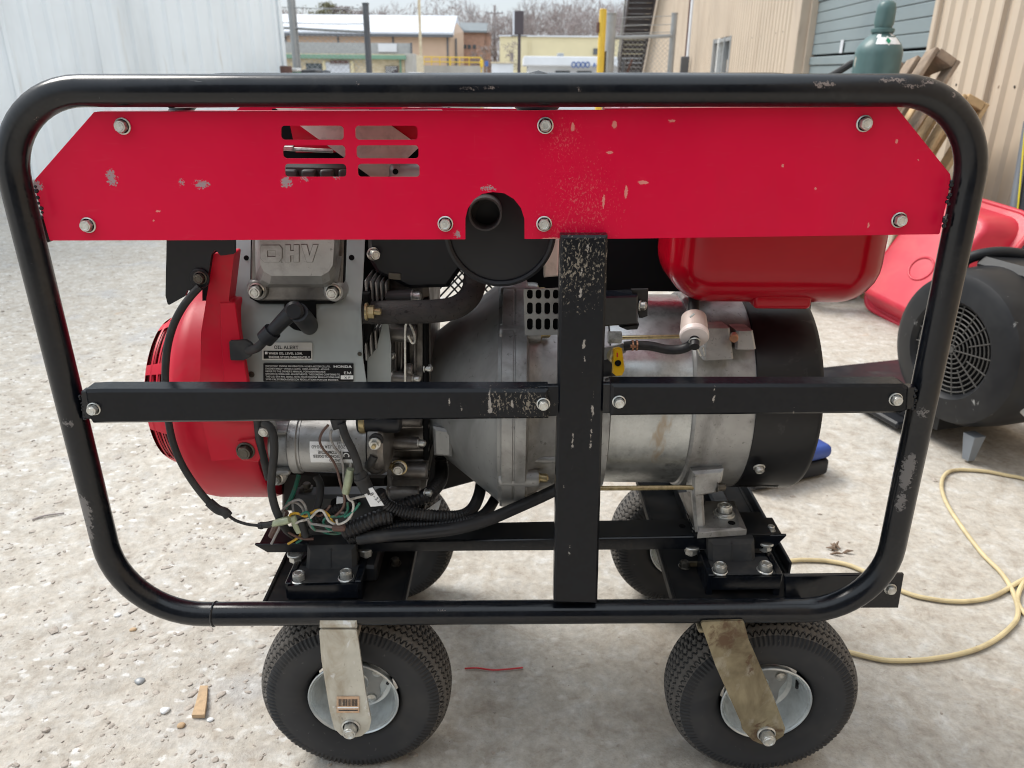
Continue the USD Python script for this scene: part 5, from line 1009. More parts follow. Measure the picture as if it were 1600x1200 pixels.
# foot under the end bell
ft = obj('generator_foot', slab([(1082, 738), (1132, 734), (1129, 752), (1124, 762), (1118, 772), (1082, 778)], .985, .05, .004), M_alu, gn, False)
obj('foot_web', slab([(1082, 770), (1100, 775), (1103, 834), (1087, 834)], .984, .05, .004), M_alu, ft, False)
zb = A(1130, 833, .985)[2]
obj('foot_leg', hull([A(*p, Y_) for p, Y_ in (((1060, 770), 1.04), ((1086, 768), .986), ((1088, 832), .986), ((1076, 800), 1.03), ((1062, 770), 1.07), ((1090, 775), 1.07), ((1092, 830), .995))]), M_alu_dark, ft, False)
obj('foot_base', hull([q + np.array([0, 0, dz]) for q in (G(1092, 826, zb + .012), G(1156, 824, zb + .012), G(1147, 783, zb + .012), G(1102, 783, zb + .012), G(1167, 828, zb + .009), G(1090, 833, zb + .009)) for dz in (0, -.009)]), M_alu, ft, False)
bp = G(1131, 804, zb + .012); obj('washer', cyl(bp, (0, 0, 1), .0165, .003, 24, .0006), M_bolt, ft); obj('bolt', bolt(bp + [0, 0, .003], (0, 0, 1), .014, .011), M_bolt, ft)
sl = G(1143, 817, zb + .0126); obj('slot', cyl(sl, (0, 0, 1), .0055, .0006, 16), M_dark, ft)

# ---- fan cowl on the left with a slotted guard
obj('fan_cowl', LX([(.150, -.362), (.168, -.364), (.172, -.375), (.1725, -.455), (.170, -.470), (.163, -.481), (.150, -.487), (.136, -.488)], 96), M_red_shroud, gn, 40)
prof = [(.134, -.484), (.133, -.492)]
for k in range(4): prof += [(.1325 - .0045 * k, -.4932 - .0115 * k), (.130 - .0052 * k, -.5018 - .0115 * k)]
prof += [(.106, -.541), (.085, -.547), (.0, -.549)]
nth = 192; th = np.arange(nth) * 2 * math.pi / nth; pr_ = np.array(prof)
V = np.array([[AX[0] + x, AX[1] + r * math.cos(t), AX[2] + r * math.sin(t)] for r, x in prof for t in th]); q = []
for a in range(len(prof) - 1):
    slot = a in (2, 4, 6, 8)
    for b in range(nth):
        if slot and (math.degrees(th[b]) + 12) % 40 < 31: continue
        q.append([a * nth + b, (a + 1) * nth + b, (a + 1) * nth + (b + 1) % nth, a * nth + (b + 1) % nth])
qa = np.array(q); V2 = V.copy(); V2[:, 1:] = AX[1:] + (V2[:, 1:] - AX[1:]) * .975
gd = obj('fan_guard', (np.vstack([V, V2 + [.002, 0, 0]]), np.vstack([qa, (qa + len(V))[:, ::-1]])), M_red_shroud, gn, False)
obj('fan_core', LX([(.0, -.53), (.07, -.53), (.10, -.50), (.115, -.47)][::-1], 40), M_dark, gd)
obj('cowl_front', plate(pxpoly([(334, 396), (366, 395), (357, 472), (368, 472), (371, 530), (361, 531), (362, 562), (372, 562), (382, 610), (398, 662), (402, 690), (404, 715), (330, 720), (312, 640), (314, 520), (322, 470)], .964, .002), .99, .026), M_red_shroud, gn, 25)
obj('cowl_step', slab([(343, 473), (367, 473), (380, 602), (396, 660), (352, 660), (345, 520)], .9615, .01, .001), M_red_shroud, gn, False)
obj('cowl_tab', slab([(371, 690), (398, 686), (408, 715), (404, 722), (380, 720)], .958, .01, .001), M_red_shroud, gn, False)
obj('cowl_bolt', bolt(A(384, 704, .958), (0, -1, 0), .013, .007), M_bolt_dark, gn)
bk = obj('black_bracket', plate(pxpoly([(260, 360), (366, 360), (366, 397), (344, 400), (336, 390), (330, 398), (325, 430), (324, 446), (312, 456), (292, 454), (289, 463), (262, 478), (258, 462)], .955, .002), .962, .006), M_plastic, gn, 25)
obj('boss', cyl(A(313, 434, .956), (0, -1, 0), .0125, .004, 24, .001), M_plastic, bk); obj('bolt', bolt(A(313, 434, .952), (0, -1, 0), .0085, .006), M_bolt_dark, bk)

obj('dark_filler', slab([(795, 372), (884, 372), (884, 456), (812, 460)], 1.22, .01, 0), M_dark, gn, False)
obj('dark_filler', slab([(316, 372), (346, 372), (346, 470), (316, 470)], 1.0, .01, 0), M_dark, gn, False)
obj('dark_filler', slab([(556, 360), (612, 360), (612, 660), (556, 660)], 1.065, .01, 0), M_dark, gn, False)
# ---- cylinder cowl (grey green), bent at mid height
rows = [(640, .982, 384, 576), (602, .982, 378, 573), (560, .982, 371, 567), (530, .982, 369, 566), (496, .982, 366, 564.5), (486, .9826, 366, 564), (478, .985, 365, 564), (470, .9895, 364, 565), (440, 1.003, 363, 567), (376, 1.032, 361, 570), (350, 1.044, 361, 571)]
def strip_sheet(rows, t=.0022):
    F_, B_ = [], []
    for y, Yd, a, b in rows: F_ += [A(a, y, Yd), A(b, y, Yd)]; B_ += [A(a, y, Yd) + [0, t, 0], A(b, y, Yd) + [0, t, 0]]
    n = len(rows); V = np.array(F_ + B_); q = []
    for k in range(n - 1):
        a, b, c, d = 2 * k, 2 * k + 1, 2 * k + 3, 2 * k + 2; q += [[a, b, c, d], [2 * n + b, 2 * n + a, 2 * n + d, 2 * n + c], [a, d, 2 * n + d, 2 * n + a], [b, 2 * n + b, 2 * n + c, c]]
    q += [[0, 2 * n, 2 * n + 1, 1], [2 * n - 2, 2 * n - 1, 4 * n - 1, 4 * n - 2]]
    return V, np.array(q)
V_, q_ = strip_sheet(rows)
cw = obj('cylinder_cowl', trimesh.Trimesh(V_, np.vstack([q_[:, [0, 1, 2]], q_[:, [0, 2, 3]]])), M_cowl, gn, 40)
hole = pxpoly([(444, 470), (494, 470), (494.5, 500), (490, 510), (481, 516), (470, 517.5), (459, 515), (450, 508), (444, 498)], .9805, .004)
obj('plug_opening', plate(hole, .9812, .0004), M_dark, cw, False)
for p, r_ in (((393, 585), .0042), ((562, 553), .003), ((385, 403), .0035), ((549.5, 402.5), .0038)):
    Yd = .9812 if p[1] > 450 else 1.018; obj('screw_hole', cyl(A(*p, Yd), (0, -1, .25 if p[1] < 450 else 0), r_, .0006, 14), M_bolt_dark if p[1] > 550 else M_dark, cw)
# valve cover
f_ = [(x, Y_, z) for Y_, pts in ((.944, ((405, 350), (524, 350), (520, 414), (514, 424), (502, 431), (424, 431), (412, 424), (407, 414))), (.956, ((400, 350), (529, 350), (526, 424), (516, 438), (504, 444), (421, 444), (408, 437), (402, 424))), (.99, ((397, 350), (534, 350), (530, 440), (516, 452), (410, 452), (398, 440)))) for x, z in [XZ(px, py, Y_) for px, py in pts]]
vc = obj('valve_cover', hull(f_), M_alu, gn, 12)
obj('cover_flange', slab([(394, 350), (538, 350), (535, 440), (532, 463), (518, 470), (408, 470), (393, 461), (391, 440)], .978, .012, .002), M_alu_dark, vc, False)
obj('gasket', slab([(392, 350), (540, 350), (536, 468), (520, 475), (406, 475), (390, 466)], .9815, .012, .001), M_dark, vc, False)
for p in ((402.5, 453), (521.5, 455)):
    c = A(*p, .976); obj('bolt_boss', lathe([(.0165, -.016), (.0155, -.004), (.0125, .003), (0, .003)], c, (0, -1, 0), 24), M_alu, vc); obj('bolt', bolt(c + [0, -.003, 0], (0, -1, 0), .0105, .009), M_bolt, vc)
for (p, q) in (((508, 438), (524, 405)), ((521, 440), (527, 400))): obj('corner_rib', hull([A(*p, .965), A(*p, .975) + [.006, 0, 0], A(*q, .95) + [0, 0, 0], A(*q, .97) + [.006, 0, 0], A(*p, .975)]), M_alu, vc, False)
def px_letters(grow, Yb, t, m_, nm):
    O_ = pxpoly([(409, 383), (437, 383), (441, 388), (441, 403), (436, 409), (413, 409), (408, 404), (408, 388)], .944).difference(pxpoly([(418, 391), (431, 391), (431, 401), (418, 401)], .944))
    H_ = unary_union([pxpoly(q_, .944) for q_ in ([(446, 382.5), (454, 382.5), (454, 409), (446, 409)], [(459.5, 382.5), (467.5, 382.5), (467.5, 409), (459.5, 409)], [(450, 391.5), (464, 391.5), (464, 399), (450, 399)])])
    V_l = pxpoly([(471, 382), (479.5, 382), (484, 399), (489.5, 382), (497, 382), (488.5, 409), (479.5, 409)], .944)
    for g_ in (O_, H_, V_l): obj(nm, plate(g_.buffer(grow, join_style=2), Yb, t), m_, vc, False)
px_letters(.0006, .9441, .0005, M_alu_dark, 'letter_outline'); px_letters(-.0001, .944, .0014, M_alu, 'raised_letter')
# ignition lead and boot
bt_ = obj('plug_boot', cat(tube(spline([A(486, 512, .998), A(478, 502, .965), A(466, 488, .934)], .004), [.0125] * len(spline([A(486, 512, .998), A(478, 502, .965), A(466, 488, .934)], .004)), 20), tube(np.array([A(460, 484, .938), A(440, 503, .938), A(424, 520, .939)]), [.0112, .0095, .0088], 18)), M_plastic, gn)
obj('boot_end', cyl(A(462, 484, .937), (0, -1, .1), .0122, .010, 24, .003), M_plastic, bt_)
obj('boot_collar', tube(np.array([A(426, 517, .939), A(414, 530, .940)]), .0118, 18), M_plastic, bt_)
wire('ignition_lead', [(416, 528, .940), (408, 538, .942), (399, 545, .948), (390, 547, .958), (382, 545, .972)], np.float64(.0058), M_rubber, n=12)
obj('lead_grommet', plate(pxpoly([(359, 532), (384, 531), (393, 536), (397, 545), (393, 556), (382, 562), (361, 562)], .9595, .002), .963, .006), M_rubber, gn, 25)
# printed plates on the cowl
YL = .981
def px_rect(a, b, Yd, t, r=.0012): return plate(pxpoly([(a[0], a[1]), (b[0], a[1]), (b[0], b[1]), (a[0], b[1])], Yd).buffer(-r).buffer(r, quad_segs=3), Yd, t)
oa = obj('oil_alert_plate', px_rect((409.5, 535), (488, 562.5), YL, .0006), M_silver_label, gn, False)
obj('dark_field', px_rect((412, 548), (486, 560.5), YL - .0007, .0003, .0004), M_black_label, oa, False)
def tpx(t, x0, x1, yb, Yd, h_px, m_, par, nm='lettering', bold=False): a = A(x0, yb, Yd); s = A(x1, yb, Yd)[0] - a[0]; obj(nm, text_on(t, a, h_px * .00081, width=s, bold=bold, depth=.0002), m_, par, False)
tpx('OIL ALERT', 428, 466, 545, YL - .00075, 5.6, M_ink, oa, bold=True)
obj('bullet', px_rect((414, 549.6), (418, 553.4), YL - .0011, .0002, .0001), M_ink_white, oa, False)
tpx('WHEN OIL LEVEL LOW.', 420, 473, 553.6, YL - .0011, 3.7, M_ink_white, oa, bold=True); tpx('ENGINE STOPS IMMEDIATELY.', 420, 485, 559.4, YL - .0011, 3.7, M_ink_white, oa, bold=True)
ip = obj('engine_data_plate', px_rect((411.5, 567.5), (552.5, 596), YL, .0006), M_black_label, gn, False)
for k, (t, x1) in enumerate((('IMPORTANT ENGINE INFORMATION-HONDA MOTOR CO.,LTD.', 516), ('ENGINE FAMILY-VHNXS.6112HA   DISPLACEMENT-615cm3', 514), ("REFER TO THE OWNER'S MANUAL FOR MAINTENANCE", 508), ('SPECIFICATIONS AND ADJUSTMENTS. THIS ENGINE CONFORMS TO', 531), ('THE U.S. EPA PH1 SMALL NON-ROAD ENGINE REGULATIONS AND', 531), ('1995 CALIFORNIA EMISSION REGULATIONS FOR UGE ENGINES.', 529))):
    tpx(t, 415, x1, 573 + k * 4.15, YL - .0008, 2.9, M_ink_white, ip)
tpx('HONDA', 521, 549, 574.5, YL - .0008, 4.2, M_ink_white, ip, bold=True); tpx('EM', 537, 548, 584.5, YL - .0008, 4.6, M_ink_white, ip)
obj('white_field', px_rect((532.5, 586.5), (552, 592.5), YL - .0008, .0002, .0002), M_ink_white, ip, False); tpx('X F', 538, 547.5, 591.6, YL - .0011, 3.6, M_ink, ip, bold=True)

# ---- cylinder fins, air box, exhaust, muffler
for k in range(5):
    x = A(570 + 6.5 * k, 450, 1.0)[0]; z0_, z1_ = A(570, 476, 1.0)[2], A(570, 438 + 3 * k, 1.0)[2]; obj('cooling_fin', rbox(x, x + .0028, 1.0 + .006 * k, 1.1, z0_, z1_, .0013, 8), M_alu, gn)
    z0_, z1_ = A(570, 562 - 6 * k, .995)[2], A(570, 522 - k, .995)[2]; obj('cooling_fin', rbox(x - .004, x - .001, .99 + .008 * k, 1.1, z0_, z1_, .0013, 8), M_alu, gn)
obj('side_baffle', plate(pxpoly([(574, 562), (588, 545), (598, 505), (606, 500), (611, 540), (611, 660), (574, 660)], 1.01, .001), 1.012, .002), M_cowl, gn, False)
ab = obj('air_duct', slab([(573, 350), (712, 350), (722, 420), (700, 450), (640, 452), (588, 428), (575, 405)], 1.03, .2, .006), M_plastic, gn, False)
obj('duct_bolt', bolt(A(583, 396.5, 1.028), (.5, -.85, 0), .009, .008), M_bolt, ab); obj('duct_label', slab([(607, 426), (626, 428), (626, 438), (607, 436)], 1.028, .002, .0004), M_bolt_dark, ab, False)
obj('manifold_pipe', bar(A(604, 464, 1.03), A(644, 462, 1.03), .009, 14), M_engine_grey, gn); obj('manifold_bolt', bolt(A(643, 463, 1.03), (1, 0, 0), .0095, .01), M_bolt, gn)
ex = wire('exhaust_pipe', [(566, 489, 1.0), (600, 488, .998), (640, 487.5, .996), (680, 486, .998), (710, 481, 1.005), (730, 468, 1.015), (740, 450, 1.03), (743, 425, 1.04), (744, 395, 1.05)], np.float64(.0158), M_exhaust, n=24)
obj('exhaust_flange', slab([(566, 458), (577, 458), (580, 520), (570, 545), (566, 545)], .99, .03, .002), M_dark, gn, False)
nt = A(571, 487, .978); obj('flange_nut', cat(cyl(nt, (1, 0, 0), .0118, .0035, 20, .0005), cyl(nt + [.0035, 0, 0], (1, 0, 0), .0088, .008, 6), cyl(nt + [.01, 0, 0], (1, 0, 0), .0045, .011, 12, .001)), M_brass, gn)
mc = A(781.5, 362, .93); mr = .0655
mf = obj('muffler', lathe([(mr, -.26), (mr, -.004), (mr + .0022, -.003), (mr + .0024, .001), (mr - .001, .0028), (mr - .004, .001), (mr - .005, -.002), (mr * .5, .0), (0, .001)], mc, (0, -1, 0), 72), M_plastic, gn, 35)
oc = A(758, 335, .90); od = np.array([0, -1, 0.0])
obj('outlet_pipe', lathe([(.0195, -.035), (.0195, 0), (.0185, .0006), (.0172, 0), (.0168, -.03), (0, -.031)], oc, od, 40), M_exhaust, mf, 35)
for k in range(13):
    for sg in (1, -1):
        p0_ = A(680 + 12 * k, 420, 1.31); p1_ = A(680 + 12 * k + sg * 75, 500, 1.31); obj('guard_mesh', bar(p0_, p1_, .0016, 4), M_black_flat, gn)
obj('mesh_frame', slab([(660, 420), (683, 420), (676, 452), (660, 480)], 1.3, .01, .001), M_black_flat, gn, False)

# ---- crankcase
ck_ = obj('crankcase', slab([(604, 440), (668, 440), (672, 480), (672, 690), (664, 770), (604, 770), (600, 600)], 1.045, .16, .008), M_alu_dark, gn, False)
for (xa_, xb_, y_, rr, Yd) in ((611, 645, 590, .010, 1.03), (606, 652, 520, .013, 1.035), (612, 660, 655, .011, 1.03), (606, 655, 692, .0095, 1.025), (612, 668, 735, .012, 1.02), (608, 656, 771, .0115, 1.01), (632, 645, 577, .009, 1.025), (640, 668, 610, .010, 1.03)):
    obj('casting_boss', lathe([(0, 0), (rr * .8, 0), (rr, .003), (rr, (A(xb_, y_, Yd) - A(xa_, y_, Yd))[0] - .002), (rr * .85, (A(xb_, y_, Yd) - A(xa_, y_, Yd))[0]), (0, (A(xb_, y_, Yd) - A(xa_, y_, Yd))[0])], A(xa_, y_, Yd), (1, 0, 0), 20), M_alu_dark, ck_)
for (x_, y_, Yd) in ((646, 591, 1.028), (654, 692, 1.022), (664, 770, 1.008), (606, 555, 1.03), (664, 575, 1.035)): obj('bolt', bolt(A(x_, y_, Yd), (1, -.25, 0), .0072, .008), M_bolt, ck_)
for x_ in (618, 627, 636.5, 648, 662): obj('casting_rib', slab([(x_ - 2.2, 500), (x_ + 2.2, 500), (x_ + 2.5, 662), (x_ - 2, 662)], 1.036 + .003 * (int(x_) % 3), .02, .0015), M_alu_dark if x_ != 636.5 else M_dark, ck_, False)
for y_ in (668, 704, 722, 748): obj('casting_rib', slab([(612, y_ - 2.5), (670, y_ - 3.5), (670, y_ + 2), (612, y_ + 3)], 1.034, .02, .0018), M_alu_dark, ck_, False)
obj('flywheel_ring', slab([(660, 470), (668, 470), (669, 720), (661, 720)], 1.03, .05, .002), M_dark, ck_, False)
obj('cover_bolt', bolt(A(623.5, 730, 1.008), (0, -1, 0), .0105, .009), M_bolt, ck_); obj('washer', cyl(A(623.5, 730, 1.0095), (0, -1, 0), .0125, .0015, 20), M_brass, ck_); obj('brass_fitting', cyl(A(605, 727, 1.005), (1, -.3, 0), .005, .01, 6), M_brass, ck_)
wire('lifting_hook', [(633, 640, 1.012), (633, 560, 1.012), (633, 520, 1.010), (634.5, 506, 1.008), (638, 503, 1.007), (643, 511, 1.006), (647.5, 524, 1.006), (648, 534, 1.006), (644, 536, 1.006), (640, 529, 1.006), (638, 524, 1.006)], np.float64(.0018), M_bolt, n=8)
# starter motor
SC = np.array([0, 1.0, .527]); SR = .0425
sx = lambda px: A(px, 700, .96)[0]
sm = obj('starter_motor', lathe([(0, sx(466)), (SR * .98, sx(466)), (SR, sx(467)), (SR, sx(571)), (SR - .004, sx(573)), (0, sx(573))], SC, (1, 0, 0), 56), M_alu, gn, 30)
obj('drive_end', lathe([(0, sx(416)), (SR * .84, sx(416)), (SR * .86, sx(444)), (SR * 1.0, sx(447)), (SR * 1.05, sx(449)), (SR * 1.05, sx(461)), (SR * 1.0, sx(463)), (SR, sx(466)), (0, sx(466))], SC, (1, 0, 0), 56), M_alu, sm, 30)
for z_, y_ in ((.030, .98), (-.030, .972)): obj('drive_rib', rbox(sx(420), sx(448), y_ - .012, y_ + .01, SC[2] + z_ - .004, SC[2] + z_ + .004, .0035, 8), M_alu, sm)
for p in ((415, 670, .965), (432.5, 746, .972)): obj('boss', cyl(A(*p) + [0, .012, 0], (0, -1, 0), .0135, .014, 20, .003), M_alu, sm); obj('bolt', bolt(A(*p) + [0, -.002, 0], (0, -1, 0), .0095, .008), M_bolt, sm)
def wrap(m, lift):
    v = m.vertices.copy(); dz = np.clip(v[:, 2] - SC[2], -SR * .98, SR * .98); v[:, 1] = SC[1] - np.sqrt(SR ** 2 - dz ** 2) - lift; return trimesh.Trimesh(v, m.faces, process=False)
def grid_patch(x0_, x1_, z0_, z1_, n=10):
    xs_ = np.linspace(x0_, x1_, 3); zs_ = np.linspace(z0_, z1_, n); V = np.array([[x, 0, z] for z in zs_ for x in xs_]); q = [[k * 3 + j, k * 3 + j + 1, k * 3 + 4 + j, k * 3 + 3 + j] for k in range(n - 1) for j in range(2)]; return tm((V, np.array(q)))
YS = .958
zt_, zb2 = A(500, 692, YS)[2], A(500, 722.5, YS)[2]
sl_ = obj('starter_label', wrap(grid_patch(A(483.5, 700, YS)[0], A(550, 700, YS)[0], zb2, zt_), .0006), M_white_label, gn, True)
def upside(t, xr, xl, y_top, h, bold=False):
    a = A(xr, y_top, YS); m = text_on(t, a, h, (-1, 0, 0), (0, 0, -1), width=abs(A(xl, y_top, YS)[0] - a[0]), bold=bold, depth=.0001); obj('lettering', wrap(m, .001), M_ink, sl_, False)
upside('UNITED', 533, 515, 717, .0042, True); upside('TECHNOLOGIES', 533, 490, 710.5, .0042, True); upside('AUTOMOTIVE', 533, 497, 704.5, .0042, True); upside('31200-ZJ1A-0040', 548, 487, 697, .0042); upside('11048', 540, 526, 692.6, .003)
obj('logo_square', wrap(grid_patch(A(535, 700, YS)[0], A(548, 700, YS)[0], A(540, 717, YS)[2], A(540, 705.5, YS)[2], 6), .001), M_ink, sl_, True)
lc_ = A(541.5, 711, YS); obj('logo_arc', wrap(tm(tube([lc_ + .0036 * np.array([math.cos(t), 0, math.sin(t)]) for t in np.linspace(-.6, 3.74, 14)], .0009, 5)), .0016), M_ink_white, sl_, True)
se = obj('starter_end_cap', lathe([(SR, sx(573)), (SR * 1.06, sx(574)), (SR * 1.06, sx(590)), (SR * .96, sx(598)), (SR * .6, sx(604)), (0, sx(604))], SC, (1, 0, 0), 48), M_alu_dark, sm, 30)
obj('solenoid', lathe([(0, 0), (.018, 0), (.019, .002), (.019, .055), (.016, .06), (0, .06)], A(560, 655, .985), (1, 0, 0), 28), M_plastic, sm); obj('solenoid_ring', lathe([(.0192, 0), (.0205, .001), (.0205, .008), (.0192, .009)], A(563, 656, .985), (1, 0, 0), 28), M_brass, sm)
tp_ = A(586, 692, .958); obj('terminal', cat(cyl(tp_ + [0, .02, 0], (0, -1, 0), .0105, .016, 20, .002)), M_rubber, sm); obj('terminal_washer', cyl(tp_, (0, -1, 0), .0088, .004, 24, .0008), M_bolt, sm); obj('terminal_nut', cyl(tp_ + [0, -.004, 0], (0, -1, 0), .0062, .006, 6), M_bolt, sm); obj('terminal_stud', cyl(tp_ + [0, -.01, 0], (0, -1, 0), .0032, .004, 12, .0006), M_brass, sm)
obj('terminal_lug', slab([(578, 698), (592, 698), (588, 716), (580, 716)], .957, .003, .0005), M_bolt, sm, False)
wire('starter_cable', [(585, 712, .956), (580, 722, .956), (576, 728, .96), (588, 735, .965), (596, 728, .97)], np.float64(.006), M_rubber, n=12)
# engine foot and block under the starter
obj('engine_block', slab([(440, 738), (604, 744), (604, 800), (440, 800)], 1.06, .12, .004), M_engine_dark, gn, False)
fe = obj('engine_foot', slab([(452, 776), (600, 774), (600, 800), (574, 838), (460, 842)], 1.0, .028, .005), M_engine_grey, gn, False)
obj('foot_stud', cat(cyl(A(479.5, 772, 1.02), (0, 0, 1), .013, .004, 20, .001), cyl(A(479.5, 770, 1.02), (0, 0, 1), .0105, .010, 6), cyl(A(479.5, 762, 1.02), (0, 0, 1), .006, .008, 14, .001)), M_bolt_dark, fe)
obj('foot_hole', cyl(A(527, 787, .9995), (0, -1, 0), .010, .0006, 20), M_dark, fe); obj('white_clip', slab([(526, 778), (536, 779), (539, 786), (525, 788)], .985, .004, .0005), M_white_label, fe, False)
obj('rear_block', slab([(606, 700), (672, 690), (760, 700), (760, 748), (606, 790)], 1.2, .05, .003), M_black_flat, gn, False)

# ---- wiring
wire('starter_lead', [(412, 662, .952), (421, 666, .948), (427, 680, .945), (428.5, 705, .944), (425, 740, .944), (424, 765, .945), (429, 790, .947), (438, 812, .95), (448, 828, .957), (462, 838, .975)], np.float64(.0058), M_rubber, n=12)
wire('battery_lead', [(402, 655, .962), (406, 690, .962), (413, 720, .963), (420, 748, .966)], np.float64(.0055), M_rubber, n=12)
wire('cowl_cable', [(312, 448, .946), (299, 462, .942), (284, 482, .938), (271, 508, .938), (262, 540, .94), (258.5, 575, .942), (258.5, 610, .942), (262, 650, .942), (270, 690, .942), (284, 725, .942), (304, 757, .942), (325, 783, .94), (338, 794, .94)], np.float64(.0049), M_rubber, n=12)
wire('tape_lump', [(326, 784, .94), (335, 792, .939), (342, 797, .939), (351, 800, .939), (357, 806, .939)], np.array([.0052, .0068] + [.0062] * 0) if False else np.float64(.0068), M_rubber, n=10)
wire('thin_lead', [(355, 804, .939), (368, 813, .939), (386, 819, .939), (406, 821.5, .939)], np.float64(.0022), M_rubber, n=8)
obj('bullet_sleeve', tube(np.array(pxs([(404, 821.5), (418, 820), (431, 817)], .939)), .0047, 12), M_rubber, gn); obj('sleeve_ring', bar(A(407, 821.3, .939), A(410, 821, .939), .0054, 12), M_rubber, gn)
obj('wire_sleeve', tube(np.array(pxs([(425, 818.6), (440, 815), (452, 812)], .939)), [.0046, .0058, .0055], 12), M_conn, gn)
obj('wire_sleeve', tube(np.array(pxs([(547.5, 733), (544, 752), (540, 770)], .949)), [.0052, .0062, .0055], 12), M_conn, gn)
obj('wire_sleeve', tube(np.array(pxs([(456, 806), (462, 820), (468, 831)], .957)), .0052, 12), M_conn, gn)
obj('taped_joint', tube(np.array(pxs([(470, 812), (474, 826), (478, 838)], .958)), .0058, 12), M_rubber, gn)
W = [([(513, 664), (503, 676), (499.5, 690), (506, 703), (519, 718), (527, 735), (531, 752), (537, 772), (538, 786), (534, 796), (524, 806)], 'brown'), ([(518, 672), (516, 682), (521, 696), (531, 710), (536, 728), (537, 748), (540, 768)], 'grey'), ([(536, 726), (538, 745), (538, 757)], 'green'), ([(546, 708), (548, 720), (547.5, 734)], 'white'), ([(533, 680), (537, 694), (545, 705)], 'white'), ([(541, 770), (545, 780), (551, 784), (552, 795), (547, 808), (538, 816), (528, 819), (526, 812)], 'white'),
     ([(452, 813), (459, 818), (470, 814), (484, 810), (494, 800), (500, 797), (506, 800), (514, 814), (527, 821)], 'white'), ([(452, 809), (455, 803), (464, 802), (474, 806), (480, 806), (492, 798), (500, 797), (508, 800), (516, 808), (520, 816), (528, 820)], 'yellow'), ([(436, 806), (444, 794), (456, 784), (468, 781), (476, 789), (479, 800), (482, 815), (490, 827), (508, 830), (524, 828)], 'grey'), ([(450, 786), (462, 785), (472, 793), (475, 803)], 'grey'), ([(481, 812), (486, 818), (498, 820), (515, 823), (530, 826)], 'grey'),
     ([(470, 804), (480, 800), (484, 808), (488, 822), (493, 829)], 'green'), ([(505, 816), (508, 810), (520, 807), (536, 806), (543, 797), (543, 785)], 'green'), ([(505, 814), (508, 822), (516, 828), (533, 831), (540, 828)], 'green'), ([(498, 828), (512, 833), (528, 834), (539, 829)], 'green'), ([(562, 786), (555, 796), (545, 804), (538, 808)], 'green'), ([(467, 742, 1.02), (462, 760, 1.01), (455, 778, 1.0), (446, 794, .985)], 'thickgreen'), ([(545, 781), (560, 777), (575, 774)], 'white'), ([(450, 850), (460, 844), (468, 838), (471, 830)], 'yellow'), ([(463, 848), (472, 843)], 'green'), ([(424, 850), (430, 838), (438, 822), (444, 800)], 'grey'), ([(448, 830), (462, 838), (474, 842), (490, 842)], 'brown'), ([(494, 744, 1.0), (500, 756, .995), (500, 775, .985), (496, 792, .975), (492, 802, .97)], 'black'), ([(516, 790), (508, 800), (500, 806), (492, 804)], 'brown'), ([(548, 812), (540, 803), (530, 800)], 'grey')]
mm = {'brown': M_w_brown, 'grey': M_w_grey, 'green': M_w_green, 'white': M_w_white, 'yellow': M_w_yellow, 'thickgreen': M_w_green, 'black': M_rubber}
for k, (pts, c) in enumerate(W): wire({'thickgreen': 'green_cable', 'black': 'black_cable'}.get(c, 'wire'), [p if len(p) == 3 else (*p, .951 + .003 * (k % 5)) for p in pts], np.float64({'thickgreen': .0034, 'black': .0056}.get(c, .00185)), mm[c], n=8 if c != 'black' else 12, label={'green': 'green wire', 'white': 'white wire', 'yellow': 'yellow wire', 'brown': 'brown wire', 'grey': 'grey wire'}.get(c))
obj('wire_splice', cat(*[rbox(*(lambda p: (p[0] - .010, p[0] + .010, .945, .957, p[2] - .005, p[2] + .004))(A(530, 824, .951)), .003, 8)]), M_w_brown, gn)
obj('brown_sheath', tube(np.array(pxs([(446, 800), (436, 815), (424, 838)], .975)), [.006, .007, .005], 10), M_w_brown, gn)
wire('loom_tube', [(536, 832, .955), (560, 822, .958), (590, 810, .96), (612, 806, .965)], np.float64(.0125), M_loom, corr=.0062, n=16)
wire('loom_tube', [(470, 822, 1.0), (500, 808, 1.0), (530, 793, 1.0), (560, 783, 1.0)], np.float64(.009), M_loom, corr=.005, n=14)
wire('loom_tube', [(600, 800, .985), (625, 792, .99), (650, 782, 1.0), (672, 770, 1.02), (687, 752, 1.06), (690, 735, 1.1), (689, 715, 1.12)], np.float64(.0112), M_loom, corr=.0056, n=16)
wire('loom_tube', [(592, 768, .962), (600, 784, .965), (620, 796, .968), (650, 803, .97), (690, 807, .975), (720, 806, .99), (738, 795, 1.02), (748, 775, 1.06), (752, 755, 1.1)], np.float64(.0095), M_loom, corr=.0046, n=16)
wire('loom_tube', [(545, 842, .975), (580, 832, .97), (620, 822, .968), (660, 820, .97), (700, 817, .975), (735, 813, .99), (757, 803, 1.03), (772, 782, 1.08), (779, 765, 1.1)], np.float64(.0088), M_loom, corr=.0044, n=16)
wire('rubber_hose', [(560, 842, .955), (610, 836, .95), (660, 832, .95), (710, 826, .955), (760, 813, .97), (810, 792, .99), (850, 774, 1.0), (875, 762, 1.0)], np.float64(.0092), M_hose, n=16)
wire('plug_cable', [(534, 662, .95), (540, 682, .946), (550, 702, .943), (558, 722, .941), (562, 740, .94)], np.float64(.0058), M_rubber, n=12)
obj('cable_plug', tube(np.array(pxs([(560, 738), (563, 742), (566, 750), (574, 766)], .94)), [.0075, .0098, .0102, .0098], 16), M_rubber, gn); obj('plug_ring', bar(A(564, 745, .94), A(566, 749, .94), .0112, 16), M_rubber, gn)
tg = obj('cable_tag', slab([(566, 766), (582, 762), (600, 790), (579, 792)], .932, .0012, .0002), M_white_label, gn, False)
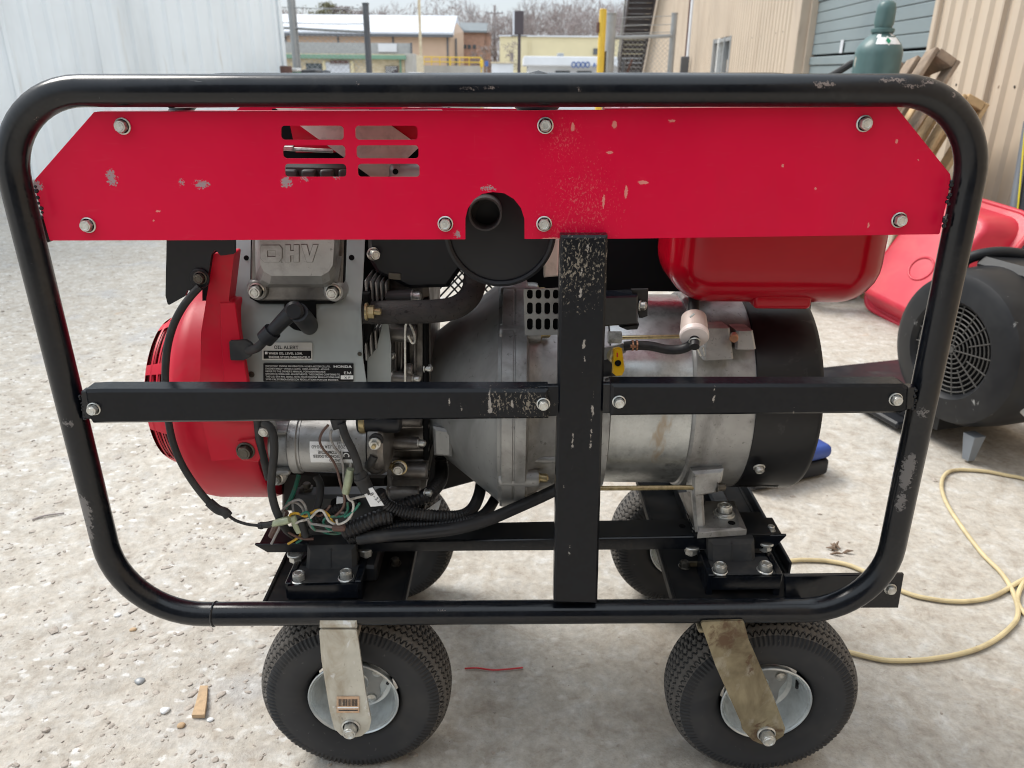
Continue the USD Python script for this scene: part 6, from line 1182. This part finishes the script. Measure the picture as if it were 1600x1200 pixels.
tdir = A(592, 786, .93) - A(575, 770, .93); obj('tag_print', text_on('8-11', A(577, 772, .9312), .0055, tdir, np.cross([0, -1, 0], tdir), depth=.0002), M_ink, tg, False); obj('tag_mark', plate(pxpoly([(573, 769), (577, 768), (579, 772), (575, 774)], .9316), .9316, .0002), M_ink, tg, False)
obj('paper_tag', slab([(664, 798), (690, 780), (684, 800), (676, 803)], 1.03, .001, .0001), M_white_label, gn, False)
obj('junction_boot', slab([(514, 655), (540, 652), (536, 670), (520, 674)], .95, .02, .003), M_rubber, gn, False)

# ---- fuel side
tx0, tx1 = A(1043, 420, .99)[0], A(1379, 410, .99)[0]
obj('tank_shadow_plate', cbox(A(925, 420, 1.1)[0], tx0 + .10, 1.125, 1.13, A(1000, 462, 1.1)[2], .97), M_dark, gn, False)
tank = obj('fuel_tank', rbox(tx0, tx1, .945, 1.12, .7465, .982, .056, 32), M_red_tank, gn, 35)
obj('tank_seam', rbox(tx0 - .006, tx1 + .006,   .939, 1.126, .868, .872, .0019, 10), M_red_tank, tank, 35)
obj('tank_sump', rbox(A(1165, 470, 1.0)[0], A(1252, 470, 1.0)[0], .962, 1.1, .7450, .765, .006, 12), M_red_tank, tank, 35)
obj('filler_cap', cat(cyl((.03, 1.1, .98), (0, 0, 1), .03, .02, 24, .004)), M_plastic, gn); cpz = A(841, 110, 1.1)
obj('gauge_knob', lathe([(.017, 0), (.0165, .012), (.012, .02), (0, .023)], (cpz[0], 1.1, cpz[2] - .023), (0, 0, 1), 28), M_plastic, gn)
bb = obj('black_bracket', slab([(936, 464), (997, 462), (997, 507), (936, 511)], .935, .03, .002), M_black, gn, False)
obj('bracket_end', slab([(986, 452), (1013, 451), (1012, 494), (1004, 497), (999, 497), (998, 460)], .945, .003, .0008), M_black_flat, bb, False); obj('bracket_bolt', bolt(A(1000, 477, .945), (1, -.5, 0), .0075, .006), M_bolt, bb)
obj('bracket_gusset', slab([(968, 511), (999, 507), (996, 515), (980, 516)], .94, .02, .001), M_black_flat, bb, False)
hs_ = wire('fuel_hose', [(975, 541, .958), (995, 539.5, .955), (1018, 541, .952), (1042, 546, .95), (1062, 546, .948), (1076, 541, .945), (1086, 532, .942)], np.float64(.0062), M_hose, n=16)
obj('hose_clamp', cat(*[bar(A(x_, 539.6, .955), A(x_ + 2.5, 539.6, .955), .0072, 16) for x_ in (987, 993.5)], bar(A(985, 541, .951), A(997, 541, .951), .0022, 8)), M_copper, gn)
fd = np.array([.12, .86, .46]); fd /= np.linalg.norm(fd); fc = A(1085, 528, .945)
fl_ = obj('fuel_filter', lathe([(.0, -.002), (.009, -.0015), (.0175, .0), (.0188, .002), (.0188, .008), (.0175, .010)], fc, fd, 40), M_filter, gn, 30)
obj('filter_body', lathe([(.0172, .009), (.0178, .02), (.0165, .036), (.010, .040), (0, .041)], fc, fd, 40), M_filter_in, fl_, 30)
obj('filter_inlet', tube(np.array([fc + fd * .038, fc + fd * .055, fc + fd * .07 + [0, 0, .012]]), .0075, 14), M_rubber, fl_); obj('filter_outlet', bar(fc - fd * .016, fc, .0062, 14), M_hose, fl_)
for a, b in (((1089, 545), (1095, 556)), ((1098, 543), (1100, 556)), ((1085, 490), (1078, 496))): obj('clip_wire', bar(A(*a, .938), A(*b, .938), .0013, 6), M_bolt, fl_)
obj('clip_ring', tube([fc - fd * .007 + .0068 * (math.cos(t) * frame(fd)[1] + math.sin(t) * frame(fd)[2]) for t in np.arange(18) * math.pi / 9], .0009, 6, closed=True), M_bolt, fl_)
vb = obj('valve_plate', plate(pxpoly([(938, 545), (960, 540), (972, 537), (980, 541), (978, 550), (966, 556), (945, 562), (938, 560)], .962, .001), .965, .004), M_alu, gn, False)
obj('valve_body', cyl(A(958, 554, .962), (.2, -1, 0), .0095, .016, 20, .002), M_brass, vb)
obj('valve_lever', hull([(x, Y_, z) for Y_, e in ((.940, -.0008), (.946, .0005)) for x, z in pxpoly([(959, 545), (966, 543.5), (972, 546), (976, 578), (972, 586), (962, 587), (957, 583), (957.5, 566)], .943).buffer(e).exterior.coords]), M_yellow_plastic, vb, 20)
obj('lever_screw', cyl(A(965.5, 567, .9405), (0, -1, 0), .0042, .0018, 16, .0005), M_dark, vb); obj('lever_mark', px_rect((963.5, 551), (965.5, 558), .9398, .0003, .0001), M_red_wire, vb, False)
obj('valve_block', slab([(938, 560), (956, 562), (970, 588), (938, 590)], .97, .02, .002), M_plastic, gn, False)
obj('lower_bracket', slab([(946, 596), (958, 592), (956, 604), (946, 604)], .955, .01, .001), M_alu_dark, gn, False)

# ---- things behind the slots
obj('rear_panel', plate(Polygon([(-.50, .76), (.45, .76), (.45, .97), (-.44, .975), (-.50, .93)]).difference(sbox(-.3, .80, -.0, .93)), 1.322, .002), M_red, gn, False)
obj('pale_baffle', slab([(425, 165), (568, 165), (656, 229), (598, 284), (590, 284)], 1.15, .003, 0), M_duct, gn, False)
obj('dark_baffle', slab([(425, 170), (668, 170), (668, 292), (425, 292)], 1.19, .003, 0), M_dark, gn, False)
obj('red_baffle', slab([(450, 180), (480, 180), (530, 238), (462, 238)], 1.17, .003, 0), M_red_shroud, gn, False); obj('red_baffle', slab([(590, 172), (666, 172), (666, 226), (640, 226)], 1.155, .003, 0), M_red_shroud, gn, False)
rg = obj('ribbed_head', slab([(440, 254), (546, 256), (546, 300), (440, 300)], 1.08, .05, .006), M_engine_grey, gn, False)
for k in range(4): obj('head_rib', rbox(*(lambda p: (p[0] - .010, p[0] + .010, 1.07, 1.10, p[2] - .012, p[2] + .004))(A(452 + 29 * k, 270, 1.07)), .004, 8), M_engine_grey, rg)
obj('link_rod', bar(A(438, 232, 1.12), A(520, 236, 1.12), .0028, 8), M_bolt, gn); obj('rod_end', slab([(440, 228), (458, 228), (458, 235), (440, 235)], 1.115, .004, .001), M_bolt, gn, False)
hp_ = rbox(*(lambda p: (p[0] - .025, p[0] + .03, 1.1, 1.14, p[2] - .02, p[2] + .012))(A(634, 268, 1.1)), .011, 14); obj('bright_casting', hp_, M_alu, gn, 30); obj('casting_screw', cyl(A(618, 268, 1.099), (0, -1, 0), .004, .002, 12), M_dark, gn)
obj('top_cross_bar', bar((A(345, 171, 1.05)[0], .9, 1.0), (A(345, 171, 1.05)[0], 1.3, .985), .012, 14), M_black, gn)
obj('top_tray', cbox(A(420, 170, 1.0)[0], A(640, 170, 1.0)[0], .93, 1.2, .988, .991), M_red, gn, False)

# ---- base: angle rails, deck channels, rubber mounts
def edge3(a, b, Y): return A(*a, Y), A(*b, Y)
la, lb_ = edge3((398, 850.5), (1229, 836), .985); ld_ = A(418, 863, .985), A(1208, 857, .985)
EC = np.array([0, .0013, 0]); EZ = np.array([0, 0, -.0013])
br = obj('angle_rail', hull([la + EC, lb_ + EC, la + EZ, lb_ + EZ, la + [0, .004, 0], lb_ + [0, .004, 0], ld_[0], ld_[1], ld_[0] + [0, .004, 0], ld_[1] + [0, .004, 0], la + (ld_[0] - la) * .25 - [.0, 0, 0]]), M_black, gn, False)
obj('rail_flange', hull([q + e for q in (la + [.006, .0, 0], lb_ + [-.006, 0, 0]) for e in ([0, .0042, -.0008], [0, .05, -.0008], [0, .0042, -.004], [0, .05, -.004])]), M_black_flat, br, False)
obj('rail_flange_pad', hull([q + e for q in (A(1085, 838, .984), A(1205, 836, .984)) for e in ([0, -.001, .0035], [0, .06, .0035], [0, -.001, .0006], [0, .06, .0006])]), M_black_flat, br, False)
obj('flange_hole', cyl(G(1066, 822, A(1066, 838, .985)[2] + .0006), (0, 0, 1), .005, .0005, 16), M_dark, br)
obj('rear_angle_rail', cbox(la[0] + .05, lb_[0] - .05, 1.24, 1.29, .366, .374, .001), M_black_flat, gn, False)
for px, py in ((571, 851), (461, 860), (1081, 848), (1197, 842)):
    p = A(px, py, .992); obj('nut', cat(cyl(p - [0, 0, .004], (0, 0, -1), .0125, .004, 24, .0008), cyl(p - [0, 0, .008], (0, 0, -1), .0100, .010, 6), cyl(p - [0, 0, .018], (0, 0, -1), .0055, .004, 14, .001)), M_bolt, gn)
for px, py in ((571, 840), (1086, 833), (1204, 829)):
    p = A(px, py, 1.0); obj('stud', cat(cyl(p - [0, 0, .004], (0, 0, 1), .0078, .006, 6), cyl(p, (0, 0, 1), .005, .009, 14, .001)), M_bolt, gn)
def channel(x0, x1, zt):
    ch = obj('deck_channel', cbox(x0, x1, .905, 1.42, zt - .006, zt, .001), M_black_matte, gn, False)
    for x in (x0 - .004, x1 - .001): obj('channel_lip', cbox(x, x + .005, .90, 1.425, zt - .012, zt + .003, .001), M_black_matte, ch, False)
    obj('channel_bar', cbox(x0 + .055, x0 + .085, .97, 1.40, zt + .0005, zt + .028, .004), M_black_flat, ch, False)
    obj('channel_bar', cbox(x1 - .075, x1 - .045, .97, 1.40, zt + .0005, zt + .03, .004), M_black_flat, ch, False)
    for x, y in ((x0 + .03, 1.0), (x1 - .025, 1.02), (x0 + .03, 1.3), (x1 - .025, 1.3)): obj('channel_bolt', bolt((x, y, zt), (0, 0, 1), .0095, .007), M_bolt_dark, ch)
    return ch
XL0, XL1 = A(418, 940, .93)[0], A(630, 935, .93)[0]; XR0, XR1 = A(1052, 935, .93)[0], A(1240, 905, .95)[0]
channel(XL0, XL1, .304); channel(XR0, XR1, .318)
obj('side_lip', cbox(XR1 + .0045, XR1 + .009, .985, 1.32, .306, .338, .001), M_black_flat, gn, False)
def mount(pts_block, Yb, lip, flange, bolts_, side):
    b = obj('rubber_mount', slab(pts_block, Yb, .06, .006), M_mount, gn, False)
    x0_, x1_ = (pts_block[0][0] + pts_block[1][0]) / 2, 0; y0_ = pts_block[0][1]; obj('mould_line', slab([(x0_ - .7, y0_ + 2), (x0_ + .7, y0_ + 2), (x0_ + .7, pts_block[2][1] - 1), (x0_ - .7, pts_block[2][1] - 1)], Yb - .0006, .002, 0), M_rubber, b, False)
    q = [A(*p, .934) for p in flange]; h = [0, .042, 0]
    f = obj('mount_flange', hull([p + e for p in (q[0], q[1]) for e in ([0, 0, 0], h, [0, 0, -.006], [0, .042, -.006])]), M_mount, b, False)
    l = [A(*p, .928) for p in lip]
    br_ = obj('mount_bracket', hull([l[0], l[1], l[2], l[3]] + [p + np.array([0, .005, 0]) for p in l]), M_black, gn, False)
    obj('bracket_top', hull([p + e for p in (l[0], l[1]) for e in ([0, .002, 0], [0, .06, 0], [0, .002, -.004], [0, .06, -.004])]), M_black, br_, False)
    for p in (l[0], l[1]): obj('bracket_side', cbox(p[0] - .0045, p[0] + .0045, .931, .995, p[2] - .05, p[2] + .003, .001), M_black, br_, False)
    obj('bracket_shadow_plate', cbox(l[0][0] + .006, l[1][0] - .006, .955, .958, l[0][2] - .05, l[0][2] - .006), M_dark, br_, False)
    for p in bolts_: obj('mount_bolt', bolt(A(*p, .944), (0, 0, 1), .0122, .010), M_bolt, br_)
mount([(479, 856), (555, 854), (557, 902), (476, 904)], .966, [(449, 916), (559, 912.5), (559, 934), (451, 937)], [(457, 911), (553, 908)], ((467.5, 906.5), (541, 903.5)), 0)
mount([(1108, 846), (1180, 845), (1182, 890), (1108, 892)], .966, [(1112, 903), (1219, 901), (1219, 920), (1113, 922)], [(1114, 898), (1212, 896)], ((1124.5, 893), (1195, 891.5)), 1)
fb = obj('flat_bar', slab([(1226, 900), (1413, 898), (1404, 950.5), (1228, 950.5)], .925, .006, .0012), M_black, gn, False); obj('bar_bolt', bolt(A(1391, 920, .925), (0, -1, 0), .009, .004), M_bolt, fb)
obj('left_outrigger', hull([A(*p, Y_) for p, Y_ in (((413, 945), .93), ((482, 858), 1.05), ((420, 950), .93), ((490, 868), 1.05))] + [A(*p, Y_) + np.array([.004, 0, 0]) for p, Y_ in (((413, 945), .93), ((482, 858), 1.05))]), M_black_flat, gn, False)

# ---- pneumatic casters
def tyre_mesh(R, rb, hw, nth, npf, fine):
    ph = np.linspace(math.pi * 1.31, -math.pi * .31, npf)
    rc, hh = (R + rb) / 2, (R - rb) / 2
    c, s = np.cos(ph), np.sin(ph); y = -hw * np.sign(c) * np.abs(c) ** .72; r = rc + hh * np.sign(s) * np.abs(s) ** .82
    th = np.arange(nth) * 2 * math.pi / nth; Yg, Tg = np.meshgrid(y, th, indexing='ij'); Rg = np.repeat(r[:, None], nth, 1); groove = np.zeros_like(Rg)
    top = (s[:, None] > .55) & (np.abs(Yg) < .040)
    for k, sk in enumerate((-.0355, -.0255, -.0155, -.0052, .0052, .0155, .0255, .0355)):
        line = sk + .0021 * np.sin(Tg * 84 + math.pi * (k % 2)); groove = np.maximum(groove, np.clip(1.35 - np.abs(Yg - line) / .0013, 0, 1))
    groove = groove * top
    sh = (np.abs(Yg) > .036) & (s[:, None] > .22) & (s[:, None] < .80)
    rib = sh * np.clip(np.sin(Tg * 110) * 2.2, -1, 1) * .5
    Rn = Rg - groove * .0036 + rib * .0010 ; Yn = Yg + np.sign(Yg) * rib * .0016
    V = np.stack([Rn * np.cos(Tg), Yn, Rn * np.sin(Tg)], -1).reshape(-1, 3)
    i = np.arange(npf - 1)[:, None]; j = np.arange(nth)[None]; q = np.stack([i * nth + j, (i + 1) * nth + j, (i + 1) * nth + (j + 1) % nth, i * nth + (j + 1) % nth], -1).reshape(-1, 4)
    gq = groove.reshape(-1)[q].mean(1); tq = top.reshape(-1)[q].mean(1)
    return V, q, np.where(tq > .5, np.where(gq < .35, 1, 2), 0)
TV, TQ, TT = tyre_mesh(.147, .064, .046, 1008, 104, True)
SV, SQ, ST = tyre_mesh(.147, .064, .046, 588, 72, False)
def caster(xc, yc, zc, fork_px, nut, m_fork, front=True, dx=0):
    o = np.array([xc, yc, zc]); V, q, top = (TV, TQ, TT) if front else (SV, SQ, ST)
    if front: fk = obj('caster_fork', plate(pxpoly(fork_px, .862, .004), .866, .004), m_fork, gn, False)
    else: fk = obj('caster_fork', plate(Polygon([(xc - .028 + dx, .296), (xc + .028 + dx, .296), (xc + .022, .125), (xc, .115), (xc - .022, .125)]), yc - .060, .004), m_fork, gn, False)
    xs_ = [p[0] for p in fk_pts] if False else None
    x0_, x1_, zt = (A(fork_px[0][0], fork_px[0][1], .862)[0], A(fork_px[1][0], fork_px[1][1], .862)[0], A(fork_px[0][0], fork_px[0][1], .862)[2]) if front else (xc - .028 + dx, xc + .028 + dx, .296)
    yfr = .8625 if front else yc - .064
    obj('fork_crown', cbox(x0_, x1_, yfr + .001, yc + .062, zt - .021, zt - .014, .002), m_fork, fk, False)
    pg_ = pxpoly(fork_px, .862, .004) if front else Polygon([(xc - .028 + dx, .296), (xc + .028 + dx, .296), (xc + .022, .125), (xc, .115), (xc - .022, .125)])
    obj('rear_arm', plate(pg_, yc + .062, .004), m_fork, fk, False)
    obj('swivel', cyl(((x0_ + x1_) / 2, yc, zt - .0135), (0, 0, 1), .03, .006, 32, .002), M_black_flat, fk)
    V = V + o; V[:, 2] = np.maximum(V[:, 2], -.002 + 0 * V[:, 2])
    t = obj('tyre', (V, q[top == 0]), M_tyre, gn, True); obj('tread', (V, q[top == 1]), M_tread, t, True); obj('tread_groove', (V, q[top == 2]), M_groove, t, True)
    f0 = np.array([xc, yc - .036, zc]); a = (0, -1, 0)
    rm = obj('rim', lathe([(.060, -.03), (.0625, -.004), (.066, .002), (.0685, .0045), (.0695, .003), (.0685, .0005), (.0660, -.0005), (.064, .001), (.0605, -.008), (.0575, -.026), (.052, -.037), (.046, -.040), (.042, -.039), (.030, -.038), (.018, -.037), (.0145, -.034), (.0145, -.004), (.0095, -.003), (0, -.003)][4:], f0, a, 72), M_rim, gn, 28)
    obj('rim_lip', lathe([(.0625, -.012), (.0655, .002), (.068, .0046), (.0695, .0034), (.0692, .001), (.067, .0002), (.0645, -.001)], f0, a, 72), M_rim, rm, 40)
    st_ = [(.0445 * (1 + .16 * math.cos(4 * t)) * math.cos(t), .0445 * (1 + .16 * math.cos(4 * t)) * math.sin(t)) for t in np.arange(64) * math.pi / 32]
    if front:
        obj('rim_star', plate(affinity.rotate(Polygon([(xc + p[0] * .92, zc + p[1] * .92) for p in st_]), 32, origin=(xc, zc)), f0[1] + .0385, .003), M_star, rm, 25)
        for k in range(4): t_ = math.radians(32 + 90 * k); obj('rim_bolt', lathe([(.0085, 0), (.0075, .003), (.003, .0045), (0, .0047)], f0 + [.037 * math.cos(t_), .0356, .037 * math.sin(t_)], a, 20), M_bolt, rm)
        obj('axle_nut', bolt(A(*nut, .862), (0, -1, 0), .0138, .012), M_bolt, fk)
        obj('valve_stem', bar(f0 + [.056, .03, .018], f0 + [.050, .014, .016], .0026, 8), M_rubber, rm)
    return fk
cl_ = A(553, 1094, .906); cr_ = A(1197, 1094, .906)
f1 = caster(cl_[0], .942, .1375, [(498.5, 984), (557, 984), (561, 1010), (571, 1080), (580, 1126), (577, 1140), (565, 1150), (549, 1153), (533, 1149), (522, 1138), (515, 1110), (502, 1030)], (548.5, 1135), M_fork)
obj('fork_bend', slab([(498.5, 972), (557, 972), (557, 984), (498.5, 984)], .8625, .012, .004), M_fork, f1, False)
sk = obj('barcode_sticker', px_rect((526, 1088), (561.5, 1113.5), .8612, .0004, .0004), M_tan_label, gn, False)
rb_ = random.Random(3); x = 528.5
while x < 558: 
    w_ = rb_.choice((.5, .8, 1.2)); obj('bar', px_rect((x, 1092.5), (x + w_, 1103), .8607, .0002, 0.00001), M_ink, sk, False); x += w_ + rb_.choice((.5, .8, 1.1))
obj('sticker_strip', px_rect((527.5, 1104.6), (560, 1106.4), .8607, .0002, .00001), M_white_label, sk, False)
tpx('MADE IN CHINA', 529, 559, 1111.5, .8607, 2.6, M_ink, sk, bold=True) if False else None
obj('sticker_line', px_rect((529, 1109), (559, 1110.6), .8607, .0002, .00001), M_ink, sk, False)
f2 = caster(cr_[0], .942, .1375, [(1094, 972), (1162, 970), (1170, 1000), (1206, 1082), (1227, 1138), (1224, 1150), (1205, 1162), (1190, 1163), (1176, 1157), (1160, 1140), (1158, 1130), (1118, 1040)], (1197, 1146), M_fork_oily)
caster(-.262, 1.352, .1375, None, None, M_fork, False, .02); caster(.352, 1.352, .1375, None, None, M_fork_oily, False, .02)
# moulded words round the right front tyre
def arc_text(t, o, r, a_mid, h, par, spread):
    for k, ch in enumerate(t):
        a_ = a_mid - (k - (len(t) - 1) / 2) * spread; u_ = np.array([math.sin(a_), 0, -math.cos(a_)]) ; upv = np.array([math.cos(a_), 0, math.sin(a_)])
        if ch == ' ': continue
        obj('moulded_letter', text_on(ch, o + upv * r - u_ * h * .3, h, u_, upv, depth=.0016), M_rubber, par, False)
arc_text('Carefree', np.array([cr_[0], .942 - .0432, .1375]), .092, .15, .012, f2, .10)
arc_text('Carefree', np.array([cr_[0], .942 - .0432, .1375]), .092, 2.75, .012, f2, .10)
arc_text('Carefree', np.array([cl_[0], .942 - .0432, .1375]), .092, 3.3, .012, f1, .10)
